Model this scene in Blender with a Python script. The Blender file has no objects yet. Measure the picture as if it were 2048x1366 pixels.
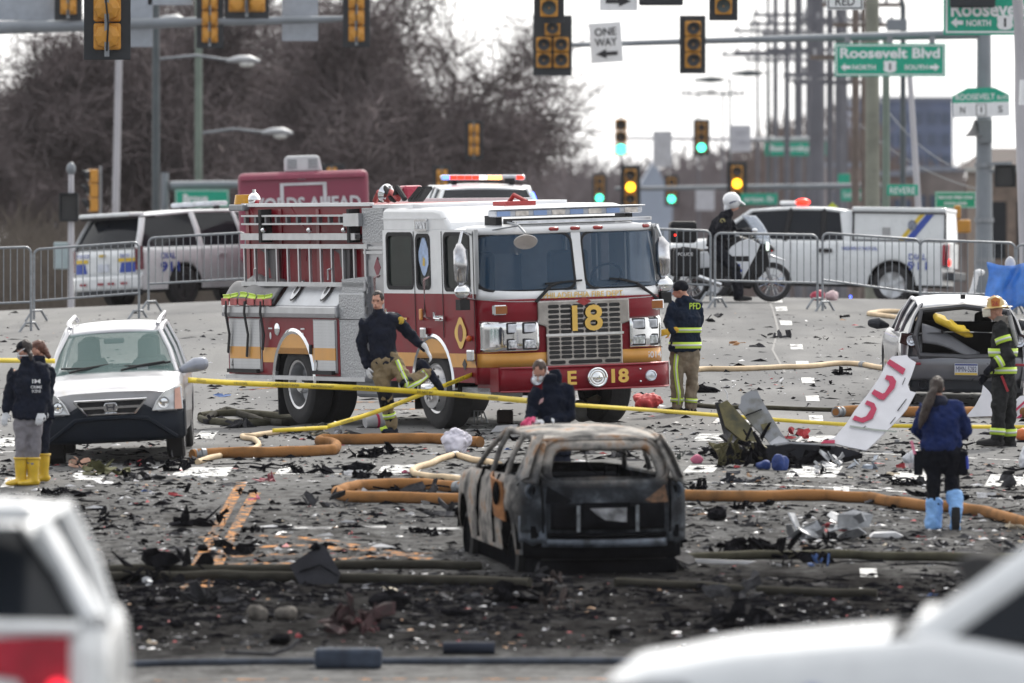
import bpy, bmesh, math, random
from mathutils import Vector, Matrix, noise
C = bpy.context.scene.collection
SC = bpy.context.scene
PI = math.pi
R = math.radians
RNG = random.Random(7)
V = Vector

# ------------------------------------------------------------------ camera
F = 22755.0                                   # focal length in photograph pixels (400 mm on 36 mm, 2048 px)
cam_d = bpy.data.cameras.new('camera')
cam = bpy.data.objects.new('camera', cam_d); C.objects.link(cam)
cam_d.lens = 400; cam_d.sensor_width = 36; cam_d.sensor_fit = 'HORIZONTAL'
cam_d.shift_y = -283 / 2048
cam_d.clip_start = 1; cam_d.clip_end = 6000
cam_d.dof.use_dof = True; cam_d.dof.focus_distance = 158; cam_d.dof.aperture_fstop = 3.2
cam_d.dof.aperture_blades = 0
cam.rotation_euler = (PI/2, 0, 0)
SC.camera = cam

# ------------------------------------------------------------------ light
SUN_EL, SUN_AZ = 42, 18                       # azimuth measured from +Y towards +X
world = bpy.data.worlds.new('World'); SC.world = world; world.use_nodes = True
nt = world.node_tree; nt.nodes.clear()
wo = nt.nodes.new('ShaderNodeOutputWorld'); bg = nt.nodes.new('ShaderNodeBackground')
sky = nt.nodes.new('ShaderNodeTexSky'); sky.sky_type = 'NISHITA'; sky.sun_disc = False
sky.sun_elevation = R(SUN_EL); sky.sun_rotation = R(SUN_AZ)
sky.air_density = 1.0; sky.dust_density = 2.5; sky.ozone_density = 1.0
tc = nt.nodes.new('ShaderNodeTexCoord'); mp = nt.nodes.new('ShaderNodeMapping'); mp.inputs['Scale'].default_value = (1, 1, 3)
cn = nt.nodes.new('ShaderNodeTexNoise'); cn.inputs['Scale'].default_value = 2.2; cn.inputs['Detail'].default_value = 5
dp = nt.nodes.new('ShaderNodeVectorMath'); dp.operation = 'DOT_PRODUCT'; dp.inputs[1].default_value = (math.sin(R(SUN_AZ))*.9, math.cos(R(SUN_AZ))*.9, .35)
ad = nt.nodes.new('ShaderNodeMath'); ad.operation = 'MULTIPLY_ADD'; ad.inputs[1].default_value = .6      # patchy edge of the cloud sheet
cr = nt.nodes.new('ShaderNodeMapRange'); cr.interpolation_type = 'SMOOTHSTEP'
cr.inputs[1].default_value = -.15; cr.inputs[2].default_value = .85; cr.inputs[3].default_value = .44; cr.inputs[4].default_value = .95
mx = nt.nodes.new('ShaderNodeMix'); mx.data_type = 'RGBA'
mx.inputs[7].default_value = (14.5, 14.4, 14.2, 1)      # thin bright cloud in front of the sun
nt.links.new(tc.outputs['Generated'], mp.inputs['Vector']); nt.links.new(mp.outputs['Vector'], cn.inputs['Vector'])
nt.links.new(tc.outputs['Generated'], dp.inputs[0]); nt.links.new(cn.outputs['Fac'], ad.inputs[0]); nt.links.new(dp.outputs['Value'], ad.inputs[2])
nt.links.new(ad.outputs[0], cr.inputs[0]); nt.links.new(cr.outputs[0], mx.inputs[0])
nt.links.new(sky.outputs['Color'], mx.inputs[6]); nt.links.new(mx.outputs[2], bg.inputs['Color'])
bg.inputs['Strength'].default_value = 0.10
nt.links.new(bg.outputs['Background'], wo.inputs['Surface'])
sun_d = bpy.data.lights.new('sun', 'SUN'); sun = bpy.data.objects.new('sun', sun_d); C.objects.link(sun)
sun_d.energy = 3.4; sun_d.angle = R(4); sun_d.color = (1, .95, .87)
sd = V((math.sin(R(SUN_AZ))*math.cos(R(SUN_EL)), math.cos(R(SUN_AZ))*math.cos(R(SUN_EL)), math.sin(R(SUN_EL))))
sun.rotation_euler = sd.to_track_quat('Z', 'Y').to_euler()
SC.view_settings.view_transform = 'Standard'; SC.view_settings.look = 'None'
SC.view_settings.exposure = 0.25; SC.view_settings.gamma = 1; SC.view_settings.use_curve_mapping = False
SC.render.engine = 'CYCLES'
SC.cycles.max_bounces = 6; SC.cycles.diffuse_bounces = 3; SC.cycles.glossy_bounces = 3
SC.cycles.transmission_bounces = 4; SC.cycles.transparent_max_bounces = 8; SC.cycles.volume_bounces = 0
SC.cycles.use_denoising = True; SC.cycles.caustics_reflective = False; SC.cycles.caustics_refractive = False

# ------------------------------------------------------------------ ground shape and pixel helpers
PROF = [(-60, 2.0), (20, 2.0), (45, 2.9), (58, 3.3), (75, 4.0), (92, 4.45), (105.3, 4.47), (121.7, 3.98), (127.8, 3.70), (144, 3.12), (153.7, 2.84),
  (175, 2.24), (190, 1.84), (200, 1.73), (210, 1.76), (227, 2.0), (250, 2.38), (300, 3.2), (400, 4.6), (600, 6.0), (1600, 6.0)]
def prof(Y):
 P = PROF
 if Y <= P[0][0]: return P[0][1]
 for i in range(len(P)-1):
  if Y <= P[i+1][0]:
   x0, y0 = P[i]; x1, y1 = P[i+1]; h = x1-x0; t = (Y-x0)/h
   d = (y1-y0)/h
   m0 = d if i == 0 else .5*(d+(y0-P[i-1][1])/(x0-P[i-1][0]))
   m1 = d if i == len(P)-2 else .5*(d+(P[i+2][1]-y1)/(P[i+2][0]-x1))
   return (2*t**3-3*t*t+1)*y0+(t**3-2*t*t+t)*h*m0+(-2*t**3+3*t*t)*y1+(t**3-t*t)*h*m1
 return P[-1][1]
def G(X, Y):
 a = -X-3.2; l = .045*(a+math.sqrt(a*a+.6))*.5 if a < 14 else .045*14
 b = X-3; r = .018*(b+math.sqrt(b*b+.6))*.5 if b < 14 else .018*14
 d = .30*math.exp(-((X+4.5)/5)**2-((Y-158)/7.5)**2)
 return -prof(Y)-l-r-d
def pt(px, py, Y): return V(((px-1024)*Y/F, Y, -(py-400)*Y/F))
def px2x(px, Y): return (px-1024)*Y/F
def gp(px, py, lo=96, hi=205):
 """the point of the ground seen at a pixel of the photograph"""
 def f(Y): X = px2x(px, Y); return 400-G(X, Y)*F/Y-py
 if f(hi) > 0: hi = 205
 for _ in range(40):
  m = .5*(lo+hi)
  if f(m) > 0: lo = m
  else: hi = m
 return V((px2x(px, lo), lo, G(px2x(px, lo), lo)))
def on(X, Y, dz=0): return V((X, Y, G(X, Y)+dz))

# ------------------------------------------------------------------ materials
MATS = {}
def mat(name, col, rough=.5, metal=0, var=.12, ns=6, bump=0, bs=40, coat=0, emit=0, spec=.5, col2=None, trans=0, alpha=1, c2pos=(.45, .6), det=4):
 if name in MATS: return MATS[name]
 m = bpy.data.materials.new(name); m.use_nodes = True; N = m.node_tree; b = N.nodes['Principled BSDF']
 col = tuple(col)+(1,)
 b.inputs['Roughness'].default_value = rough; b.inputs['Metallic'].default_value = metal
 b.inputs['Coat Weight'].default_value = coat; b.inputs['Specular IOR Level'].default_value = spec
 b.inputs['Transmission Weight'].default_value = trans; b.inputs['Alpha'].default_value = alpha
 if coat: b.inputs['Coat Roughness'].default_value = .06
 if var or col2:
  t = N.nodes.new('ShaderNodeTexCoord'); n = N.nodes.new('ShaderNodeTexNoise')
  n.inputs['Scale'].default_value = ns; n.inputs['Detail'].default_value = det
  N.links.new(t.outputs['Object'], n.inputs['Vector'])
  r = N.nodes.new('ShaderNodeValToRGB'); e = r.color_ramp.elements
  if col2:
   e[0].position, e[1].position = c2pos; e[0].color = col; e[1].color = tuple(col2)+(1,)
  else:
   e[0].position, e[1].position = .3, .7
   e[0].color = tuple(c*(1-var) for c in col[:3])+(1,); e[1].color = tuple(min(1, c*(1+var)) for c in col[:3])+(1,)
  N.links.new(n.outputs['Fac'], r.inputs['Fac']); N.links.new(r.outputs['Color'], b.inputs['Base Color'])
  if rough > .12:
   mr = N.nodes.new('ShaderNodeMapRange'); mr.inputs['To Min'].default_value = max(0, rough-.08); mr.inputs['To Max'].default_value = min(1, rough+.1)
   N.links.new(n.outputs['Fac'], mr.inputs['Value']); N.links.new(mr.outputs['Result'], b.inputs['Roughness'])
  if bump:
   n2 = N.nodes.new('ShaderNodeTexNoise'); n2.inputs['Scale'].default_value = bs; n2.inputs['Detail'].default_value = 4
   N.links.new(t.outputs['Object'], n2.inputs['Vector'])
   bp = N.nodes.new('ShaderNodeBump'); bp.inputs['Strength'].default_value = bump; bp.inputs['Distance'].default_value = .02
   N.links.new(n2.outputs['Fac'], bp.inputs['Height']); N.links.new(bp.outputs['Normal'], b.inputs['Normal'])
 else: b.inputs['Base Color'].default_value = col
 if emit:
  b.inputs['Emission Color'].default_value = col; b.inputs['Emission Strength'].default_value = emit
 MATS[name] = m; return m
WHITE = mat('white_paint', (.70, .72, .74), .28, var=.04, coat=.5)
RED = mat('engine_red', (.19, .003, .012), .4, var=.12, ns=2.5, coat=.08, spec=.2)
SILVER = mat('silver_paint', (.50, .50, .53), .3, .35, var=.04, coat=.5)
DKPLAST = mat('dark_plastic', (.018, .022, .03), .55, var=.15)
BLACK = mat('black_rubber', (.012, .012, .014), .8, var=.25, bump=.2)
TYRE = mat('tyre_rubber', (.02, .02, .022), .85, var=.25, ns=12, bump=.3)
CHROME = mat('chrome', (.75, .76, .78), .1, 1, var=.06, ns=9)
ALU = mat('brushed_aluminium', (.47, .48, .5), .38, .8, var=.12, ns=4)
STEEL = mat('galvanised_steel', (.24, .255, .275), .5, .55, var=.18, ns=14)
GLASSD = mat('tinted_glass', (.010, .013, .018), .08, var=.05, spec=.22)
LIME = mat('lime_tape', (.50, .70, .06), .45, var=.12)
REFL = mat('silver_tape', (.55, .57, .55), .35, .2, var=.08)
GOLD = mat('gold_leaf', (.72, .46, .10), .4, .1, var=.1)
ORSTRIPE = mat('orange_stripe', (.62, .30, .06), .4, var=.06)
SIGNG = mat('sign_green', (0, .33, .21), .45, var=.08)
SIGNW = mat('sign_white', (.75, .76, .78), .45, var=.05)
INK = mat('black_ink', (.015, .015, .02), .5, var=.1)
SIGY = mat('signal_yellow', (.52, .24, .03), .5, var=.1)
BACKP = mat('signal_backplate', (.014, .017, .022), .55, var=.2)
BLUEP = mat('police_blue', (.03, .07, .36), .4, var=.06)
YELP = mat('police_yellow', (.65, .45, .03), .4, var=.06)
SKIN = mat('skin', (.48, .25, .18), .55, var=.1, ns=20)
NAVY = mat('navy_cloth', (.008, .011, .022), .85, spec=.15, var=.25, ns=10, bump=.35, bs=25)
NAVYB = mat('navy_sweatshirt', (.009, .020, .085), .85, spec=.15, var=.2, ns=10, bump=.3, bs=30)
BLKC = mat('black_cloth', (.007, .008, .013), .85, spec=.15, var=.25, ns=10, bump=.3, bs=25)
TAN = mat('tan_bunker_cloth', (.215, .165, .10), .85, spec=.15, var=.2, ns=9, bump=.4, bs=25)
BUNKB = mat('black_bunker_cloth', (.022, .023, .024), .85, spec=.15, var=.3, ns=9, bump=.4, bs=25)
GREYC = mat('grey_trouser_cloth', (.20, .19, .21), .85, var=.15, ns=9, bump=.35, bs=25)
HAIR = mat('dark_hair', (.018, .011, .009), .55, var=.4, ns=60, bump=.5, bs=120)
GLOVEW = mat('white_glove', (.62, .63, .66), .6, var=.08)
DGLASS = mat('clear_glass', (.82, .92, .90), .03, var=0, trans=1)

def em(name, col, s): return mat(name, col, .4, var=0, emit=s)

# ------------------------------------------------------------------ mesh builder
def fr(d, ref=V((1, 0, 0))):
 d = d.normalized(); s = ref-d*ref.dot(d)
 if s.length < .05: s = V((0, 0, 1))-d*d.z
 if s.length < .05: s = V((0, 1, 0))-d*d.y
 s.normalize(); return s, d.cross(s)
class MB:
 def __init__(s): s.v = []; s.f = []; s.mi = []; s.m = 0
 def face(s, idx): s.f.append(tuple(idx)); s.mi.append(s.m)
 def pts(s, P): b = len(s.v); s.v.extend([tuple(p) for p in P]); return b
 def hexa(s, P):
  b = s.pts(P)
  for q in ((0, 3, 2, 1), (4, 5, 6, 7), (0, 1, 5, 4), (1, 2, 6, 5), (2, 3, 7, 6), (3, 0, 4, 7)): s.face([b+i for i in q])
  return s
 def box(s, c, d, M=None):
  c = V(c); x, y, z = d[0]/2, d[1]/2, d[2]/2
  P = [V(p) for p in ((-x, -y, -z), (x, -y, -z), (x, y, -z), (-x, y, -z), (-x, -y, z), (x, -y, z), (x, y, z), (-x, y, z))]
  if M is not None: P = [M @ p for p in P]
  return s.hexa([p+c for p in P])
 def bb(s, x0, x1, y0, y1, z0, z1): return s.box(((x0+x1)/2, (y0+y1)/2, (z0+z1)/2), (abs(x1-x0), abs(y1-y0), abs(z1-z0)))
 def bar(s, a, b, w, h=None, ref=V((0, 0, 1))):
  a, b = V(a), V(b); u, v = fr(b-a, ref); h = h or w; u = u*h/2; v = v*w/2
  return s.hexa([a-u-v, a+u-v, a+u+v, a-u+v, b-u-v, b+u-v, b+u+v, b-u+v])
 def prism(s, poly, a, b, ax='y'):
  """extrude a polygon along an axis; poly gives the two other coordinates in cyclic order of naming (y: x,z; x: y,z; z: x,y)"""
  def mk(p, t): return (p[0], t, p[1]) if ax == 'y' else ((t, p[0], p[1]) if ax == 'x' else (p[0], p[1], t))
  n = len(poly); k = s.pts([mk(p, a) for p in poly]+[mk(p, b) for p in poly])
  s.face([k+i for i in range(n)]); s.face([k+n+i for i in reversed(range(n))])
  for i in range(n): j = (i+1) % n; s.face([k+i, k+n+i, k+n+j, k+j])
  return s
 def chain(s, P, Rr, n=10, ref=V((1, 0, 0)), caps=True, dome=False):
  """a tube of elliptical rings through the points P; a radius is a number or (across ref, other way)"""
  P = [V(p) for p in P]; Rr = [(r, r) if not isinstance(r, (tuple, list)) else r for r in Rr]
  rings = []
  for i, p in enumerate(P):
   d = P[min(i+1, len(P)-1)]-P[max(i-1, 0)]
   u, v = fr(d, ref); rings.append((p, u, v, Rr[i]))
  if dome:
   for e in (0, -1):
    p, u, v, r = rings[e]; t = u.cross(v) * (-1 if e == 0 else 1); m = min(r)
    ex = [(p+t*m*.55, u, v, (r[0]*.8, r[1]*.8)), (p+t*m*.9, u, v, (r[0]*.4, r[1]*.4))]
    rings = (list(reversed(ex))+rings) if e == 0 else rings+ex
  base = []
  for p, u, v, r in rings:
   base.append(s.pts([p+u*(r[0]*math.cos(2*PI*k/n))+v*(r[1]*math.sin(2*PI*k/n)) for k in range(n)]))
  for a, b in zip(base, base[1:]):
   for k in range(n): j = (k+1) % n; s.face([a+k, a+j, b+j, b+k])
  if caps:
   s.face([base[0]+k for k in reversed(range(n))]); s.face([base[-1]+k for k in range(n)])
  return s
 def tube(s, P, r, n=8, ref=V((0, 0, 1))): return s.chain(P, [r]*len(P), n, ref)
 def cyl(s, a, b, r, n=16, r2=None): return s.chain([a, b], [r, r if r2 is None else r2], n, V((0, 0, 1)))
 def ell(s, c, r, n=14, m=9, M=None):
  c = V(c); r = (r, r, r) if not isinstance(r, (tuple, list)) else r; b0 = None; rows = []
  for i in range(m+1):
   t = PI*i/m; row = []
   for k in range(n):
    p = V((r[0]*math.sin(t)*math.cos(2*PI*k/n), r[1]*math.sin(t)*math.sin(2*PI*k/n), r[2]*math.cos(t)))
    row.append(c+(M @ p if M is not None else p))
   rows.append(s.pts(row))
  for a, b in zip(rows, rows[1:]):
   for k in range(n): j = (k+1) % n; s.face([a+k, b+k, b+j, a+j])
  return s
 def lathe(s, prof, c, ax, n=28):
  """prof: (distance along axis, radius)"""
  c = V(c); d = V(ax).normalized(); u, v = fr(d, V((0, 0, 1))); rows = []
  for t, r in prof: rows.append(s.pts([c+d*t+u*(r*math.cos(2*PI*k/n))+v*(r*math.sin(2*PI*k/n)) for k in range(n)]))
  for a, b in zip(rows, rows[1:]):
   for k in range(n): j = (k+1) % n; s.face([a+k, a+j, b+j, b+k])
  return s
 def grid(s, fn, nu, nv):
  b = s.pts([fn(i/nu, j/nv) for i in range(nu+1) for j in range(nv+1)])
  for i in range(nu):
   for j in range(nv):
    a = b+i*(nv+1)+j; s.face([a, a+1, a+nv+2, a+nv+1])
  return s
 def quad(s, *P): b = s.pts(P); s.face(range(b, b+len(P))); return s
 def build(s, name, m, parent=None, smooth=False, bevel=0, solid=0, sub=0, remesh=0, disp=0, dscale=.25, ang=38, seg=2, voff=None, clean=True):
  me = bpy.data.meshes.new(name); me.from_pydata(s.v, [], s.f)
  ms = m if isinstance(m, (list, tuple)) else [m]
  for q in ms: me.materials.append(q)
  if len(ms) > 1: me.polygons.foreach_set('material_index', s.mi)
  if clean:
   bm = bmesh.new(); bm.from_mesh(me); bmesh.ops.remove_doubles(bm, verts=bm.verts, dist=1e-5); bmesh.ops.recalc_face_normals(bm, faces=bm.faces); bm.to_mesh(me); bm.free()
  if smooth or remesh or sub:
   me.shade_smooth()
   if smooth and not remesh: me.set_sharp_from_angle(angle=R(ang))
  o = bpy.data.objects.new(name, me); C.objects.link(o)
  if parent is not None: o.parent = parent
  if solid: q = o.modifiers.new('solidify', 'SOLIDIFY'); q.thickness = abs(solid); q.offset = -1 if solid > 0 else 1
  if bevel: q = o.modifiers.new('bevel', 'BEVEL'); q.width = bevel; q.segments = seg; q.limit_method = 'ANGLE'; q.angle_limit = R(35)
  if remesh:
   q = o.modifiers.new('remesh', 'REMESH'); q.mode = 'VOXEL'; q.voxel_size = remesh; q.use_smooth_shade = True
   q = o.modifiers.new('smooth', 'SMOOTH'); q.factor = .5; q.iterations = 4
  if sub: q = o.modifiers.new('subsurf', 'SUBSURF'); q.levels = sub; q.render_levels = sub
  if disp:
   key = 'folds_%g' % dscale; tx = bpy.data.textures.get(key) or bpy.data.textures.new(key, 'CLOUDS'); tx.noise_scale = dscale; tx.noise_depth = 2
   q = o.modifiers.new('folds', 'DISPLACE'); q.texture = tx; q.strength = disp; q.mid_level = .5; q.texture_coords = 'LOCAL'
  return o
def thing(name, label, cat, loc=(0, 0, 0), rot=None, group=None):
 o = bpy.data.objects.new(name, None); C.objects.link(o); o.location = loc; o.empty_display_size = .3
 if rot is not None:
  if isinstance(rot, Matrix): o.rotation_euler = rot.to_euler()
  elif isinstance(rot, (tuple, list)): o.rotation_euler = rot
  else: o.rotation_euler = (0, 0, rot)
 return tag(o, label, cat, group)
def tag(o, label, cat, group=None):
 o['label'] = label; o['category'] = cat
 if group: o['group'] = group
 return o
def kind(o, k): o['kind'] = k; return o
def dup(o, parent=None, loc=None, rot=None, label=None, group=None):
 c = o.copy(); C.objects.link(c)
 if parent is not None: c.parent = parent
 if loc is not None: c.location = loc
 if rot is not None: c.rotation_euler = (0, 0, rot) if not isinstance(rot, (tuple, list)) else rot
 if label: c['label'] = label
 if group: c['group'] = group
 for ch in list(o.children): dup(ch, c)
 return c
def rotx(yaw, a):
 return Matrix.Rotation(yaw, 3, 'Z') @ a
def slope_rot(X, Y, heading, e=1.2):
 """rotation that sets local +x to a heading in the ground plane and z to the ground's normal"""
 h = V((math.cos(heading), math.sin(heading))); l = V((-h.y, h.x))
 fx = V((h.x*2*e, h.y*2*e, G(X+h.x*e, Y+h.y*e)-G(X-h.x*e, Y-h.y*e))).normalized()
 fy = V((l.x*2*e, l.y*2*e, G(X+l.x*e, Y+l.y*e)-G(X-l.x*e, Y-l.y*e))).normalized()
 n = fx.cross(fy).normalized(); fy = n.cross(fx)
 return Matrix((fx, fy, n)).transposed()
def text(parent, s, w, h, loc, xd, up, m, name='lettering', ext=.002, bold=.0):
 """flat lettering fitted to a width and cap height, centred on loc"""
 c = bpy.data.curves.new(name, 'FONT'); c.body = s; c.size = 1; c.align_x = 'LEFT'; c.offset = bold; c.extrude = 0
 c.resolution_u = 3
 o = bpy.data.objects.new(name, c); C.objects.link(o)
 bpy.context.view_layer.update()
 bbx = [V(b) for b in o.bound_box]; x0 = min(b.x for b in bbx); x1 = max(b.x for b in bbx); y0 = min(b.y for b in bbx); y1 = max(b.y for b in bbx)
 sx = w/max(x1-x0, 1e-3) if w else h/max(y1-y0, 1e-3); sy = h/max(y1-y0, 1e-3)
 xd = V(xd).normalized(); up = V(up); up = (up-xd*up.dot(xd)).normalized(); n = xd.cross(up)
 Mm = Matrix((xd*sx, up*sy, n)).transposed().to_4x4()
 me = bpy.data.meshes.new_from_object(o)
 me.transform(Matrix.Translation(V(loc)) @ Mm @ Matrix.Translation(V((-(x0+x1)/2, -(y0+y1)/2, 0))))
 bpy.data.objects.remove(o); bpy.data.curves.remove(c)
 me.name = name; me.materials.clear(); me.materials.append(m)
 o = bpy.data.objects.new(name, me); C.objects.link(o)
 if parent is not None: o.parent = parent
 return o
# ------------------------------------------------------------------ ground
def ground_material():
 m = bpy.data.materials.new('worn_asphalt'); m.use_nodes = True; N = m.node_tree; L = N.links; b = N.nodes['Principled BSDF']
 geo = N.nodes.new('ShaderNodeNewGeometry')
 def noise_(scale, det=5, mapping=None, rough=.55):
  n = N.nodes.new('ShaderNodeTexNoise'); n.inputs['Scale'].default_value = scale; n.inputs['Detail'].default_value = det; n.inputs['Roughness'].default_value = rough
  src = geo.outputs['Position']
  if mapping:
   p = N.nodes.new('ShaderNodeMapping'); p.inputs['Scale'].default_value = mapping; L.new(src, p.inputs['Vector']); src = p.outputs['Vector']
  L.new(src, n.inputs['Vector']); return n.outputs['Fac']
 def ramp(f, a, bb, c0, c1):
  r = N.nodes.new('ShaderNodeValToRGB'); r.color_ramp.elements[0].position = a; r.color_ramp.elements[1].position = bb
  r.color_ramp.elements[0].color = c0+(1,); r.color_ramp.elements[1].color = c1+(1,); L.new(f, r.inputs['Fac']); return r.outputs['Color']
 def mixc(f, a, bb):
  x = N.nodes.new('ShaderNodeMix'); x.data_type = 'RGBA'
  for s, q in ((0, f), (6, a), (7, bb)):
   if isinstance(q, tuple): x.inputs[s].default_value = q+(1,)
   elif isinstance(q, float): x.inputs[s].default_value = q
   else: L.new(q, x.inputs[s])
  return x.outputs[2]
 def math_(op, a, bb=None):
  x = N.nodes.new('ShaderNodeMath'); x.operation = op; x.use_clamp = op in ('MULTIPLY', 'ADD') and False
  for i, q in enumerate((a, bb)):
   if q is None: continue
   if isinstance(q, (int, float)): x.inputs[i].default_value = q
   else: L.new(q, x.inputs[i])
  return x.outputs[0]
 base = ramp(noise_(.35, 4, (1, .25, 1)), .35, .68, (.165, .166, .169), (.235, .234, .230))
 grain = ramp(noise_(38, 3), .3, .75, (.62, .62, .62), (1.15, 1.15, 1.15))
 x = N.nodes.new('ShaderNodeMix'); x.data_type = 'RGBA'; x.blend_type = 'MULTIPLY'; x.inputs[0].default_value = .8
 L.new(base, x.inputs[6]); L.new(grain, x.inputs[7]); col = x.outputs[2]
 # long tyre-polished streaks along the carriageway and paving seams
 st = ramp(noise_(1.0, 3, (1.3, .03, .03)), .42, .6, (0, 0, 0), (1, 1, 1))
 col = mixc(math_('MULTIPLY', st, .35), col, (.12, .12, .123))
 # soot and ash around the burnt car: a stain with a ragged edge
 sep = N.nodes.new('ShaderNodeSeparateXYZ'); L.new(geo.outputs['Position'], sep.inputs[0])
 def band(v, lo0, lo1, hi0, hi1):
  a = N.nodes.new('ShaderNodeMapRange'); a.interpolation_type = 'SMOOTHSTEP'; a.inputs[1].default_value = lo0; a.inputs[2].default_value = lo1; L.new(v, a.inputs[0])
  c = N.nodes.new('ShaderNodeMapRange'); c.interpolation_type = 'SMOOTHSTEP'; c.inputs[1].default_value = hi0; c.inputs[2].default_value = hi1; c.inputs[3].default_value = 1; c.inputs[4].default_value = 0; L.new(v, c.inputs[0])
  return math_('MULTIPLY', a.outputs[0], c.outputs[0])
 yy = math_('ADD', sep.outputs['Y'], math_('MULTIPLY', math_('SUBTRACT', noise_(.5, 5, (1, .6, 1), .7), .5), 9))
 core = band(yy, 108.5, 112, 120, 125)
 outer = band(yy, 104, 108, 128, 150)
 speck = ramp(noise_(5.5, 6, (1, .5, 1), .75), .44, .6, (0, 0, 0), (1, 1, 1))
 speck2 = ramp(noise_(1.5, 6, (1, .4, 1), .7), .48, .62, (0, 0, 0), (1, 1, 1))
 col = mixc(math_('MULTIPLY', math_('MULTIPLY', outer, speck), .78), col, (.035, .034, .034))
 col = mixc(math_('MULTIPLY', math_('MULTIPLY', outer, speck2), .6), col, (.05, .048, .046))
 col = mixc(math_('MULTIPLY', outer, .30), col, (.045, .044, .043))
 sp3 = ramp(noise_(3.5, 6, (1, .35, 1), .75), .38, .62, (.7, .7, .7), (1, 1, 1))
 col = mixc(math_('MULTIPLY', core, sp3), col, (.010, .0095, .0095))
 L.new(col, b.inputs['Base Color'])
 wet = ramp(noise_(.8, 3, (1, .3, 1)), .45, .7, (.95, .95, .95), (.7, .7, .7))
 L.new(wet, b.inputs['Roughness']); L.new(math_('MULTIPLY', math_('SUBTRACT', 1.0, outer), .10), b.inputs['Specular IOR Level'])
 bp = N.nodes.new('ShaderNodeBump'); bp.inputs['Strength'].default_value = .35; bp.inputs['Distance'].default_value = .012
 L.new(noise_(60, 4), bp.inputs['Height']); L.new(bp.outputs['Normal'], b.inputs['Normal'])
 return m
def build_ground():
 ys = [-60, -20, 10, 25, 35]+[40+1.5*i for i in range(27)]+[80+.75*i for i in range(230)]+[253+4*i for i in range(30)]+[380, 420, 500, 600, 900, 1500]
 xs = [-300, -120, -60, -30]+[-20+.8*i for i in range(51)]+[30, 60, 120, 300]
 mb = MB(); b = mb.pts([on(x, y) for y in ys for x in xs]); n = len(xs)
 for i in range(len(ys)-1):
  for j in range(n-1): a = b+i*n+j; mb.face((a, a+1, a+n+1, a+n))
 kind(mb.build('road', ground_material(), smooth=True, ang=90), 'structure')
build_ground()
def build_haze():
 m = bpy.data.materials.new('haze'); m.use_nodes = True; N = m.node_tree; N.nodes.clear(); o = N.nodes.new('ShaderNodeOutputMaterial'); v = N.nodes.new('ShaderNodeVolumePrincipled')
 v.inputs['Color'].default_value = (.93, .91, .95, 1); v.inputs['Density'].default_value = .00005; v.inputs['Anisotropy'].default_value = 0; N.links.new(v.outputs[0], o.inputs['Volume'])
 kind(MB().bb(-320, 320, -75, 1520, -9, 22).build('haze', m), 'stuff')
build_haze()
def worn(name, col, amt, road=(.17, .17, .172), sc=7):
 return mat(name, road, .9, spec=.03, var=.1, ns=sc, col2=col, c2pos=(amt, amt+.1), det=8)
WPAINT = worn('worn_white_marking', (.72, .72, .71), .42); WPAINT2 = worn('faded_white_marking', (.5, .5, .5), .5, sc=5)
YPAINT = worn('worn_yellow_marking', (.60, .27, .085), .50, road=(.09, .09, .09), sc=9); YPAINT2 = worn('faded_yellow_marking', (.55, .25, .085), .51, road=(.09, .09, .09), sc=8)
def bar_px(x0, x1, y0, y1, skew=0, m=WPAINT, name='crosswalk_bar'):
 A, B, D, E = gp(x0, y1), gp(x1, y1), gp(x1+skew, y0), gp(x0+skew, y0)
 mb = MB()
 def fn(u, v):
  p = A.lerp(B, u).lerp(E.lerp(D, u), v); return on(p.x, p.y, .004)
 mb.grid(fn, 4, 6); return kind(mb.build(name, m), 'structure')
def line_px(P, w, m=WPAINT, name='lane_marking', dz=.004):
 Q = [gp(*p) for p in P]; pts = []
 for a, b in zip(Q, Q[1:]):
  n = max(2, int((b-a).length/.6)); pts += [a.lerp(b, i/n) for i in range(n)]
 pts.append(Q[-1]); mb = MB(); rows = []
 for i, p in enumerate(pts):
  d = pts[min(i+1, len(pts)-1)]-pts[max(i-1, 0)]; s = V((-d.y, d.x, 0)).normalized()*w/2
  rows.append(mb.pts([on(p.x-s.x, p.y-s.y, dz), on(p.x+s.x, p.y+s.y, dz)]))
 for a, b in zip(rows, rows[1:]): mb.face((a, a+1, b+1, b))
 return kind(mb.build(name, m), 'structure')
for x, y in ((1554, 601.5), (1564, 618), (1573, 646), (1594, 694), (1606, 728), (1617, 761), (1626, 797), (1633, 837), (1684, 980), (1738, 1146)):
 s = (y-560)/200; bar_px(x-11-2*s, x+11+2*s, y-4-1.5*s, y+4+1.5*s, -2, WPAINT, 'lane_marking')
for b in ((343, 453, 935, 953), (549, 573, 933, 949), (137, 203, 946, 960), (0, 27, 956, 976), (754, 837, 930, 946), (960, 985, 929, 945), (1366, 1426, 931, 945),
   (1570, 1672, 933, 955), (1778, 1850, 944, 964), (1968, 2060, 949, 973), (389, 425, 862, 878), (-20, 27, 876, 894), (1425, 1510, 832, 846), (1590, 1720, 872, 884), (930, 1055, 850, 861), (1385, 1450, 868, 882)):
 bar_px(*b, skew=14)
for P in ([(560, 948), (1000, 951)], [(1385, 964), (1700, 977), (2060, 1001)], [(-20, 905), (60, 903), (150, 902)], [(1700, 905), (2060, 922)]): line_px(P, .11)
for P in ([(580, 1056), (664, 1056)], [(690, 1055), (772, 1055)], [(800, 1056), (832, 1056)], [(850, 1058), (925, 1058)]): line_px(P, .42, WPAINT2)
line_px([(484, 965), (440, 1047), (391, 1136), (370, 1180)], .13, YPAINT); line_px([(511, 985), (470, 1060), (430, 1136), (412, 1175)], .13, YPAINT)
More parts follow.
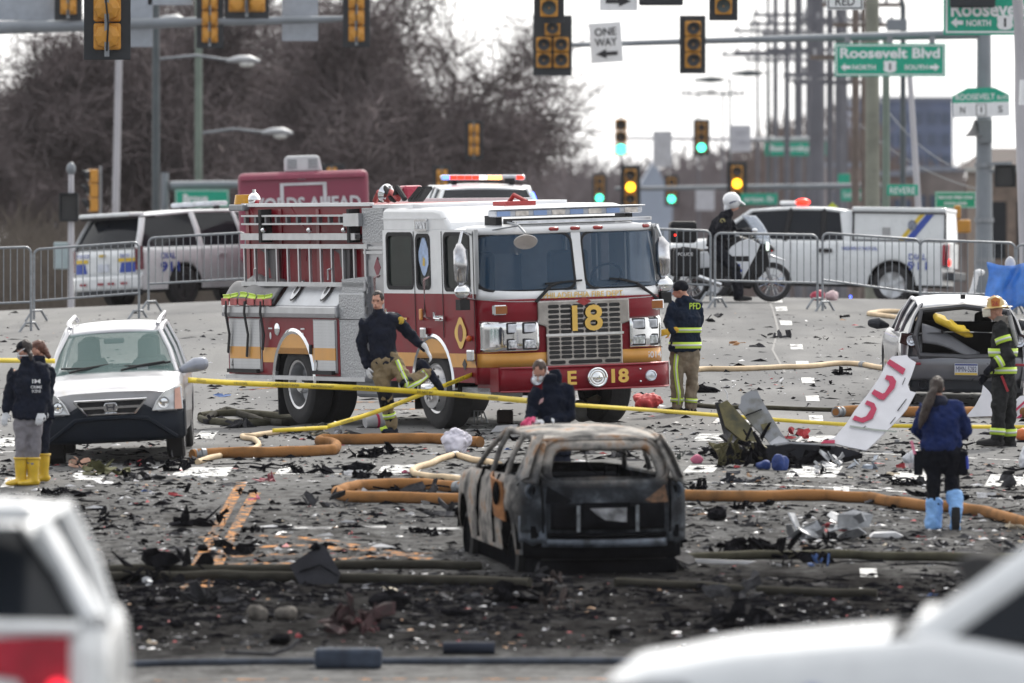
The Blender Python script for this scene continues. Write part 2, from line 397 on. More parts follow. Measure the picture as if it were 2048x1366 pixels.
for P in ([(465, 1097), (620, 1090)], [(462, 1113), (620, 1108)], [(455, 1128), (600, 1127)], [(520, 1070), (640, 1080), (780, 1105), (900, 1127)], [(560, 1088), (700, 1098), (800, 1105)], [(640, 1122), (760, 1112), (860, 1106)]):
 line_px(P, .22, YPAINT2)
for P in ([(640, 805), (860, 803)], [(640, 820), (860, 818)], [(480, 780), (640, 771)]): line_px(P, .13, YPAINT)
line_px([(300, 1362), (700, 1359), (1100, 1358), (1300, 1358)], .14, YPAINT2)
CRACK = mat('tar_seam', (.06, .06, .062), .6, var=.3)
line_px([(1538, 602), (1556, 660), (1545, 700), (1570, 745)], .035, CRACK, 'tar_seam', .003)
for P in ([(0, 655), (200, 652), (440, 640)], [(-20, 690), (100, 690), (430, 668)], [(1400, 672), (1700, 672), (1800, 676)], [(1400, 640), (1760, 652)]): line_px(P, .05, mat('paving_joint', (.12, .12, .122), .7, var=.2), 'paving_joint', .003)

# ------------------------------------------------------------------ trees
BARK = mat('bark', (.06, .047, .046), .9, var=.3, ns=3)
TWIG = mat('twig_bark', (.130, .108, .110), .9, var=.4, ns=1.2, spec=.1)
def tree_mesh(seed, H, CR, ntw, tw=.02):
 r = random.Random(seed); tb = MB(); wb = MB(); tips = []
 def limb(p, d, L, rad, lev):
  n = 4; P = [p]; q = p.copy(); dd = d.copy()
  for i in range(n):
   dd = (dd+V((r.gauss(0, .22), r.gauss(0, .22), r.gauss(.04, .14)))).normalized(); q = q+dd*(L/n); P.append(q.copy())
  tb.chain(P, [rad*(1-.55*i/n) for i in range(n+1)], 6 if lev < 2 else 4, caps=False)
  if lev >= 2: tips.extend([(x.copy(), dd.copy()) for x in P[1:]])
  if lev < 3:
   k = (5, 5, 4)[lev]
   for i in range(k):
    t = .35+.65*(i+.6)/k; s = P[0].lerp(P[-1], t) if lev else P[min(n, int(t*n+.5))]
    a = r.uniform(0, 2*PI); e = r.uniform(.35, 1.15)
    nd = (dd*math.cos(e)+V((math.cos(a), math.sin(a), r.uniform(-.2, .3)))*math.sin(e)).normalized()
    limb(s, nd, L*r.uniform(.55, .85), rad*.5, lev+1)
 limb(V((0, 0, 0)), V((0, 0, 1)), H*.42, H*.026, 0)
 for i in range(ntw):
  p, d = r.choice(tips); d = (d*.5+V((r.gauss(0, .7), r.gauss(0, .7), r.gauss(.1, .6)))).normalized()
  L = r.uniform(.5, 1.5)*H/12; p = p+V((r.gauss(0, .35), r.gauss(0, .35), r.gauss(0, .35)))
  e = p+d*L; s = d.cross(V((r.gauss(0, 1), r.gauss(0, 1), r.gauss(0, 1)))).normalized()*tw*r.uniform(.6, 1.3)
  md = p.lerp(e, .5)+V((r.gauss(0, .08), r.gauss(0, .08), r.gauss(0, .08)))
  wb.quad(p-s, p+s, md+s*.7, md-s*.7); wb.quad(md-s*.7, md+s*.7, e)
  if i % 2:
   e2 = md+(d+V((r.gauss(0, .6), r.gauss(0, .6), r.gauss(0, .6)))).normalized()*L*.5; wb.quad(md-s*.6, md+s*.6, e2)
 return tb, wb
PROTO = {}
def tree(px, Y, seed, sc, rot, label, group='bare trees behind the barricades', H=12, ntw=12000):
 X = px2x(px, Y)
 if seed not in PROTO:
  tb, wb = tree_mesh(seed, H, 5, ntw)
  t = thing('bare_tree', label, 'tree', on(X, Y, -.3), rot, group)
  tb.build('trunk', BARK, t, smooth=True, clean=False); w = wb.build('twigs', TWIG, t, clean=False); kind(w, 'stuff'); PROTO[seed] = t
 else: t = dup(PROTO[seed], None, on(X, Y, -.3), rot, label, group)
 t.scale = (sc, sc, sc); return t
for a in ((580, 330, 3, 1.08, 0, 'wide brown bare tree with dense twigs above the red box truck'),
   (330, 318, 5, 1.05, 1, 'large bare tree with dark heavy limbs behind the greenish lamp post'),
   (20, 345, 8, .86, 2, 'bare tree on the far left with bright sky showing through its twigs'),
   (765, 350, 5, .72, 3.3, 'smaller bare tree on the right edge of the woods'),
   (470, 370, 8, 1.1, 4.2, 'tall bare tree set back between the two street lamp arms'),
   (200, 380, 3, .95, 2.2, 'bare tree set back behind the pale leaning pole'),
   (660, 390, 3, 1.1, 5.0, 'tall bare tree set back behind the wide brown tree'),
   (430, 400, 5, 1.3, 5.6, 'tallest bare tree at the back of the woods'),
   (560, 430, 5, 1.35, .4, 'bare tree deep in the woods above the air conditioner')):
 tree(*a)
def wood(name, x0, x1, Y, tops, n, m, seed, label, w=.06):
 """far bare wood: thousands of upright sticks and twigs with a ragged top"""
 r = random.Random(seed); mb = MB()
 for i in range(n):
  px = r.uniform(x0, x1); t = (px-x0)/(x1-x0)*(len(tops)-1); k = min(int(t), len(tops)-2); top = tops[k]+(tops[k+1]-tops[k])*(t-k)
  y = Y+r.uniform(-25, 25); X = px2x(px, y); g = G(X, y); zt = -(top-400)*y/F; z = g+(zt-g)*(r.random()**.6)*r.uniform(.8, 1.12)
  L = r.uniform(.6, 2.4); d = V((r.gauss(0, .55), 0, r.uniform(.3, 1))).normalized(); s = d.cross(V((0, 1, 0)))*w*r.uniform(.4, 1)
  p = V((X, y, max(g, z-L))); e = p+d*L; mb.quad(p-s, p+s, e)
 o = mb.build(name, m, clean=False); kind(o, 'stuff'); return tag(o, label, 'trees')
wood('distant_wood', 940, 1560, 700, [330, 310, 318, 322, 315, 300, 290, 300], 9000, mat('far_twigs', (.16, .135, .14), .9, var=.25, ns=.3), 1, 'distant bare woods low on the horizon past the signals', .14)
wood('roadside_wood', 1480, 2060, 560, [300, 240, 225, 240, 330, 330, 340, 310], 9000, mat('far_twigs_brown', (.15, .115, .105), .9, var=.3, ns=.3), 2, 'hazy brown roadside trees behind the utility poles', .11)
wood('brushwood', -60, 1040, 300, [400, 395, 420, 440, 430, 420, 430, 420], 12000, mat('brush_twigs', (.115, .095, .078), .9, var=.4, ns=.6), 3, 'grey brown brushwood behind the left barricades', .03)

# ------------------------------------------------------------------ far buildings
def far_block():
 Y = 800; x0, x1 = px2x(1706, Y), px2x(1906, Y); zt = -(200-400)*Y/F; g = G(x0, Y); D = 14
 t = thing('office_block', 'hazy blue grey flat roofed building beyond the poles', 'building', (x0, Y, g)); w = x1-x0; h = zt-g
 mb = MB(); mb.bb(0, w, 0, D, 0, h); mb.build('wall', mat('blue_cladding', (.10, .13, .22), .6, var=.35, ns=.35), t)
 MB().bb(-.15, w+.15, -.15, D, h, h+.25).build('parapet', mat('grey_trim', (.2, .22, .27), .6), t)
 fl = 5; nb = 7; first = None
 for i in range(fl):
  for j in range(nb):
   if first is None:
    o = MB().bb(-.34, .34, -.05, .02, -.42, .42).build('window', mat('far_window', (.05, .075, .13), .2, var=.2), t); first = o
   else: o = first.copy(); C.objects.link(o)
   o.location = (w*(j+.5)/nb, 0, h*.42+(h*.54)*(i+.5)/fl)
far_block()
def house():
 Y = 330; x0, x1 = px2x(1930, Y), px2x(2110, Y); g = G(x0, Y); s = F/Y
 ze = -(338-400)/s-g; zt = -(296-400)/s-g; w = x1-x0; D = 6
 t = thing('brick_house', 'low house with a dark brown hipped roof on the right', 'house', (x0, Y, g))
 MB().bb(.3, w-.3, 0, D, 0, ze).build('wall', mat('tan_brick', (.20, .15, .12), .8, var=.3, ns=3), t)
 mb = MB(); b = mb.pts([(0, -.4, ze), (w, -.4, ze), (w, D+.4, ze), (0, D+.4, ze), (w*.28, D*.5, zt), (w*.75, D*.5, zt)])
 for f in ((0, 1, 5, 4), (1, 2, 5), (2, 3, 4, 5), (3, 0, 4), (3, 2, 1, 0)): mb.face([b+i for i in f])
 mb.build('roof', mat('brown_shingles', (.06, .045, .042), .85, var=.25, ns=2), t)
 for k in range(3): MB().bb(.7+k*.8, 1.2+k*.8, -.04, .02, ze*.45, ze*.8).build('window', GLASSD, t)
 MB().bb(-.02, w, -.5, -.38, ze-.08, ze+.04).build('gutter', mat('pale_gutter', (.4, .4, .38), .6), t)
house()
def shop():
 Y = 520; x0, x1 = px2x(1250, Y), px2x(1345, Y); g = G(x0, Y); zt = -(345-400)*Y/F-g
 t = thing('pale_shed', 'pale blue grey gabled building between the signals', 'building', (x0, Y, g)); w = x1-x0
 MB().prism([(0, 0), (w, 0), (w, zt*.82), (w*.62, zt*1.08), (0, zt*.75)], 0, 8).build('wall', mat('pale_metal', (.30, .34, .42), .6, var=.1, ns=.6), t)
 for k in range(3): MB().bb(w*(.2+.22*k), w*(.32+.22*k), -.06, .02, zt*.45, zt*.62).build('window', mat('far_window', (.05, .075, .13), .2), t)
shop()
def row_shops():
 Y = 480; r = random.Random(4)
 for i, (a, b, top, c, lab) in enumerate(((1655, 1745, 335, (.22, .16, .15), 'low brick building behind the pickup cab'), (1745, 1838, 352, (.17, .13, .12), 'low brown building behind the pickup cap'), (1838, 1945, 342, (.20, .17, .16), 'low grey brown building behind the small green sign'))):
  x0, x1 = px2x(a, Y), px2x(b, Y); g = G(x0, Y); h = -(top-400)*Y/F-g; w = x1-x0
  t = thing('low_building', lab, 'building', (x0, Y+i*3, g))
  MB().bb(0, w-.1, 0, 8, 0, h).build('wall', mat('wall_tone_%d' % i, c, .8, var=.3, ns=1), t)
  MB().bb(-.05, w-.05, -.12, 8, h, h+.22).build('parapet', mat('grey_trim', (.2, .22, .27), .6), t)
  for k in range(4): MB().bb(w*(.08+.22*k), w*(.22+.22*k), -.05, .02, h*.62, h*.85).build('window', mat('far_window', (.05, .075, .13), .2), t)
row_shops()

# ------------------------------------------------------------------ poles and lamps
POLEG = mat('grey_pole', (.20, .22, .245), .5, .3, var=.12, ns=2); POLEW = mat('pale_concrete_pole', (.45, .44, .47), .7, var=.1, ns=1)
POLED = mat('dark_pole', (.06, .075, .085), .5, var=.2, ns=2); POLEGR = mat('green_pole', (.15, .19, .16), .6, var=.2, ns=1.5); WOODP = mat('weathered_wood_pole', (.145, .115, .10), .85, var=.3, ns=1.5)
WOODG = mat('greenish_wood_pole', (.20, .205, .17), .85, var=.25, ns=1.5); GREYHZ = mat('grey_wood_pole', (.13, .13, .15), .85, var=.2, ns=1)
def pole(px, Y, wpx, top, m, label, name='utility_pole', px_top=None, cat='pole', arms=(), taper=.8):
 s = F/Y; X = px2x(px, Y); g = G(X, Y); h = -(top-400)/s-g; dx = 0 if px_top is None else (px_top-px)/s
 t = thing(name, label, cat, (X, Y, g)); r = wpx/s/2
 MB().chain([(0, 0, -.3), (dx*.5, 0, h*.5), (dx, 0, h)], [r, r*(1+taper)/2, r*taper], 12).build('shaft', m, t, smooth=True)
 for z, l in arms:
  za = -(z-400)/s-g
  MB().bar((dx-l, -.12, za), (dx+l, -.12, za), .1, .12).build('crossarm', m, t)
  for q in (-.9, -.55, .55, .9): MB().cyl((dx+l*q, -.12, za+.06), (dx+l*q, -.12, za+.24), .05, 8).build('insulator', mat('insulator', (.3, .3, .32), .4), t)
 return t
def cobra(t, base, tip, s=1.0, m=POLEG):
 """a street lamp arm with its head, in the local metres of its pole"""
 b, e = V(base), V(tip); mid = b.lerp(e, .5)+V((0, 0, abs(e.x-b.x)*.06))
 MB().tube([b, mid, e], .035).build('lamp_arm', m, t, smooth=True)
 d = 1 if e.x > b.x else -1
 hd = MB().chain([e-V((d*.1, 0, 0)), e+V((d*.15, 0, .03)), e+V((d*.45, 0, .03)), e+V((d*.68, 0, -.02))], [(.05, .05), (.15, .10), (.17, .11), (.06, .05)], 12, V((0, 1, 0)), dome=True).build('lamp_head', mat('lamp_metal', (.38, .39, .41), .45, .3), t, smooth=True)
 MB().ell(e+V((d*.38, 0, -.09)), (.2, .13, .09), 12, 8).build('lamp_bowl', mat('lamp_glass', (.62, .62, .6), .2), t, smooth=True)
t = pole(226, 300, 16, 20, POLEW, 'pale grey lamp post leaning slightly right behind the left police car', 'lamp_post', px_top=240)
s = F/300; cobra(t, (.2, 0, (648-75)/s), (1.25, 0, (648-20)/s))
t = pole(312, 292, 17, -60, POLED, 'dark grey lamp post left of the greenish one', 'lamp_post'); s = F/292
gz = lambda y, t_, Y_: -(y-400)*Y_/F-t_.location.z
cobra(t, (.1, 0, gz(118, t, 292)), (1.95, 0, gz(121, t, 292)))
t = pole(397, 310, 17, -60, POLEGR, 'greenish lamp post in front of the trees', 'lamp_post')
cobra(t, (.1, 0, gz(266, t, 310)), (1.85, 0, gz(265, t, 310)))
pole(1711, 300, 17, -60, WOODP, 'dark brown wooden utility pole in the cluster, left of the broad greenish one', arms=((115, 1.2),))
pole(1745, 280, 31, -60, WOODG, 'broad greenish wooden utility pole behind the large street name sign')
pole(1772, 262, 17, 66, POLEGR, 'green signal pole in the cluster at the end of the far mast arm', 'signal_pole')
t = pole(1806, 290, 13, 10, POLED, 'thin dark lamp post with an arched arm right of the green signal pole', 'lamp_post')
MB().chain([(0, 0, gz(10, t, 290)), (-.12, 0, gz(-20, t, 290)), (-.5, 0, gz(-32, t, 290))], [.06, .05, .05], 8).build('lamp_arm', POLED, t, smooth=True)
MB().bb(-.42, .1, -.12, .12, gz(62, t, 290), gz(38, t, 290)).build('control_box', POLEG, t, bevel=.02)
pole(1851, 268, 14, 140, POLEW, 'slim pale pole leaning left under the large street name sign', 'lamp_post', px_top=1819)
pole(1660, 340, 16, -60, GREYHZ, 'grey utility pole just left of the street name sign', arms=((150, 1.4), (165, 1.1)))
pole(1634, 380, 36, -60, GREYHZ, 'widest grey utility pole at the centre of the hazy cluster', arms=((100, 1.6),))
pole(1597, 410, 19, -60, GREYHZ, 'grey utility pole third from the left in the hazy cluster', arms=((48, 1.8),))
pole(1551, 430, 12, -60, GREYHZ, 'slim grey utility pole second from the left in the hazy cluster', arms=((62, 1.6), (105, 1.6)))
pole(1515, 470, 7, 40, GREYHZ, 'thin grey pole with its top in view, left of the hazy cluster', arms=((110, 1.5),))
pole(1446, 520, 5, 180, GREYHZ, 'short thin distant pole above the motorcycle officer', arms=((188, 1.0),))
pole(1397, 520, 4, 176, GREYHZ, 'short thin distant pole above the right green signal', arms=((188, .8),))
for a in ((1536, 450, 8, 'slim grey pole at the left rim of the hazy cluster', 80), (1574, 400, 13, 'grey wooden pole between the second and third of the hazy cluster', 30), (1618, 440, 15, 'grey wooden pole behind the widest one of the cluster', 120), (1678, 360, 19, 'dark grey pole touching the left end of the street name sign', 40), (1727, 330, 12, 'brown grey pole between the brown and the greenish one', 10)):
 pole(a[0], a[1], a[2], -60, WOODP if a[0] > 1720 else GREYHZ, a[3], arms=((a[4], 1.2), (a[4]+40, .9)))
pole(1690, 420, 12, -60, GREYHZ, 'slim grey pole behind the brown utility pole', arms=((80, 1.3),))
for px, py, Y, lab in ((1412, 163, 420, 'small dark street lamp head hanging in the sky above the right green signal'), (1490, 150, 400, 'wide dark street lamp head left of the hazy poles')):
 s = F/Y; t = pole(px+48, Y, 5, py-6, POLED, lab, 'street_lamp', cat='street lamp')
 h = gz(py-4, t, Y); MB().bar((0, 0, h), (-1.1, 0, h), .05).build('lamp_arm', POLED, t)
 MB().chain([(-.3, 0, h), (-.7, 0, h), (-1.3, 0, h-.02)], [(.08, .08), (.2, .13), (.1, .05)], 10, V((0, 1, 0)), dome=True).build('lamp_head', POLED, t, smooth=True)
def wire(a, b, sag, r=.012, n=14):
 a, b = V(a), V(b); P = [a.lerp(b, i/n)-V((0, 0, sag*4*(i/n)*(1-i/n))) for i in range(n+1)]
 return tag(MB().tube(P, r, 4).build('overhead_wire', POLED), 'thin overhead wire slung between the utility poles', 'wire', 'overhead wires')
for a, b, sg in (((1551, 62, 430), (1711, 112, 300), .5), ((1540, 105, 430), (1700, 160, 340), .5), ((1660, 150, 340), (1515, 110, 470), .6), ((1711, 120, 300), (1900, 330, 262), .4), ((1597, 48, 410), (1745, 30, 280), .5),
     ((1551, 66, 430), (1446, 188, 520), .4), ((1700, 230, 330), (1960, 380, 255), .3), ((1515, 112, 470), (1397, 188, 520), .4)):
 wire(pt(*a), pt(*b), sg)

# ------------------------------------------------------------------ signals
LENSOFF = mat('dark_lens', (.018, .018, .02), .35, var=.2); LENSDIM = mat('dim_green_lens', (.05, .07, .07), .3, var=.2)
EG = em('green_signal_light', (.05, .95, .62), 4.5); EA = em('amber_signal_light', (1, .50, .02), 4.5); ERED = em('red_beacon_light', (1, .02, .008), 3); EBL = em('blue_beacon_light', (.06, .12, 1), 5); EWH = em('white_beacon_light', (1, .85, .8), 5); EOR = em('amber_beacon_light', (1, .35, .05), 7)
def signal(px, py, Y, label, facing='front', layout='3', lit=None, plate=True, k=1.0, yaw=0, dim=None, tilt=0, wires=False):
 """traffic signal head centred on a pixel of the photograph at depth Y; front faces the camera"""
 p = pt(px, py, Y); t = thing('traffic_signal', label, 'traffic light', p, (0, R(tilt), yaw+(0 if facing == 'front' else PI)), 'traffic signal heads')
 t.scale = (k, k, k)
 pos = {'3': [(0, .36), (0, 0), (0, -.36)], '5': [(0, .40), (-.2, .02), (.2, .02), (-.2, -.34), (.2, -.34)]}[layout]
 if plate:
  w, h = ((.30, .66) if layout == '3' else (.45, .70)); mb = MB()
  mb.bb(-w, w, .06, .075, -h, h); mb.build('backplate', BACKP, t, bevel=.012)
 for i, (x, z) in enumerate(pos):
  MB().bb(x-.175, x+.175, -.06, .14, z-.172, z+.172).build('housing', SIGY, t, bevel=.03)
  lm = LENSOFF
  if lit and lit[0] == i: lm = lit[1]
  elif dim == i: lm = LENSDIM
  MB().lathe([(0, .02), (.03, .13), (0, .138)], (x, -.066, z), (0, -1, 0), 20).build('lens', lm, t, smooth=True)
  vb = MB(); n = 14; A = [PI*(-.12+1.24*q/n) for q in range(n+1)]
  b = vb.pts([(x+.148*math.cos(a), -.06, z+.148*math.sin(a)) for a in A]+[(x+.148*math.cos(a), -.06-.2*(.45+.55*max(0, math.sin(a))), z+.148*math.sin(a)) for a in A])
  for q in range(n): vb.face((b+q, b+q+1, b+n+2+q, b+n+1+q))
  vb.build('visor', BACKP if facing == 'front' else SIGY, t, smooth=True, solid=.006)
  if facing == 'back':
   MB().lathe([(0, .172), (.09, .15), (.12, .08), (.125, 0)], (x, .14, z), (0, 1, 0), 8).build('door_back', SIGY, t)
 MB().bb(-.03, .03, .20, .26, -.62, .62).build('bracket', STEEL, t)
 if wires or facing == 'back':
  MB().tube([(-.03, .28, .6), (.02, .3, .2), (-.02, .29, -.2), (.0, .28, -.55)], .014, 6).build('cable', BLACK, t)
 return t
G1 = 'traffic signal heads'
signal(1105, 91, 253, 'five lens signal in a dark backplate at the tip of the right mast arm', layout='5', k=.96)
signal(1386, 89, 253, 'three lens signal between the one way sign and the large green sign', k=.98, yaw=.12)
signal(1098, -20, 226, 'signal cut by the top edge, above the five lens one', k=1.0, dim=2)
signal(1447, -22, 226, 'signal cut by the top edge, left of the red sign', k=.95, dim=2)
MB_ = MB
t = signal(215, 17, 146, 'large near signal seen from behind on the left, rounded black backplate', 'back', k=1.0, wires=True)
signal(420, 37, 247, 'signal seen from behind on the left mast arm, left of the grey sign back', 'back', k=.98)
signal(713, 35, 247, 'signal seen from behind near the tip of the left mast arm', 'back', k=.98)
signal(494, -26, 247, 'wide five lens signal seen from behind, cut by the top edge', 'back', '5', k=1.06)
signal(137, -20, 247, 'signal seen from behind, cut by the top edge beside the near black backplate', 'back', k=1.0)
signal(948, 280, 300, 'distant signal seen from behind alone against the trees above the police lights', 'back', k=.78)
signal(884, 372, 300, 'distant signal seen from behind just left of the police lights', 'back', k=.82)
signal(664, 367, 300, 'distant five lens signal seen from behind, peeking over the red box truck', 'back', '5', k=.74)
signal(183, 381, 262, 'yellow signal on the left seen sideways above the pedestrian signal', 'front', plate=False, k=.92, yaw=-1.35)
signal(1242, 274, 345, 'green lit signal without backplate, left of the two high ones', lit=(2, EG), plate=False, k=1.02)
signal(1403, 275, 400, 'green lit signal with backplate, right of the two high ones', lit=(2, EG), k=.97)
signal(1261, 374, 335, 'amber lit signal left of the far mast arm', lit=(1, EA), k=.98)
signal(1474, 367, 335, 'amber lit signal behind the motorcycle officer', lit=(1, EA), k=.98)
signal(1199, 379, 460, 'small green lit signal just above the fire engine roof', lit=(2, EG), k=.95)
signal(1343, 381, 460, 'small green lit signal on the far arm between the amber ones', lit=(2, EG), k=.95)
o = signal(1325, 300, 400, 'unlit signal against a pale sign back between the green ones', 'back', plate=False, k=.75)
tag(MB().box(pt(1325, 298, 398.6), (.66, .03, 1.25)).build('sign_back', mat('pale_sign_back', (.5, .5, .53), .6, .2)), 'pale plate behind the small unlit signal', 'sign')
tag(MB().box(pt(1322, -2, 226), (.88, .25, .26)).build('signal_head_underside', BACKP, bevel=.04), 'dark underside of a signal at the top edge, right of the arrow sign', 'traffic light')
tag(MB().box(pt(1945, -4, 224.6), (.9, .25, .38)).build('signal_head_underside', BACKP, bevel=.04), 'dark underside of a signal overlapping the upper street name sign', 'traffic light')

# ------------------------------------------------------------------ mast arms
def arm(name, label, P, r0, r1, m, pole_px=None, Y=250, r=.16, top=None):
 A = [pt(*p) for p in P]; b = A[0] if pole_px is None else on(px2x(pole_px, Y), Y)
 t = thing(name, label, 'mast arm', b); n = len(A)
 MB().chain([a-b for a in A], [r0+(r1-r0)*i/(n-1) for i in range(n)], 12, V((0, 0, 1))).build('arm', m, t, smooth=True)
 if pole_px is not None: 
  zt = -(top-400)*Y/F-b.z; MB().chain([(0, 0, -.3), (0, 0, zt)], [r, r*.75], 14).build('pole', m, t, smooth=True)
 return t
t = arm('signal_mast_arm', 'grey mast arm on the left carrying signals turned away', [(-60, 57, 247), (200, 50, 247), (420, 43, 247), (600, 40, 247), (735, 36, 247)], .15, .06, POLEG)
t = arm('signal_mast_arm', 'grey mast arm and pole on the right with the one way sign', [(1962, 68, 255), (1700, 74, 255), (1400, 82, 255), (1080, 92, 255)], .11, .05, POLEG, 1968, 255, .21, 66)
A0 = on(px2x(1968, 255), 255); s = F/255
for z in (598, 520, 440, 330, 200): MB().lathe([(-.05, .16), (-.05, .225), (.05, .225), (.05, .16)], (0, 0, -(z-400)/s-A0.z), (0, 0, 1), 14).build('clamp_band', STEEL, t)
zz = lambda y: -(y-400)/s-A0.z
MB().bb(-.13, .17, -.30, -.15, zz(287), zz(240)).build('control_cabinet', mat('grey_box', (.16, .175, .19), .5, .3), t, bevel=.015)
MB().lathe([(0, .03), (.08, .05), (.2, .1), (.32, .19), (.36, .26)], (-.2, -.1, zz(240)), (0, 0, -1), 18).build('siren_horn', mat('grey_horn', (.14, .135, .14), .5, .3), t, smooth=True, solid=.01)
MB().bar((.1, -.2, zz(328)), (.62, -.2, zz(326)), .07).build('bracket', STEEL, t)
t = arm('signal_mast_arm', 'far thin mast arm with amber and green signals', [(1762, 372, 336), (1500, 374, 336), (1230, 378, 336)], .09, .06, POLEG)
t = arm('signal_mast_arm', 'far pale mast arm carrying the upper small green sign', [(1655, 277, 402), (1520, 279, 402), (1240, 276, 402)], .08, .05, POLEW)
t = arm('signal_mast_arm', 'short grey arm on a post carrying the left green street sign', [(340, 372, 300), (420, 370, 300), (500, 369, 300)], .13, .1, POLEG, 330, 300, .13, 345)
t = arm('leaning_lamp_post', 'pale lamp post crossing the upper street name sign at the right edge', [(2060, 560, 215), (2046, 200, 215), (2031, -80, 215)], .19, .13, POLEW); t['category'] = 'lamp post'
tag(MB().chain([pt(2050, 160, 214), pt(2048, 210, 214)], [.1, .1], 10).build('pole_fitting', SIGNW), 'white fitting at the right edge beside the pale lamp post', 'fitting')

# ------------------------------------------------------------------ signs
def sign(px, py, Y, w, h, label, m, name='street_sign', border=None, rot=0, bev=.0, rad=.04):
 """sign panel centred on a pixel; w, h in photograph pixels. Children are placed in sign metres: x right, z up, y=-0.02 the face"""
 s = F/Y; W, H = w/s, h/s; t = thing(name, label, 'sign', pt(px, py, Y), (0, R(rot), 0))
 MB().bb(-W/2, W/2, -.01, .02, -H/2, H/2).build('panel', m, t, bevel=.008)
 if border:
  mb = MB(); b = H*.035; i = H*.04
  for x0, x1, z0, z1 in ((-W/2+i, W/2-i, H/2-i-b, H/2-i), (-W/2+i, W/2-i, -H/2+i, -H/2+i+b), (-W/2+i, -W/2+i+b, -H/2+i+b, H/2-i-b), (W/2-i-b, W/2-i, -H/2+i+b, H/2-i-b)): mb.bb(x0, x1, -.016, -.012, z0, z1)
  mb.build('border', border, t)
 return t, W, H
def stext(t, s, x, z, w, h, m=SIGNW, bold=.02): return text(t, s, w, h, (x, -.018, z), (1, 0, 0), (0, 0, 1), m, bold=bold)
def arrow(t, x, z, w, h, m, d=-1):
 P = [(-.5, 0), (-.02, .5), (-.02, .2), (.5, .2), (.5, -.2), (-.02, -.2), (-.02, -.5)]
 return MB().prism([(x-d*p[0]*w, z+p[1]*h) for p in P], -.021, -.014).build('arrow', m, t)
def shield(t, x, z, h, m=SIGNW):
 P = [(-.42, .5), (-.2, .42), (0, .5), (.2, .42), (.42, .5), (.5, .28), (.44, .05), (.5, -.2), (.36, -.42), (.1, -.46), (0, -.5), (-.1, -.46), (-.36, -.42), (-.5, -.2), (-.44, .05), (-.5, .28)]
 MB().prism([(x+p[0]*h*1.05, z+p[1]*h) for p in P], -.02, -.014).build('route_shield', m, t)
 text(t, '1', h*.14, h*.56, (x, -.024, z), (1, 0, 0), (0, 0, 1), INK, bold=.01)
t, W, H = sign(1780, 120, 254.6, 222, 66, 'large green sign for the boulevard hanging under the right mast arm', SIGNG, border=SIGNW)
stext(t, 'Roosevelt Blvd', 0, H*.21, W*.9, H*.32, bold=.03); stext(t, 'NORTH', -W*.235, -H*.22, W*.21, H*.15, bold=.03); stext(t, 'SOUTH', W*.235, -H*.22, W*.21, H*.15, bold=.03)
arrow(t, -W*.4, -H*.22, W*.09, H*.25, SIGNW); arrow(t, W*.4, -H*.22, W*.09, H*.25, SIGNW, 1); shield(t, 0, -H*.2, H*.38)
for q in (-.38, 0, .38): MB().bb(W*q-.06, W*q+.06, -.02, .12, H*.5, H*.5+.17).build('hanger', STEEL, t)
t, W, H = sign(2010, 18, 225, 246, 104, 'upper green boulevard sign cut by the top right corner', SIGNG, border=SIGNW)
stext(t, 'Roosevelt Blvd', W*.02, 0, W*.92, H*.3, bold=.03); stext(t, 'NORTH', -W*.215, -H*.27, W*.2, H*.12, bold=.03); stext(t, 'SOUTH', W*.24, -H*.27, W*.2, H*.12, bold=.03)
arrow(t, -W*.39, -H*.26, W*.1, H*.2, SIGNW); shield(t, 0, -H*.26, H*.3)
t, W, H = sign(1212, 85, 254.6, 64, 80, 'white one way sign tilted on the right mast arm', SIGNW, rot=-4)
stext(t, 'ONE', 0, H*.27, W*.68, H*.2, INK, .02); stext(t, 'WAY', 0, H*.01, W*.7, H*.2, INK, .02); arrow(t, 0, -H*.28, W*.68, H*.24, INK)
t, W, H = sign(1237, -10, 226, 75, 62, 'white arrow sign cut by the top edge', SIGNW); arrow(t, 0, -H*.2, W*.68, H*.34, INK, 1); stext(t, 'ONE WAY', 0, H*.3, W*.7, H*.25, INK)
t, W, H = sign(1690, -14, 226, 74, 68, 'white sign reading RED at the top edge', SIGNW, border=INK); stext(t, 'RED', 0, -H*.24, W*.52, H*.26, INK, .01); stext(t, 'ON', 0, H*.18, W*.36, H*.26, INK, .01)
# street name plate on the right pole: green cap over a white strip
t = thing('street_sign', 'white and green street name plate with N and S on the right pole', 'sign', pt(1962, 205, 254.2), (0, R(-1.5), 0)); s = F/254.2; W = 113/s; H = 55/s
MB().prism([(-W/2, 0), (W/2, 0), (W/2, .16), (W*.24, .33), (-W*.24, .33), (-W/2, .16)], -.01, .02).build('green_cap', SIGNG, t)
MB().bb(-W/2, W/2, -.012, .018, -H*.52, -.003).build('white_plate', SIGNW, t)
stext(t, 'ROOSEVELT', -W*.1, .13, W*.7, .135, bold=.015); stext(t, 'BLVD', W*.385, .105, W*.19, .09, bold=.01); stext(t, 'N', -W*.33, -H*.26, .11, .15, INK, .01); stext(t, 'S', W*.34, -H*.26, .1, .15, INK, .01)
MB().bb(-.115, .115, -.02, -.013, -H*.48, -.04).build('route_field', INK, t); MB().bb(-.095, .095, -.024, -.0205, -H*.455, -.055).build('route_field', SIGNW, t); text(t, '1', .035, .13, (0, -.028, -H*.26), (1, 0, 0), (0, 0, 1), INK, bold=.01)
t, W, H = sign(404, 397, 299.5, 108, 36, 'green Brous street sign on the left behind the police car roof', SIGNG, border=SIGNW); stext(t, 'Brous', -W*.12, 0, W*.46, H*.5, bold=.04)
t, W, H = sign(1591, 298, 401.5, 122, 27, 'upper small green street sign in the middle distance', SIGNG); stext(t, 'Battersby St', 0, 0, W*.84, H*.56, bold=.03)
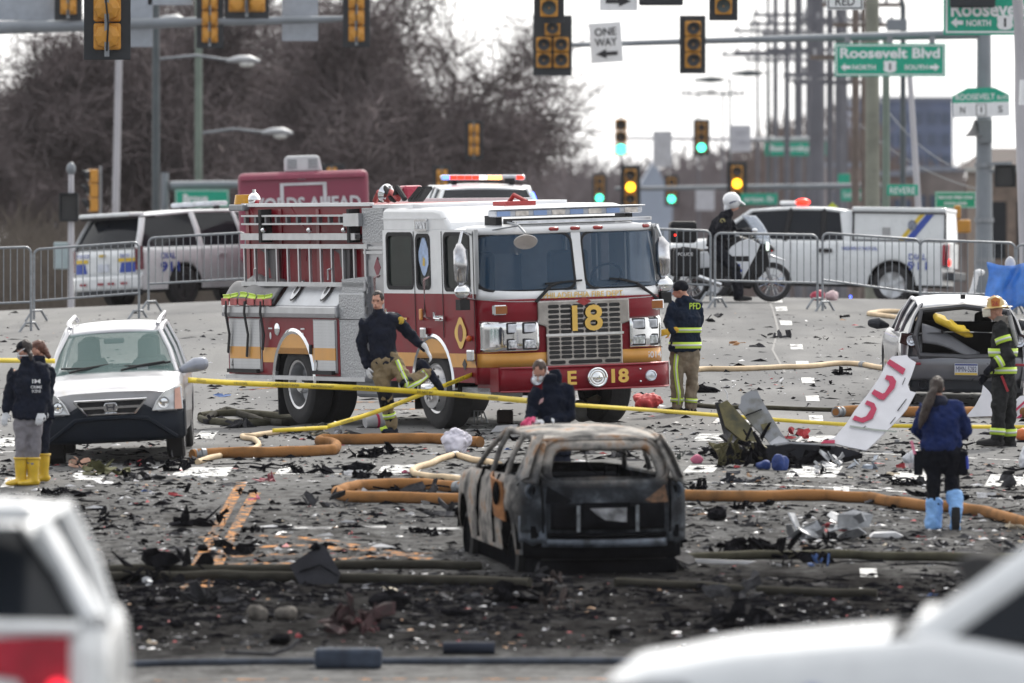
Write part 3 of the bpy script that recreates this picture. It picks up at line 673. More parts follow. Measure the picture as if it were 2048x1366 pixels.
t, W, H = sign(1805, 380, 261, 62, 22, 'small green Revere sign on the green signal pole', SIGNG); stext(t, 'REVERE', 0, -H*.05, W*.82, H*.6, bold=.01)
t, W, H = sign(1911, 400, 258, 82, 33, 'green two line information sign above the pickup cap', mat('bright_sign_green', (0, .30, .15), .45), border=SIGNW); stext(t, 'REDUCED SPEED ZONE', 0, H*.16, W*.84, H*.2, bold=.03); stext(t, 'SCHOOL HOURS', 0, -H*.2, W*.56, H*.2, bold=.03)
t, W, H = sign(1706, 390, 330, 48, 24, 'faint green street sign left of the Revere sign', SIGNG); stext(t, 'DAPHNE', 0, 0, W*.8, H*.45, bold=.01)
t, W, H = sign(1518, 398, 334, 74, 22, 'green street sign beside the officer helmet', SIGNG); stext(t, 'erton St', 0, 0, W*.8, H*.5, bold=.02)
t, W, H = sign(1688, 357, 350, 24, 18, 'tiny green sign plate on the hazy poles', SIGNG)
t, W, H = sign(1481, 277, 400, 42, 54, 'faded white regulatory sign on the far pale arm', mat('faded_sign_white', (.5, .5, .54), .6, var=.1)); stext(t, 'NO', 0, H*.2, W*.5, H*.2, mat('faded_ink', (.35, .35, .4), .6)); stext(t, 'TURN', 0, -H*.15, W*.7, H*.2, mat('faded_ink', (.35, .35, .4), .6))
t, W, H = sign(1410, 398, 400, 38, 46, 'pale sign plate left of the officer helmet', mat('faded_sign_white', (.5, .5, .54), .6))
t, W, H = sign(1664, 421, 300, 22, 24, 'yellow green warning diamond behind the pickup cab', mat('warning_yellow', (.55, .62, .02), .5), rot=45)
SB = mat('sign_back_grey', (.34, .37, .42), .5, .2, var=.1)
for px, py, w, h, lab in ((600, 30, 72, 104, 'grey back of a sign on the left mast arm near its tip'), (276, 40, 58, 108, 'pale grey back of a sign behind the near black backplate'), (52, 10, 116, 62, 'wide pale back of a sign at the top left corner'), (340, -10, 90, 40, 'grey back of a wide sign at the top edge over the lamp arm')):
 sign(px, py, 247.4, w, h, lab, SB)
# pedestrian signals
def ped(px, py, Y, w, h, label, foot=None):
 s = F/Y; t = thing('pedestrian_signal', label, 'pedestrian signal', pt(px, py, Y)); w /= s; h /= s
 MB().bb(-w/2, w/2, 0, .22, -h/2, h/2).build('housing', BACKP, t, bevel=.03)
 MB().bb(-w*.4, w*.4, -.012, -.004, -h*.4, h*.4).build('screen', LENSOFF, t)
 mb = MB(); 
 for q in (-1, 1): mb.bb(q*w/2-.012, q*w/2+.012, -.16, 0, -h/2, h/2)
 mb.bb(-w/2, w/2, -.16, 0, h/2-.012, h/2+.012); mb.build('hood', BACKP, t)
 return t
t = ped(2010, 352, 252, 40, 44, 'black pedestrian signal on the right beside the pole'); MB().bar((-.45, .1, .1), (0, .1, .1), .06).build('bracket', STEEL, t)
t = ped(138, 415, 236, 36, 56, 'black pedestrian signal on a pale post in front of the left police car'); s = F/236
g = G(px2x(142, 236), 236)-t.location.z
MB().chain([(.04, .12, g), (.04, .12, .75)], [.07, .06], 10).build('post', POLEW, t, smooth=True); MB().bb(-.32, -.02, .06, .3, -1.28, -.72).build('controller_box', mat('pale_box', (.33, .4, .42), .6), t, bevel=.02)
MB().ell((.04, .12, .8), (.1, .1, .14)).build('post_cap', POLEG, t, smooth=True)
t = thing('pedestrian_signal', 'orange pedestrian signal seen sideways right of the pickup cap', 'pedestrian signal', pt(1926, 448, 256)); MB().bb(-.17, .17, -.1, .2, -.2, .1).build('housing', SIGY, t, bevel=.04); MB().bb(-.2, -.05, -.1, .2, .12, .42).build('upper_housing', SIGY, t, bevel=.03)
# ------------------------------------------------------------------ vehicles: shared builders
def wheel(parent, x, y, r, w, rim_m, side, rim_r=None, concave=0.02, spokes=0, hub=True, flat=False):
 """side -1: outer face towards -y. Returns the tyre; rim is its sub-part"""
 rr = rim_r or r*.62; s = side; c = V((x, y, r)); ax = V((0, s, 0))
 ty = MB().lathe([(-w, rr*.96), (-w, r*.93), (-w*.9, r), (-w*.1, r), (0, r*.93), (.005, r*.8), (0, rr*1.04), (-.02, rr)], c, ax, 32).build('wheel', TYRE, parent, smooth=True)
 mb = MB(); mb.lathe([(-.02, rr), (-.005, rr*.99), (-.015, rr*.9), (-concave, rr*.78), (-concave*1.1, rr*.35), (-concave*.5+.01, rr*.3), (-concave*.4+.02, 0)], c, ax, 32)
 rim = mb.build('rim', rim_m, ty, smooth=True)
 if spokes:
  u, v = V((1, 0, 0)), V((0, 0, 1)); sb = MB()
  for k in range(spokes):
   a = 2*PI*k/spokes; d = u*math.cos(a)+v*math.sin(a); e = u*-math.sin(a)+v*math.cos(a); o = c+ax*(.004-concave*.2)
   P = [o+d*rr*.28-e*.03, o+d*rr*.28+e*.03, o+d*rr*.93+e*.055, o+d*rr*.93-e*.055]
   sb.hexa([p-ax*.03 for p in P]+P)
  kind(sb.build('spokes', rim_m, ty), 'stuff')
 return ty
def lugs(parent, c, ax, r, n, m, rad=.018):
 u, v = fr(V(ax), V((0, 0, 1))); mb = MB()
 for k in range(n): p = V(c)+u*(r*math.cos(2*PI*k/n))+v*(r*math.sin(2*PI*k/n)); mb.cyl(p-V(ax)*.02, p+V(ax)*.04, rad, 6)
 return kind(mb.build('lug_nuts', m, parent), 'stuff')
def arch_poly(x0, x1, zb, zt, archs, n=12):
 """side outline (x,z) from x0 to x1 with wheel arches (xc, zc, r) cut from the lower edge"""
 P = [(x0, zt), (x0, zb)]
 for xc, zc, r in sorted(archs):
  a0 = math.asin(max(-1, min(1, (zb-zc)/r)))
  for k in range(n+1): a = PI-a0-(PI-2*a0)*k/n; P.append((xc+r*math.cos(a), zc+r*math.sin(a)))
 P += [(x1, zb), (x1, zt)]; return P
def tri_prism(mb, poly, a, b):
 """concave polygon (x,z) extruded in y through triangulation"""
 from mathutils.geometry import tessellate_polygon
 n = len(poly); k = mb.pts([(p[0], a, p[1]) for p in poly]+[(p[0], b, p[1]) for p in poly])
 for t in tessellate_polygon([[V((p[0], p[1], 0)) for p in poly]]): mb.face([k+i for i in t]); mb.face([k+n+i for i in reversed(t)])
 for i in range(n): j = (i+1) % n; mb.face([k+i, k+n+i, k+n+j, k+j])
 return mb
def rrect(x0, x1, z0, z1, r, n=5):
 P = []
 for cx, cz, a0 in ((x1-r, z1-r, 0), (x0+r, z1-r, PI/2), (x0+r, z0+r, PI), (x1-r, z0+r, 1.5*PI)):
  for k in range(n+1): a = a0+PI/2*k/n; P.append((cx+r*math.cos(a), cz+r*math.sin(a)))
 return P

# ------------------------------------------------------------------ fire engine
def fire_engine():
 yaw = R(25); hd = -(PI/2-yaw); Yc = 149.3; 
 # the right front tyre's outer foot stands at pixel 872, 859
 foot = gp(872, 858); h = V((math.cos(hd), math.sin(hd), 0)); lf = V((-h.y, h.x, 0))
 q = foot-h*4.42; rear = on(q.x, q.y); q = foot+lf*2.4; left = on(q.x, q.y); q = rear+lf*2.4; left2 = on(q.x, q.y)
 fx = (foot-rear+left-left2).normalized(); fy = (left-foot+left2-rear).normalized(); up = fx.cross(fy).normalized(); fy = up.cross(fx)
 Rm = Matrix((fx, fy, up)).transposed()
 loc = foot-Rm @ V((0, -1.32, 0))
 T = thing('fire_engine', 'red and white fire engine with gold number 18 on its grille', 'fire engine', loc, Rm)
 T.scale = (1, 1.1, 1)
 DIA = mat('diamond_plate', (.33, .34, .36), .4, .85, var=.15, ns=30, bump=.8, bs=35)
 FGL = mat('blue_tinted_windscreen', (.03, .08, .15), .04, var=0, alpha=.52, spec=.6)  # blue sky reflection painted into the glass colour
 SGL = mat('green_tinted_window', (.012, .018, .018), .05, var=0, alpha=.88)
 BODYW = mat('cab_white', (.72, .73, .75), .3, var=.04, coat=.4)
 # chassis
 MB().bb(-6.4, 1.7, -.5, .5, .5, .95).bb(-3.6, -2.2, -.95, .95, .45, .75).bb(-.9, .9, -.12, .12, .4, .66).bb(-4.75, -4.05, -.9, .9, .45, .65).build('chassis', BLACK, T)
 MB().bb(-2.75, -1.7, -1.12, -.6, .38, .68).build('fuel_tank', mat('dull_tank', (.22, .23, .25), .5, .5), T, bevel=.05)
 MB().bb(-1.4, -.75, -1.1, -.5, .45, .62).build('cab_step', DIA, T); MB().bb(.66, 1.55, -1.12, -.7, .42, .56).build('front_step', DIA, T, bevel=.01)
 def front(y, z, off=0): return 1.82-.50*abs(y/1.22)**7-max(0, z-1.7)*.2+off
 # lower cab
 for s in (-1, 1):
  tri_prism(MB(), arch_poly(-1.5, 1.36, .62, 1.78, [(0, .56, .66)]), s*1.215, s*1.17).build('cab_side', RED, T)
  tri_prism(MB(), arch_poly(-1.5, 1.36, .82, 1.0, [(0, .56, .66)]), s*1.22, s*1.216).build('orange_stripe', ORSTRIPE, T)
  mb = MB(); n = 20; A = [PI*(-.02+1.04*k/n) for k in range(n+1)]
  mb.chain([(.64*math.cos(a), s*1.2, .56+.66*math.sin(a)) for a in A], [(.035, .04)]*(n+1), 6, V((0, 1, 0))); mb.build('wheel_arch_trim', CHROME, T, smooth=True)
  n = 12; A = [PI*k/n for k in range(n+1)]; mb = MB()
  b = mb.pts([(.62*math.cos(a), s*1.16, .56+.63*math.sin(a)) for a in A]+[(.62*math.cos(a), s*.6, .56+.63*math.sin(a)) for a in A])
  for k in range(n): mb.face((b+k, b+k+1, b+n+2+k, b+n+1+k))
  mb.face([b+n+1+k for k in range(n+1)]); mb.build('wheel_well', BLACK, T)
 MB().grid(lambda u, v: V((front(-1.22+2.44*u, .5+1.18*v), -1.22+2.44*u, .60+1.10*v)), 40, 6).build('front_panel', RED, T, smooth=True, solid=.02)
 MB().grid(lambda u, v: V((front(-1.22+2.44*u, 1.7+.12*v)+.002, -1.22+2.44*u, 1.66+.14*v+.05*(abs(2*u-1))**6)), 40, 2).build('front_cowl', BODYW, T, smooth=True, solid=.03)
 MB().grid(lambda u, v: V((front(-1.22+2.44*u, .9)+.006, -1.22+2.44*u, .82+.18*v)), 40, 1).build('orange_stripe', ORSTRIPE, T, smooth=True, solid=.004)
 # upper cab: pillars, roof, window panels
 Wn = [(-1.36, -.56, 1.86, 2.56), (-.42, -.02, 1.86, 2.54), (.46, 1.22, 1.84, 2.56)]
 for s in (-1, 1):
  mb = MB(); xs = [-1.5, Wn[0][0], Wn[0][1], Wn[1][0], Wn[1][1], Wn[2][0], Wn[2][1], 1.40]
  y0, y1 = s*1.215, s*1.165
  for i in (0, 2, 4, 6): mb.bb(xs[i], xs[i+1], y0, y1, 1.781, 2.62)
  for a, b, z0, z1 in Wn: mb.bb(a, b, y0, y1, 1.781, z0); mb.bb(a, b, y0, y1, z1, 2.62)
  mb.build('cab_upper_side', BODYW, T, clean=False)
  for i, (a, b, z0, z1) in enumerate(Wn):
   o = rrect(a-.03, b+.03, z0-.03, z1+.03, .09); q = rrect(a+.02, b-.02, z0+.02, z1-.02, .07); fb = MB(); n = len(o)
   k = fb.pts([(p[0], s*1.222, p[1]) for p in o]+[(p[0], s*1.222, p[1]) for p in q]+[(p[0], s*1.19, p[1]) for p in q]+[(p[0], s*1.19, p[1]) for p in o])
   for j in range(n):
    h = (j+1) % n
    for c in range(3): fb.face((k+c*n+j, k+c*n+h, k+(c+1)*n+h, k+(c+1)*n+j))
    fb.face((k+3*n+j, k+3*n+h, k+h, k+j))
   w = fb.build('side_window', BLACK, T); MB().prism(rrect(a, b, z0, z1, .08), s*1.2, s*1.195).build('pane', mat('far_side_window', (.25, .32, .33), .05, var=0, alpha=.25) if s > 0 else SGL if i else mat('rear_cab_glass', (.012, .02, .018), .05, var=.6, ns=3, alpha=.8), w)
  if s < 0:
   em_ = MB(); P = []
   for k in range(24): a = 2*PI*k/24; rr = 1+.08*math.cos(4*a); P.append((-.22+.155*rr*math.cos(a), 2.27+.24*rr*math.sin(a)))
   em_.prism(P, -1.206, -1.2015).build('cross_decal', mat('pale_blue_decal', (.32, .42, .62), .5, var=.3, ns=12), T)
   MB().prism([(-.26, 2.15), (-.19, 2.14), (-.18, 2.24), (-.24, 2.26)], -1.2085, -1.207).build('decal_figure', mat('decal_yellow', (.6, .4, .05), .5), T)
 MB().bb(-1.5, -1.45, -1.165, -.6, 1.0, 2.62).bb(-1.5, -1.45, .6, 1.165, 1.0, 2.62).bb(-1.5, -1.45, -.6, .6, 1.0, 1.75).bb(-1.5, -1.45, -.6, .6, 2.25, 2.62).build('cab_rear_wall', mat('cab_interior', (.24, .25, .27), .7), T, clean=False)
 MB().bb(-1.45, 1.4, -1.15, 1.15, 1.0, 1.2).build('cab_floor', BLACK, T)
 for y in (-.62, .62):
  MB().bb(.0, .5, y-.28, y+.28, 1.2, 1.65).bb(-.12, .02, y-.27, y+.27, 1.6, 2.3).build('seat', mat('seat_grey', (.05, .055, .065), .8), T, bevel=.06)
 MB().bb(.95, 1.5, -1.1, 1.1, 1.3, 1.82).build('dashboard', mat('dash_grey', (.06, .07, .08), .6), T, bevel=.05)
 MB().chain([V((.9, .72, 1.95))+V((math.cos(a)*.08, math.cos(a+PI/2)*.2, math.sin(a+PI/2)*.16)) for a in [2*PI*k/20 for k in range(21)]], [.018]*21, 6).build('steering_wheel', BLACK, T, smooth=True)
 # windscreen: two panes in black rubber, white centre pillar and corner posts
 def fp(y, z, off=0): return V((front(y, z, off), y, z))
 for s, ya, yb in ((-1, -1.205, -.055), (1, .055, 1.205)):
  yo = rrect(ya, yb, 1.80, 2.56, .13, 6); fb = MB(); n = len(yo); cy = (ya+yb)/2; qi = [(cy+(p[0]-cy)*.955, 2.18+(p[1]-2.18)*.93) for p in yo]
  k = fb.pts([fp(p[0], p[1], .006) for p in yo]+[fp(p[0], p[1], .008) for p in qi])
  for j in range(n): h = (j+1) % n; fb.face((k+j, k+h, k+n+h, k+n+j))
  w = fb.build('windscreen', BLACK, T, solid=.02)
  MB().grid(lambda u, v: fp(ya+.01+(yb-ya-.02)*u, 1.82+.72*v, .0), 16, 8).build('pane', FGL, w, smooth=True)
 mb = MB(); mb.grid(lambda u, v: fp(-.06+.12*u, 1.78+.82*v, .004), 2, 4); mb.build('centre_pillar', BODYW, T, solid=.04)
 for s in (-1, 1):
  MB().grid(lambda u, v: V((1.40-.02*u-.14*max(0, v-.1)*u, s*(1.217), 1.78+.84*v)), 2, 4).build('corner_post', BODYW, T, solid=.05)
 MB().grid(lambda u, v: fp(-1.217+2.434*u, 2.55+.09*v, .012), 40, 2).build('brow', BODYW, T, smooth=True, solid=.05)
 # roof: low front brow, raised rear
 mb = MB()
 mb.grid(lambda u, v: V((-1.5+(front(-1.215+2.43*v, 2.64, .0)+1.5)*u, -1.215+2.43*v, 2.60+.07*(1-abs(2*v-1)**8)*(1-u**14))), 14, 24)
 mb.build('cab_roof', BODYW, T, smooth=True, solid=.06)
 mb = MB(); pr = [(-1.5, 2.58), (-1.5, 2.88), (-1.4, 2.91), (.15, 2.90), (.36, 2.87), (.60, 2.68), (.62, 2.58)]
 mb.prism(pr, -1.215, 1.215); mb.build('raised_roof', BODYW, T, smooth=True, bevel=.07, ang=25, seg=3)
 MB().bb(-1.49, .55, -1.224, -1.216, 2.76, 2.78).build('roof_gutter', BODYW, T)
 # light bar and light strip
 lb = MB().bb(.98, 1.25, -.86, 1.08, 2.77, 2.86).build('light_bar', mat('lamp_lens', (.55, .57, .62), .15, var=.2, ns=8), T, bevel=.03)
 for i in range(8):
  y = -.76+i*.24; MB().bb(1.235, 1.262, y-.085, y+.085, 2.78, 2.845).build('lamp_module', (mat('lamp_blue_lens', (.25, .36, .62), .1), mat('lamp_clear', (.62, .58, .55), .12, .4, var=.3, ns=20))[i % 2], lb)
 MB().bb(.95, 1.28, -.88, 1.1, 2.862, 2.878).build('light_bar_top', SIGNW, lb, bevel=.01)
 MB().bb(.62, 1.15, -.5, .75, 2.66, 2.74).bb(.75, 1.1, -.8, -.72, 2.66, 2.79).bb(.75, 1.1, .92, 1.0, 2.66, 2.79).build('light_bar_bracket', BLACK, T)
 st = MB().bb(1.42, 1.50, -.72, 1.08, 2.675, 2.72).build('light_strip', CHROME, T)
 MB().bb(1.50, 1.508, -.70, 1.06, 2.682, 2.712).build('strip_lens', mat('lamp_lens', (.55, .57, .62), .15), st)
 for y in (-.28, .0, .3, .98):
  MB().chain([fp(y-.04, 2.60, .014), fp(y+.04, 2.60, .014)], [.026, .026], 10, dome=True).build('marker_light', mat('red_marker', (.30, .03, .03), .25), T, smooth=True)
 # disc mirror on an arm
 MB().tube([(1.35, -.75, 2.70), (1.75, -.78, 2.66), (2.0, -.80, 2.56)], .014).tube([(1.45, -1.05, 2.6), (1.8, -.8, 2.66)], .01).build('mirror_arm', STEEL, T, smooth=True)
 MB().lathe([(-.06, 0), (-.05, .09), (0, .145), (.01, .14), (.012, 0)], (2.0, -.80, 2.45), (.75, -.25, -.9), 24).build('look_down_mirror', mat('mirror_back', (.62, .58, .55), .3, .2), T, smooth=True)
 # chrome side mirrors
 for s, yy in ((-1, -1.46), (1, 1.19)):
  MB().tube([(1.3, s*1.2, 2.55), (1.5, yy*.97, 2.60), (1.52, yy, 2.45), (1.52, yy, 1.75), (1.35, s*1.2, 1.7)], .018).build('mirror_arm', CHROME, T, smooth=True)
  MB().chain([(1.52, yy, 2.41), (1.54, yy, 2.36), (1.55, yy, 2.15), (1.54, yy, 1.97), (1.52, yy, 1.93)], [(.05, .05), (.085, .08), (.09, .085), (.075, .07), (.04, .04)], 14, V((0, 1, 0)), dome=True).build('side_mirror', mat('mirror_chrome', (.48, .48, .50), .12, 1, var=.3, ns=9), T, smooth=True)
  MB().ell((1.54, yy+.02, 1.82), (.06, .11, .10)).build('round_mirror', CHROME, T, smooth=True)
  MB().bb(1.42, 1.56, yy-.03, yy+.1, 1.58, 1.72).build('mirror_bracket', BLACK, T)
 # wipers
 for a, b, c in (((-.62, 1.66), (-.42, 1.86), (-.12, 1.92)), ((1.05, 1.64), (.72, 1.86), (.25, 1.93))):
  MB().tube([fp(a[0], a[1], .03), fp(b[0], b[1], .05)], .022).bar(fp(c[0]-.36*(1 if a[0] < 0 else -1), c[1]-.03, .04), fp(c[0]+.12, c[1], .04), .025).tube([fp(b[0], b[1], .05), fp((b[0]+c[0])/2, c[1]-.01, .05)], .016).build('wiper', BLACK, T)
 text(T, 'PHILADELPHIA FIRE DEPT.', 1.06, .075, (front(0, 1.73)+.008, .02, 1.735), (0, 1, 0), (-.1, 0, 1), GOLD, bold=.01)
 # grille
 gx = 1.86
 g = MB().prism([(-.60, 1.67), (-.60, 1.36), (-.50, 1.33), (-.50, .80), (.50, .80), (.50, 1.33), (.60, 1.36), (.60, 1.67)], gx-.06, gx, 'x').build('grille', mat('aged_chrome', (.36, .34, .33), .2, 1, var=.2, ns=6), T, bevel=.02)
 slot = None
 def place_slot(y, z, w):
  nonlocal slot
  if slot is None or abs(w-slot['w']) > .01:
   o = MB().prism(rrect(-w/2, w/2, -.024, .024, .022, 4), gx-.01, gx+.004, 'x').build('grille_slot', mat('grille_black', (.006, .006, .007), .6), g); slot = o; slot['w'] = w
  else: o = slot.copy(); C.objects.link(o)
  o.location = (0, y, z)
 for i in range(6):
  for j in range(6): place_slot(-.40+.16*j, 1.59-.066*i, .142)
 for i in range(5):
  for j in range(6): place_slot(-.40+.16*j, 1.165-.058*i, .142)
 place_slot(-.36, .86, .2); place_slot(.36, .86, .2); place_slot(0, .86, .44)
 MB().bb(gx-.04, gx+.012, -.51, .51, 1.205, 1.235).build('grille_bar', CHROME, g)
 nb = text(T, '18', .40, .34, (gx+.03, .03, 1.43), (0, 1, 0), (0, 0, 1), GOLD, 'number', bold=.02)
 MB().prism([(-.1, 0), (0, .055), (.1, 0), (0, -.055)], gx, gx+.006, 'x').build('emblem', mat('red_marker', (.30, .03, .03), .25), T).location = (0, 0, 1.645)
 # headlights
 for s in (-1, 1):
  y0, y1 = (-1.19, -.60) if s < 0 else (.60, 1.19)
  hb = MB(); 
  hb.grid(lambda u, v: V((front(y0+(y1-y0)*u, 1.2)+.045*(1-abs(2*v-1)**8), y0+(y1-y0)*u, 1.005+.42*v)), 18, 10)
  h = hb.build('headlight_bezel', CHROME, T, smooth=True, solid=.03)
  for j, zz_ in enumerate((1.325, 1.115)):
   for i in range(2):
    yy = s*(.715+i*.19); xx = front(yy, 1.2)+.05
    MB().bb(xx-.03, xx, yy-.092, yy+.092, zz_-.075, zz_+.075).build('lamp_rim', BLACK, h, bevel=.02)
    MB().bb(xx-.02, xx+.008, yy-.077, yy+.077, zz_-.058, zz_+.058).build('headlamp', (mat('lamp_silver_lens', (.62, .65, .72), .12, .6, var=.3, ns=12), mat('lamp_cut_lens', (.52, .54, .58), .15, .7, var=.7, ns=25))[j], h, bevel=.02)
  yy = s*1.0; MB().bb(front(yy, 1.5)-.05, front(yy, 1.5)+.03, yy-.115, yy+.115, 1.50, 1.635).build('turn_signal_frame', CHROME, T, bevel=.015)
  MB().bb(front(yy, 1.5)+.02, front(yy, 1.5)+.036, yy-.10, yy+.10, 1.515, 1.62).build('turn_signal', mat('amber_lens', (.30, .10, .02), .25), T, bevel=.01)
 # bumper
 def bump(y): return 2.08-.30*abs(y/1.12)**8
 MB().grid(lambda u, v: V((bump(-1.12+2.24*u), -1.12+2.24*u, .50+.31*v)), 44, 2).build('bumper', RED, T, smooth=True, solid=.06)
 for s in (-1, 1): MB().bb(1.15, 1.80, s*1.12, s*1.07, .50, .81).build('bumper_end', RED, T)
 MB().grid(lambda u, v: V((1.6+(bump(-1.10+2.20*u)-.02-1.6)*v, -1.10+2.20*u, .80)), 44, 2).build('bumper_deck', DIA, T, solid=.03)
 for z in (.812, .503): MB().tube([(bump(y)+.004, y, z) for y in [-1.1+.11*k for k in range(21)]], .012).build('bumper_trim', mat('dull_red_trim', (.32, .06, .07), .3, .2), T)
 MB().lathe([(0, .135), (.05, .13), (.06, .115), (.045, .10), (.05, .085), (.045, .07), (.055, .05), (.05, 0)], (bump(.04), .04, .655), (1, 0, 0), 28).build('siren_speaker', CHROME, T, smooth=True)
 for y in (-.74, .76): MB().lathe([(0, .075), (.03, .07), (.035, .06), (.02, .055), (.03, 0)], (bump(y), y, .65), (1, 0, 0), 24).build('bumper_lamp', mat('lamp_silver_lens', (.62, .65, .72), .12, .6), T, smooth=True)
 text(T, 'E', .12, .18, (bump(-.28)+.012, -.28, .66), (0, 1, 0), (0, 0, 1), GOLD, 'letter', bold=.03); text(T, '18', .23, .185, (bump(.35)+.012, .35, .665), (0, 1, 0), (0, 0, 1), GOLD, 'number', bold=.035)
 for z in (.58, .74): MB().ell((bump(.62)+.005, .62, z), .015, 8, 6).build('bolt', CHROME, T)
 text(T, '195014', .30, .085, (front(.9, .9)+.014, .9, .915), (-.13, 1, 0), (0, 0, 1), SIGNW, 'number', bold=.015)
 # cab side fittings on the seen side
 s = -1.225
 for x, z0, z1 in ((-.02, 1.45, 2.0), (-1.6, 1.4, 2.02)):
  MB().tube([(x, s, z0), (x, s-.07, z0+.03), (x, s-.07, z1-.03), (x, s, z1)], .018).build('grab_rail', mat('rail_chrome_red', (.5, .35, .36), .25, .8), T, smooth=True)
 for x, z in ((.32, 1.46), (-1.2, 1.5)):
  MB().bb(x-.13, x+.13, s-.03, s, z-.035, z+.035).tube([(x-.1, s-.05, z+.08), (x-.1, s-.05, z), (x+.12, s-.06, z-.01)], .016).build('door_handle', CHROME, T)
 MB().bb(-.32, -.24, s-.03, s, 1.43, 1.58).build('side_marker', mat('amber_marker', (.6, .25, .06), .3), T, bevel=.02)
 MB().bb(-.27, -.12, s-.05, s, 1.18, 1.34).build('side_lamp', CHROME, T, bevel=.025)
 MB().bb(1.20, 1.38, s-.06, s, .90, 1.06).build('side_lamp', CHROME, T, bevel=.025)
 MB().ell((1.22, s-.02, 1.20), .04, 10, 8).build('side_marker', mat('orange_marker', (.6, .12, .02), .3), T, smooth=True)
 P = []
 for k in range(32): a = 2*PI*k/32; rr = 1+.10*math.cos(4*a); P.append((.92+.165*rr*math.cos(a), 1.27+.19*rr*math.sin(a)))
 MB().prism(P, s-.004, s).build('cross_emblem', GOLD, T); MB().prism([(.92+.075*math.cos(2*PI*k/24), 1.27+.115*math.sin(2*PI*k/24)) for k in range(24)], s-.007, s-.0045).build('emblem_centre', mat('dark_red_print', (.2, .03, .03), .5, var=.5, ns=60), T)
 MB().prism([(-.07, 0), (0, .075), (.07, 0), (0, -.075)], s-.004, s).build('placard', INK, T).location = (1.02, 0, .86)
 text(T, 'FIRE', .55, .16, (-1.03, s-.004, 1.38), (1, 0, 0), (0, 0, 1), GOLD, bold=.02)
 for x in (-.50, .38, 1.36): MB().bb(x-.005, x+.005, s+.001, s+.006, .85 if x > 1 else 1.2, 2.6).build('door_gap', BLACK, T)
 MB().prism(rrect(-.12+-.28, -.02, 2.66-.06, 2.66+.10, .03), -1.245, -1.214).build('scene_light', CHROME, T); MB().prism(rrect(-.37, -.05, 2.63, 2.73, .02), -1.25, -1.2455).build('scene_lens', mat('lamp_cut_lens', (.52, .54, .58), .15, .7), T)
 # pump panel
 MB().bb(-2.25, -1.56, -1.16, 1.16, .66, 2.91).build('pump_housing', mat('steel_panel', (.36, .36, .38), .35, .7, var=.15, ns=3), T)
 MB().bb(-2.25, -1.57, -1.172, -1.161, 2.45, 2.91).build('tread_panel', DIA, T)
 for z in (2.30, 2.36): MB().bb(-2.2, -1.57, -1.19, -1.161, z, z+.04).build('panel_rail', ALU, T)
 MB().prism([(-.11, 0), (0, .14), (.11, 0), (0, -.14)], -1.172, -1.163).build('placard', mat('maroon_placard', (.18, .02, .04), .5), T).location = (-1.8, 0, 2.12)
 MB().prism([(-2.1, 2.22), (-1.6, 2.22), (-1.6, 2.0), (-2.1, 2.0)], -1.168, -1.1605).build('pump_label', mat('label_grey', (.33, .33, .34), .5), T)
 MB().tube([(-2.15, -1.19, 1.95), (-2.02, -1.25, 1.8), (-2.0, -1.25, 1.6), (-2.12, -1.2, 1.45)], .02).tube([(-2.2, -1.18, 1.9), (-2.2, -1.22, 1.55)], .015).build('hose_coil', mat('grey_hose', (.3, .3, .31), .5), T, smooth=True)
 # upper body
 MB().bb(-6.4, -2.251, -1.06, 1.06, 1.45, 2.94).build('upper_body', RED, T)
 MB().bb(-6.45, -2.2, -1.09, -1.03, 2.935, 2.98).bb(-6.45, -2.2, 1.03, 1.09, 2.935, 2.98).build('coping', SIGNW, T)
 for x in (-6.3, -5.2, -3.95, -2.5): MB().bb(x-.05, x+.05, -1.075, -1.0605, 1.9, 2.9).build('body_rib', mat('engine_red_rib', (.20, .008, .018), .35), T)
 for x in (-5.95, -4.55): MB().tube([(x-.3, -1.062, 2.93), (x, -1.068, 2.70), (x+.35, -1.063, 2.55), (x+.15, -1.063, 2.2)], .006, 5).build('scuff', mat('scuff_pink', (.30, .05, .07), .5), T)
 ld = MB().bb(-6.25, -2.05, -1.20, -1.16, 2.37, 2.43).bb(-6.25, -2.05, -1.20, -1.16, 1.86, 1.92).build('ladder', ALU, T, clean=False)
 r0 = MB().bb(-.02, .02, -1.195, -1.165, 1.92, 2.37).build('rung', ALU, ld)
 for k in range(12):
  o = r0 if k == 0 else r0.copy()
  if k: C.objects.link(o)
  o.location = (-6.15+k*.365, 0, 0)
 for x in (-5.35, -2.9):
  MB().prism([(x-.35, 2.36), (x+.18, 2.36), (x+.15, 1.95), (x+.02, 1.95), (x-.02, 2.1), (x-.12, 2.12), (x-.16, 2.3)], -1.155, -1.10).build('ladder_bracket', mat('bracket_grey', (.07, .065, .07), .6), T)
  MB().tube([(x-.33, -1.21, 2.1), (x-.42, -1.21, 2.09), (x-.42, -1.21, 1.95)], .012).build('latch', ALU, T)
 ul = MB().bb(-6.2, -2.3, -1.20, -1.13, 2.80, 2.825).bb(-6.2, -2.3, -1.20, -1.13, 2.69, 2.715).build('folding_ladder', ALU, T, clean=False)
 MB().bb(-2.75, -2.25, -1.22, -1.12, 2.67, 2.84).build('ladder_foot', ALU, ul)
 r0 = MB().bb(-.03, .03, -1.19, -1.14, 2.715, 2.80).build('rung', mat('rung_dark', (.12, .12, .13), .5), ul)
 for k in range(10):
  o = r0 if k == 0 else r0.copy()
  if k: C.objects.link(o)
  o.location = (-6.1+k*.35, 0, 0)
 for x in (-5.55, -2.62): MB().bb(x-.04, x+.04, -1.21, -1.06, 2.45, 2.9).build('ladder_strap', BLACK, T)
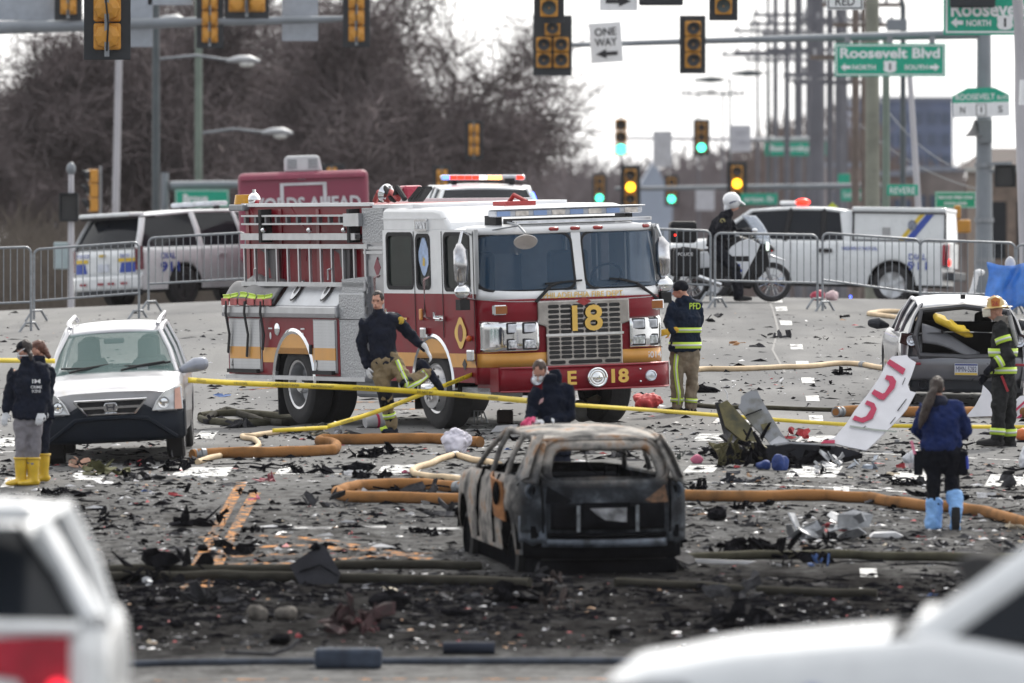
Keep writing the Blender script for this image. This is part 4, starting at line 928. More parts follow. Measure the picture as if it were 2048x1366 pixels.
 MB().bar((-6.25, -1.16, 2.53), (-2.45, -1.16, 2.53), .07, .09).build('pike_pole', mat('pole_white', (.55, .55, .56), .45), T); MB().bar((-2.45, -1.16, 2.53), (-2.3, -1.16, 2.53), .05, .06).build('pole_tip', BLACK, T)
 for x in (-5.45, -3.92, -2.78): MB().ell((x, -1.2, 2.62), .035, 10, 8).build('knob', CHROME, T, smooth=True)
 # lower body
 for sgn in (-1, 1):
  tri_prism(MB(), arch_poly(-6.62, -2.91, .66, 1.44, [(-4.42, .56, .70)]), sgn*1.25, sgn*1.2).build('body_side', RED, T)
  tri_prism(MB(), arch_poly(-5.44, -3.74, .83, 1.03, [(-4.42, .56, .70)]), sgn*1.256, sgn*1.2515).build('orange_stripe', ORSTRIPE, T)
  mb = MB(); n = 22; A = [PI*(-.03+1.06*k/n) for k in range(n+1)]
  mb.chain([(-4.42+.68*math.cos(a), sgn*1.235, .56+.70*math.sin(a)) for a in A], [(.04, .045)]*(n+1), 6, V((0, 1, 0))); mb.build('wheel_arch_trim', CHROME, T, smooth=True)
  mb = MB(); n = 12; A = [PI*k/n for k in range(n+1)]; b = mb.pts([(-4.42+.66*math.cos(a), sgn*1.19, .56+.68*math.sin(a)) for a in A]+[(-4.42+.66*math.cos(a), sgn*.5, .56+.68*math.sin(a)) for a in A])
  for k in range(n): mb.face((b+k, b+k+1, b+n+2+k, b+n+1+k))
  mb.face([b+n+1+k for k in range(n+1)]); mb.build('wheel_well', BLACK, T)
 MB().bb(-6.6, -5.2, -1.19, 1.19, .66, 1.43).bb(-3.6, -2.3, -1.19, 1.19, .66, 1.43).build('compartment', BLACK, T, clean=False)
 MB().bb(-6.68, -2.9, -1.30, -1.06, 1.441, 1.60).build('body_lip', ALU, T, bevel=.02)
 MB().bb(-6.68, -2.9, -1.305, -1.30, 1.45, 1.50).build('lip_seam', mat('seam_grey', (.2, .2, .21), .5), T)
 MB().bb(-2.9, -2.06, -1.252, -.8, .64, 1.78).build('tread_corner', DIA, T, bevel=.02); MB().bb(-2.9, -2.06, -1.256, -1.253, 1.42, 1.435).build('corner_seam', INK, T)
 for x0, x1, nm in ((-6.56, -5.46, '4'), (-3.73, -2.96, '2')):
  dr = MB().bb(x0, x1, -1.262, -1.251, .70, 1.42).build('roller_door', mat('door_frame', (.3, .3, .32), .4, .7), T); sl = None
  for k in range(17):
   m_ = ORSTRIPE if 4 <= k <= 7 else None
   if sl is None: sl = MB().bb(x0+.04, x1-.04, -1.272, -1.2625, 0, .039).build('slat', mat('slat_aluminium', (.50, .51, .53), .4, .6, var=.06), dr); o = sl
   elif m_: o = MB().bb(x0+.04, x1-.04, -1.2725, -1.2625, 0, .041).build('slat', ORSTRIPE, dr)
   else: o = sl.copy(); C.objects.link(o)
   o.location = (0, 0, .71+k*.041)
  text(dr, nm, .07, .15, ((x0+.12), -1.276, .80), (1, 0, 0), (0, 0, 1), INK, 'number')
  MB().bar((x0+.05, -1.30, .71), (x1-.05, -1.30, .71), .05).build('door_bar', BLACK, dr)
 MB().bb(-6.7, -2.06, -1.27, -.9, .60, .655).build('sill_rail', ALU, T); MB().bb(-3.86, -3.78, -1.28, -1.25, .95, 1.08).build('fuel_cap', BLACK, T, bevel=.02)
 MB().ell((-4.95, -1.255, 1.28), (.09, .02, .09), 16, 8).build('oval_badge', CHROME, T, smooth=True)
 for x in (-5.18, -4.1): MB().bb(x-.06, x+.06, -1.256, -1.2505, 1.28, 1.30).build('label', SIGNW, T); MB().ell((x, -1.253, 1.19), (.03, .006, .05), 10, 6).build('keyhole_plate', SIGNW, T)
 # slanted bin lid with two decals
 L0, L1 = V((-4.95, -1.27, 1.60)), V((-2.92, -1.27, 1.60)); up = V((.05, .24, .36))
 lid = MB().hexa([L0, L1, L1+V((0, .1, 0)), L0+V((0, .1, 0)), L0+up, L1+up, L1+up+V((0, .1, 0)), L0+up+V((0, .1, 0))]).build('bin_lid', mat('lid_white', (.55, .57, .60), .45, .2, var=.1, ns=4), T, bevel=.01)
 nrm = V((1, 0, 0)).cross(up).normalized()
 for x in (-4.45, -3.45):
  c = V((x, -1.27, 1.60))+up*.52-V((up.x*.52, 0, 0)); u2 = up.normalized()
  def disc(r0, m_, nm, off): mb = MB(); P = [c+V((1, 0, 0))*r0*.62*math.cos(2*PI*k/20)+V((0, u2.y, u2.z)).normalized()*r0*math.sin(2*PI*k/20)+nrm*off for k in range(20)]; mb.quad(*P); return mb.build(nm, m_, lid)
  disc(.17, INK, 'decal_ring', .03); disc(.145, SIGNW, 'round_decal', .04); disc(.06, INK, 'decal_print', .05)
 for k in range(7): MB().ell(V((-4.8+k*.29, -1.27, 1.60))+up*.95, .018, 8, 5).build('rivet', INK, lid)
 MB().prism([(-2.92, 1.6), (-2.06, 1.78), (-2.06, 2.0), (-2.9, 1.96)], -1.2, -1.0).build('tread_wedge', DIA, T)
 # vinyl cover with reflective edge over folded hose
 cv = MB().grid(lambda u, v: V((-6.65+1.72*u, -1.31+.30*v, 1.63+.34*math.sin(v*PI*.55)*(.75+.35*math.sin(u*2.6+.4))+.03*math.sin(u*13+v*4))), 18, 8).build('hose_cover', mat('grey_vinyl', (.10, .10, .105), .4, var=.3, bump=.4), T, smooth=True, solid=.02)
 for k in range(6):
  x = -6.62+k*.29; MB().grid(lambda u, v: V((x+.23*u, -1.325+.01*v+.02*math.sin(v*3), 1.70+.06*v+.02*math.sin((x+u*.23)*5))), 4, 4).build('reflective_edge', LIME, cv, solid=.01)
  MB().bb(x, x+.23, -1.335, -1.315, 1.60, 1.695).build('folded_hose', mat('faded_red_hose', (.40, .10, .10), .7, var=.3), cv, bevel=.02)
 for x, z0 in ((-6.45, .95), (-5.82, .9), (-5.28, 1.0)):
  MB().chain([(x, -1.33, 1.66), (x-.01, -1.34, 1.5), (x+.0, -1.30, 1.2), (x-.06, -1.30, z0)], [(.035, .012)]*4, 6).build('strap', BLACK, T)
 # roof clutter
 MB().bb(-6.75, -6.25, -1.15, -.75, 2.88, 2.97).build('beacon_bracket', STEEL, T, bevel=.02)
 MB().cyl((-6.6, -.98, 2.97), (-6.6, -.98, 3.10), .14, 20, .12).build('amber_beacon', mat('amber_dome', (.62, .30, .02), .25), T, smooth=True)
 MB().ell((-6.28, -.98, 3.03), (.09, .08, .10)).cyl((-6.28, -.98, 3.08), (-6.28, -.98, 3.17), .025, 8).build('chrome_bell', CHROME, T, smooth=True)
 MB().lathe([(0, .02), (.03, .09), (.10, .125), (.11, .11), (.12, 0)], (-1.72, -1.0, 3.08), (-.7, -.3, .25), 20).cyl((-1.72, -1.0, 3.0), (-1.72, -1.0, 3.2), .025, 8).build('spot_lamp', CHROME, T, smooth=True)
 MB().bb(-1.55, -1.3, -1.0, -.72, 3.02, 3.2).build('red_beacon', mat('red_dome', (.33, .02, .05), .25), T, bevel=.05)
 MB().bb(-2.2, -.9, -1.05, 1.0, 2.86, 2.95).build('deck', SIGNW, T)
 for k in range(4): MB().tube([(-2.1+.2*k, -1.05, 3.0), (-1.95+.2*k, -1.06, 3.12+.06*(k % 2)), (-1.75+.2*k, -1.05, 3.02)], .035).build('deck_hose', (mat('deck_red', (.35, .04, .04), .6), BLACK)[k % 2], T, smooth=True)
 for k in range(3): MB().bar((-1.05+.12*k, -1.0, 3.0), (-.75+.1*k, -.98, 3.17), .1, .04).build('rubber_flap', BLACK, T)
 MB().bb(-.4, .0, -.2, .2, 2.9, 2.96).tube([(-.35, 0, 2.95), (-.2, 0, 3.04), (-.05, .1, 2.95)], .03).build('monitor', mat('deck_red', (.35, .04, .04), .6), T)
 # wheels
 RIM = mat('polished_rim', (.50, .50, .51), .3, .8, var=.2, ns=10)
 for s_ in (-1, 1):
  w = wheel(T, 0, s_*1.19, .535, .30, RIM, s_, .335, -.06)
  lugs(w, (0, s_*1.245, .535), (0, s_, 0), .15, 10, CHROME, .028)
  MB().lathe([(0, .11), (.05, .10), (.12, .075), (.13, 0)], (0, s_*1.235, .535), (0, s_, 0), 20).build('hub', CHROME, w, smooth=True)
  hb = MB()
  for k in range(10): a = 2*PI*k/10; hb.ell((.25*math.cos(a), s_*1.238, .535+.25*math.sin(a)), (.032, .012, .032), 8, 6)
  kind(hb.build('hand_holes', BLACK, w), 'stuff')
  w = wheel(T, -4.42, s_*1.21, .535, .28, RIM, s_, .335, .16); wheel(T, -4.42, s_*.88, .535, .28, RIM, s_, .335, .05)
  MB().lathe([(-.14, .13), (0, .12), (.02, .10), (.02, 0)], (-4.42, s_*1.17, .535), (0, s_, 0), 20).build('hub', CHROME, w, smooth=True)
 for s_ in (-1, 1): MB().bb(-5.12, -5.09, s_*.65, s_*1.2, .12, .8).build('mud_flap', BLACK, T)
 return T
fire_engine()
# ------------------------------------------------------------------ cars: shared builder
def car(name, label, cat, loc, rot, P, group=None):
 """x forward, y left, z up, origin on the ground mid way between the axles"""
 T = thing(name, label, cat, loc, rot, group)
 L, W, H, wb, rw = P['L'], P['W'], P['H'], P['wb'], P['rw']
 xf = P.get('xf', L/2); xr = xf-L; sill = P.get('sill', .26); ra = P.get('ra', rw+.07); ax = (wb/2, -wb/2)
 ztop = P['ztop']            # list of (x, z) of the shoulder line
 def zt(x):
  Q = ztop
  for a, b in zip(Q, Q[1:]):
   if a[0] >= x >= b[0]: t = (a[0]-x)/(a[0]-b[0]); t = t*t*(3-2*t)*.5+t*.5; return a[1]+(b[1]-a[1])*t
  return Q[0][1] if x > Q[0][0] else Q[-1][1]
 tf, tr = P.get('tf', .16), P.get('tr', .10)
 def hw(x): return W/2*(1-tf*max(0, (x-(xf-.8))/.8)**2.2-tr*max(0, ((xr+.8)-x)/.8)**2.2)
 body = P['body']
 xs = set([xr, xr+.04, xr+.12, xr+.25, xr+.45, xf-.45, xf-.25, xf-.12, xf-.04, xf]+[xr+L*i/24 for i in range(25)])
 for a in ax:
  xs |= set([a+ra*math.cos(PI*k/10) for k in range(11)]); xs |= {a-ra-.002, a+ra+.002}
 xs = sorted(x for x in xs if xr <= x <= xf)
 cab0, cab1 = P['cab']
 def zb(x):
  z = sill
  if x > xf-.3: z += .06*((x-xf+.3)/.3)**2
  for a in ax:
   d = abs(x-a)
   if d <= ra: z = max(z, rw+math.sqrt(max(0, ra*ra-d*d)))
  return z
 mb = MB(); rows = []; crown = P.get('crown', .05)
 for x in xs:
  w, b, t = hw(x), zb(x), zt(x); m1 = sill+.30*(t-sill); m2 = sill+.62*(t-sill); m3 = t-.09
  row = [(w*(.96 if b < sill+.1 else .985), b), (w*.995, max(b+.015, m1)), (w, max(b+.03, m2)), (w*.985, max(b+.045, m3)), (w*.95, max(b+.055, t-.02)), (w*.91, max(b+.06, t))]
  hood = not (cab0 < x < cab1)
  ins = [(w*.6, t+crown*.75), (0, t+crown)] if hood else [(w*.87, t-.01), (w*.86, t-.04)]
  rows.append((x, row+ins))
 for s in (-1, 1):
  def cx(x, y):
   e = abs(y)/(W/2); u = max(0, 1-(xf-x)/.9); v = max(0, 1-(x-xr)/.8)
   return x-P.get('kf', .2)*e**3*u+P.get('kr', .12)*e**3*v
  bs = [mb.pts([(cx(x, p[0]), s*p[0], p[1]) for p in row]) for x, row in rows]
  for i in range(len(bs)-1):
   a, b = bs[i], bs[i+1]; m = (rows[i][0]+rows[i+1][0])/2
   for j in range(7):
    if j >= 5 and ((cab0 < rows[i][0] < cab1) != (cab0 < rows[i+1][0] < cab1)): continue
    mb.face((a+j, a+j+1, b+j+1, b+j))
  for e in (0, -1):
   if P.get('open_rear') and e == 0: continue
   row = rows[e][1]; k = bs[e]; q = mb.pts([(rows[e][0], 0, row[0][1]), (rows[e][0], 0, row[-1][1])]); mb.face([k+i for i in range(8)]+[q+1, q])
 mb.build('body', body, T, smooth=True, ang=40)
 MB().bb(xr+.15, xf-.2, -W/2+.26, W/2-.26, sill-.04, sill+.16).build('underbody', BLACK, T)
 MB().bb(max(xr+.3, cab0), cab1+.15, -W/2+.12, W/2-.12, sill+.12, sill+.2).build('floor', P.get('inner', BLACK), T)
 for a in ax:
  for s in (-1, 1):
   n = 10; A = [PI*k/n for k in range(n+1)]; wb_ = MB(); yo, yi = s*(W/2-.03), s*(W/2-.34)
   b = wb_.pts([(a+(ra-.01)*math.cos(q), yo, rw+(ra-.01)*math.sin(q)) for q in A]+[(a+(ra-.01)*math.cos(q), yi, rw+(ra-.01)*math.sin(q)) for q in A])
   for k in range(n): wb_.face((b+k, b+k+1, b+n+2+k, b+n+1+k))
   wb_.face([b+n+1+k for k in range(n+1)]); wb_.build('wheel_well', P.get('well', BLACK), T)
   if P.get('wheels', True): wheel(T, a, s*(W/2-.03), rw, P.get('tw', .22), P.get('rim', ALU), s, rw*.66, .03, P.get('spokes', 5))
   if P.get('cladding'):
    cm = MB(); A2 = [PI*(-.05+1.1*k/16) for k in range(17)]; cm.chain([(a+(ra+.02)*math.cos(q), s*(W/2-.005), rw+(ra+.02)*math.sin(q)) for q in A2], [(.025, .05)]*17, 6, V((0, 1, 0))); cm.build('arch_cladding', P['cladding'], T, smooth=True)
 # greenhouse: pillars given as belt (x, y, z) and roof (x, y, z)
 PL = P['pillars']; g = P.get('glass', GLASSD); pw = P.get('pw', [.07]*len(PL)); rc = P.get('rcrown', .04)
 belt = [V((x, y, z)) for (x, y, z, *_ ) in PL]; roof = [V(tuple(q[3:6])) for q in PL]
 n = len(PL)
 def lerp_list(Q, u): u = u*(len(Q)-1); i = min(int(u), len(Q)-2); return Q[i].lerp(Q[i+1], u-i)
 def rf(u, v):
  p = lerp_list(roof, u); e = abs(2*v-1); return V((p.x+(P.get('rbow', .06)*(1-e*e) if u == 0 else -.04*(1-e*e) if u == 1 else 0), -p.y+2*p.y*v, p.z+rc*(1-e**2.5)-.02*(abs(2*u-1)**6)))
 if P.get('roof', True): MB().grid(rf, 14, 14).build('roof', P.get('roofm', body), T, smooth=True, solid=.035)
 for s in (-1, 1):
  sv = lambda p: V((p.x, s*p.y, p.z))
  for i in range(n):
   if P.get('skip') and i in P['skip']: continue
   a, b = sv(belt[i]), sv(roof[i]); d = V((1, 0, 0))
   mid = a.lerp(b, .5)+V((0, s*.02, 0)); w = pw[i]; pm = P.get('pm', [body]*n)[i]
   MB().chain([a-V((0, 0, .03)), mid, b], [(w*.5, .03)]*3, 8, d).build('pillar', pm, T, smooth=True)
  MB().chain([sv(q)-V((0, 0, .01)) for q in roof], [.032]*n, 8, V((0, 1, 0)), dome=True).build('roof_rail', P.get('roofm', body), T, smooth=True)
  if g is not None:
   for i in range(n-1):
    if i in P.get('noglass', ()): continue
    a, b, c, d = sv(belt[i]), sv(belt[i+1]), sv(roof[i+1]), sv(roof[i])
    MB().grid(lambda u, v: a.lerp(b, u).lerp(d.lerp(c, u), v)+V((0, s*(.02*math.sin(PI*v)-.012), 0)), 4, 4).build('side_window', P.get('sideglass', g), T, smooth=True)
 def pane(i, bow, nm, gm, off):
  bl, rl = belt[i], roof[i]
  MB().grid(lambda u, v: V((bl.x+(rl.x-bl.x)*v+bow*(1-(2*u-1)**2)+off, (-1+2*u)*(bl.y+(rl.y-bl.y)*v), bl.z+(rl.z-bl.z)*v)), 12, 6).build(nm, gm, T, smooth=True)
 if g is not None and P.get('front_glass', True): pane(0, P.get('bow', .12), 'windscreen', P.get('wsglass', g), 0)
 if g is not None and P.get('rear_glass', True): pane(n-1, -P.get('rbow2', .08), 'rear_window', g, -.005)
 T['_'] = 0; del T['_']
 T_['hw'], T_['zt'], T_['xf'], T_['xr'], T_['P'] = hw, zt, xf, xr, P
 return T
T_ = {}
def plate_text(T, s, w, h, x, z, y, d, m, bold=.01, up=(0, 0, 1), name='lettering'):
 """d=-1: reads from behind the car; d=1: reads from the front"""
 return text(T, s, w, h, (x, y, z), (0, -1 if d < 0 else 1, 0), up, m, name, bold=bold)
def seats(T, xs, ys, m, z0=.5, top=1.2, back=-.12):
 for x in xs:
  for y in ys:
   MB().bb(x-.25, x+.25, y-.24, y+.24, z0, z0+.16).chain([(x-.22, y, z0+.1), (x-.32, y, top-.2), (x-.35, y, top-.14)], [(.1, .23), (.09, .22), (.06, .18)], 10).chain([(x-.36, y, top-.12), (x-.38, y, top+.1)], [(.06, .13), (.05, .12)], 10, dome=True).build('seat', m, T, smooth=True)
def facing(px_dir_x, px_dir_y): return math.atan2(px_dir_y, px_dir_x)

# ------------------------------------------------------------------ silver SUV (front view, left)
def silver_suv():
 c = gp(234, 922); hd = -PI/2-R(.5); h = V((math.cos(hd), math.sin(hd), 0)); p = c-h*1.31; p = on(p.x, p.y)
 Rm = slope_rot(p.x, p.y, hd, 1.2) @ Matrix.Rotation(R(.6), 3, 'X')
 GL = mat('suv_glass', (.16, .27, .26), .03, var=0, alpha=.42, spec=.6)
 P = dict(L=4.5, W=1.78, H=1.68, wb=2.62, rw=.335, xf=2.16, body=SILVER, rim=ALU, cab=(-2.2, 1.0), crown=.045, tf=.10, sill=.30,
    ztop=[(2.16, .86), (1.95, .93), (1.5, 1.02), (1.0, 1.07), (0, 1.06), (-1.5, 1.08), (-2.34, 1.02)],
    pillars=[(1.02, .80, 1.08, .30, .585, 1.57), (-.05, .83, 1.05, -.12, .60, 1.62), (-1.1, .83, 1.07, -1.12, .60, 1.63), (-2.2, .78, 1.06, -1.95, .56, 1.58)], pw=[.075, .10, .10, .14],
    glass=GL, inner=mat('suv_carpet', (.05, .05, .055), .9), bow=.16)
 T = car('silver_suv', 'silver SUV with a black bumper facing the camera, left of the fire engine', 'car', p, Rm, P)
 DK = mat('suv_black_bumper', (.010, .014, .022), .6, var=.15, ns=5, spec=.15)
 for s in (-1, 1): MB().tube([(.18, s*.55, 1.64), (.05, s*.575, 1.70), (-1.6, s*.575, 1.72), (-1.75, s*.55, 1.66)], .028, 8).build('roof_rack_rail', SILVER, T, smooth=True)
 bx = lambda y, z: 2.18-.20*abs(y/.89)**3+.06*math.sin(max(0, min(1, (z-.28)/.5))*PI)
 MB().grid(lambda u, v: V((bx(-.885+1.77*u, .28+.52*v)+.03, -.885+1.77*u, .28+(.35+.17*max(0, min(1, (1-abs(2*u-1))*3-1.0)))*v)), 24, 8).build('front_bumper', DK, T, smooth=True, solid=.04)
 for s in (-1, 1): MB().bb(1.52, 1.98, s*.905, s*.80, .29, .76).build('bumper_side', DK, T, bevel=.03)
 MB().bb(2.0, 2.235, -.45, .45, .36, .55).build('lower_intake', BLACK, T, bevel=.04)
 MB().chain([(bx(y, .5)+.055, y, .585-.22*max(0, (abs(y)-.42)/.3)) for y in [-.8, -.7, -.6, -.45, -.2, 0, .2, .45, .6, .7, .8]], [(.03, .03)]*11, 6, V((0, 0, 1))).build('bumper_ridge', DK, T, smooth=True)
 for s in (-1, 1):
  MB().bb(2.06, 2.13, s*.72, s*.56, .44, .50).build('fog_lamp', mat('fog_grey', (.16, .17, .18), .3), T, bevel=.02)
  P4 = [(s*.885, .64), (s*.50, .64), (s*.56, .76), (s*.67, .885), (s*.78, .92), (s*.875, .93)]; mb = MB(); n = len(P4)
  f = lambda q, o: (bx(q[0], .75)+.07-max(0, q[1]-.7)*.3+o, q[0], q[1])
  k = mb.pts([f(q, 0) for q in P4]); mb.face(range(k, k+n)); hl = mb.build('headlight', mat('headlamp_glass', (.52, .53, .54), .1, .35, var=.2, ns=9), T, solid=-.03, bevel=.01)
  mb = MB(); k = mb.pts([f(q, .033) for q in ((s*.88, .65), (s*.79, .65), (s*.80, .90), (s*.865, .92))]); mb.face(range(k, k+4)); mb.build('turn_lens', mat('peach_lens', (.58, .33, .26), .2), hl)
  MB().lathe([(0, .075), (.02, .07), (.0, .05), (.012, 0)], f((s*.66, .745), .03), (1, 0, 0), 16).build('reflector', CHROME, hl, smooth=True)
  MB().chain([(.86, s*.86, 1.08), (.82, s*1.02, 1.13), (.80, s*1.13, 1.14)], [(.05, .05), (.07, .09), (.06, .085)], 12, V((1, 0, 0)), dome=True).build('door_mirror', mat('mirror_silver', (.30, .32, .38), .3, .3), T, smooth=True)
 # grille: dark opening, chrome surround, two bars, badge
 gp_ = [(-.45, .80), (-.30, .635), (.30, .635), (.45, .80)]; mb = MB(); k = mb.pts([(bx(q[0], .7)+.07, q[0], q[1]) for q in gp_]); mb.face(range(k, k+4)); g = mb.build('grille', BLACK, T, solid=.03)
 mb = MB(); o = [(bx(q[0], .7)+.085, q[0], q[1]) for q in gp_]; mb.tube(o+[o[0]], .018, 6).build('chrome_surround', CHROME, g, smooth=True)
 MB().bar((bx(.38, .7)+.085, -.37, .715), (bx(.38, .7)+.085, .37, .715), .02, .03).build('chrome_bar', CHROME, g)
 for z in (.765, .675): MB().bar((2.22, -.36, z), (2.22, .36, z), .012).build('grille_bar', DKPLAST, g)
 X = 2.285; MB().prism(rrect(-.085, .085, .655, .775, .04), X-.05, X, 'x').build('badge_plate', CHROME, g, bevel=.008)
 mb = MB()
 for a, b, c_, d in ((-.055, -.035, -.045, -.028), ): pass
 mb.hexa([(X, -.06, .755), (X, -.035, .755), (X, -.025, .675), (X, -.045, .675), (X+.008, -.06, .755), (X+.008, -.035, .755), (X+.008, -.025, .675), (X+.008, -.045, .675)])
 mb.hexa([(X, .06, .755), (X, .035, .755), (X, .025, .675), (X, .045, .675), (X+.008, .06, .755), (X+.008, .035, .755), (X+.008, .025, .675), (X+.008, .045, .675)])
 mb.bb(X, X+.008, -.04, .04, .705, .728); mb.build('badge', mat('badge_dark', (.05, .05, .06), .3), g)
 # wipers, mirror, seats
 for y0 in (-.55, .1): MB().tube([(1.12, y0, 1.12), (1.08, y0+.15, 1.15), (.95, y0+.62, 1.19)], .014).tube([(1.0, y0-.1, 1.17), (1.06, y0+.2, 1.165), (.98, y0+.55, 1.2)], .012).build('wiper', BLACK, T)
 MB().bb(.35, .40, -.13, .13, 1.43, 1.50).build('rear_view_mirror', mat('cabin_grey', (.06, .065, .07), .6), T, bevel=.02)
 seats(T, (.0, -1.0), (-.38, .38), mat('seat_cloth', (.13, .14, .14), .85), .62, 1.32)
 MB().bb(.65, 1.05, -.72, .72, .8, 1.08).build('dashboard', mat('cabin_grey', (.06, .065, .07), .6), T, bevel=.06)
 MB().bb(.60, .61, .28, .42, 1.10, 1.14).build('sticker', SIGNW, T)
 return T
silver_suv()

# ------------------------------------------------------------------ burnt car (rear view, centre)
def burnt_material():
 m = bpy.data.materials.new('burnt_metal'); m.use_nodes = True; N = m.node_tree; L = N.links; b = N.nodes['Principled BSDF']
 t = N.nodes.new('ShaderNodeTexCoord')
 def nz(s, d=6, r=.65):
  n = N.nodes.new('ShaderNodeTexNoise'); n.inputs['Scale'].default_value = s; n.inputs['Detail'].default_value = d; n.inputs['Roughness'].default_value = r; L.new(t.outputs['Object'], n.inputs['Vector']); return n.outputs['Fac']
 def rp(f, E):
  r = N.nodes.new('ShaderNodeValToRGB'); e = r.color_ramp.elements
  while len(e) < len(E): e.new(.5)
  for q, (p, c) in zip(e, E): q.position = p; q.color = tuple(c)+(1,)
  L.new(f, r.inputs['Fac']); return r.outputs['Color']
 sp = N.nodes.new('ShaderNodeSeparateXYZ'); L.new(t.outputs['Object'], sp.inputs[0])
 # scorched bare roof and left flank: ash and rust; the rear and lower body stay soot black
 ash = rp(nz(2.6), [(.36, (.02, .02, .022)), (.47, (.14, .135, .13)), (.56, (.30, .28, .26)), (.66, (.24, .12, .05)), (.76, (.36, .33, .30))])
 soot = rp(nz(3.2), [(.38, (.006, .007, .010)), (.50, (.020, .024, .030)), (.60, (.055, .063, .075)), (.70, (.13, .14, .155))])
 def mr(v, a, c):
  q = N.nodes.new('ShaderNodeMapRange'); q.inputs[1].default_value = a; q.inputs[2].default_value = c; L.new(v, q.inputs[0]); return q.outputs[0]
 mx_ = N.nodes.new('ShaderNodeMath'); mx_.operation = 'MAXIMUM'; L.new(mr(sp.outputs['Z'], .98, 1.22), mx_.inputs[0])
 ml = N.nodes.new('ShaderNodeMath'); ml.operation = 'MULTIPLY'; L.new(mr(sp.outputs['Y'], .78, .9), ml.inputs[0]); L.new(mr(sp.outputs['X'], -1.9, -1.4), ml.inputs[1]); L.new(ml.outputs[0], mx_.inputs[1])
 x = N.nodes.new('ShaderNodeMix'); x.data_type = 'RGBA'; L.new(mx_.outputs[0], x.inputs[0]); L.new(soot, x.inputs[6]); L.new(ash, x.inputs[7]); L.new(x.outputs[2], b.inputs['Base Color'])
 b.inputs['Roughness'].default_value = .7; b.inputs['Metallic'].default_value = .15; b.inputs['Specular IOR Level'].default_value = .15
 bp = N.nodes.new('ShaderNodeBump'); bp.inputs['Strength'].default_value = .5; bp.inputs['Distance'].default_value = .02; L.new(nz(14), bp.inputs['Height']); L.new(bp.outputs['Normal'], b.inputs['Normal'])
 return m
def burnt_car():
 BM = burnt_material(); SOOT = mat('soot_black', (.006, .0065, .008), .75, var=.5, ns=5, bump=.5, spec=0); SCO = mat('scorched_steel', (.085, .10, .125), .5, .4, var=.7, ns=7)
 c = gp(1196, 1143); hd = PI/2+R(11); h = V((math.cos(hd), math.sin(hd), 0)); p = c+h*1.6; p = on(p.x, p.y, -.04)
 P = dict(L=4.25, W=1.88, H=1.5, wb=2.6, rw=.30, xf=2.15, body=BM, rim=SOOT, cab=(-2.08, .95), tf=.12, tr=.10, sill=.24, ra=.40, kr=.42, kf=.3,
    ztop=[(2.15, .76), (1.7, .92), (1.0, 1.0), (0, 1.03), (-1.2, 1.07), (-2.1, 1.05)], wheels=False, well=SOOT,
    pillars=[(1.0, .82, 1.02, .30, .62, 1.45), (-.15, .87, 1.05, -.2, .68, 1.50), (-1.0, .88, 1.07, -1.05, .69, 1.50), (-1.78, .86, 1.06, -1.62, .67, 1.47)], pw=[.07, .10, .10, .46],
    glass=None, inner=SOOT, rcrown=.05, roof=True)
 T = car('burnt_car', 'burnt out hatchback, sooty and ash grey with empty windows', 'car', p, Rm_(p, hd), P)
 pl = lambda y: .40*abs(y/.94)**3
 bx = lambda y, z: -2.12+pl(y)-.07*math.sin(max(0, min(1, (z-.25)/.8))*PI)+.10*max(0, z-.85)
 MB().grid(lambda u, v: V((bx(-.90+1.80*u, .50+.56*v)-.03, -.90+1.80*u, .50+.56*v)), 26, 12).build('tailgate', BM, T, smooth=True, solid=.04)
 MB().grid(lambda u, v: V((bx(-.62+1.24*u, .52+.28*v)-.05, -.62+1.24*u, .54+.28*v)), 16, 6).build('tailgate_lower', SOOT, T, smooth=True, solid=.02)
 for s in (-1, 1): MB().tube([(bx(s*.68, z)-.035, s*(.68+.02*z), z) for z in (.5, .7, .85, 1.0, 1.06)], .014).build('panel_gap', SOOT, T)
 O, I = rrect(-.78, .78, 1.03, 1.475, .24, 6), rrect(-.63, .63, 1.075, 1.385, .10, 6); f = lambda q, o: V((-2.09+.62*(q[1]-1.05)+.20*abs(q[0]/.8)**3-o, q[0]*(1-.20*(q[1]-1.03)/.45), q[1])); mb = MB(); n = len(O)
 k = mb.pts([f(q, 0) for q in O]+[f(q, .015) for q in I])
 for j in range(n): i = (j+1) % n; mb.face((k+j, k+i, k+n+i, k+n+j))
 for s in (-1, 1):
  A_ = lambda v: V((-2.07+.25*v, s*(.77-.15*v), 1.03+.43*v)); B_ = lambda v: V((-1.50-.02*v, s*(.895-.20*v), 1.05+.44*v))
  MB().grid(lambda u, v: A_(v).lerp(B_(v), u)+V((0, s*.06*math.sin(PI*u), 0)), 6, 8).build('rear_pillar_panel', BM, T, smooth=True, solid=.03)
 mb.build('rear_window_frame', BM, T, smooth=True, solid=.05); MB().chain([f(q, .0) for q in O]+[f(O[0], 0)], [.022]*(n+1), 6).build('frame_edge', BM, T, smooth=True)
 MB().grid(lambda u, v: V((bx(-.86+1.72*u, .3)+.02, -.86+1.72*u, .22+.30*v)), 18, 3).build('bumper_void', SOOT, T, smooth=True, solid=.03)
 MB().grid(lambda u, v: V((bx(-.66+1.36*u, .4)-.05, -.66+1.36*u, .35+.085*v)), 16, 2).build('bumper_bar', SCO, T, smooth=True, solid=.03)
 MB().grid(lambda u, v: V((bx(-.80+1.60*u, .45)-.04, -.80+1.60*u, .455+.05*v)), 16, 2).build('bumper_lip', SOOT, T, smooth=True, solid=.03)
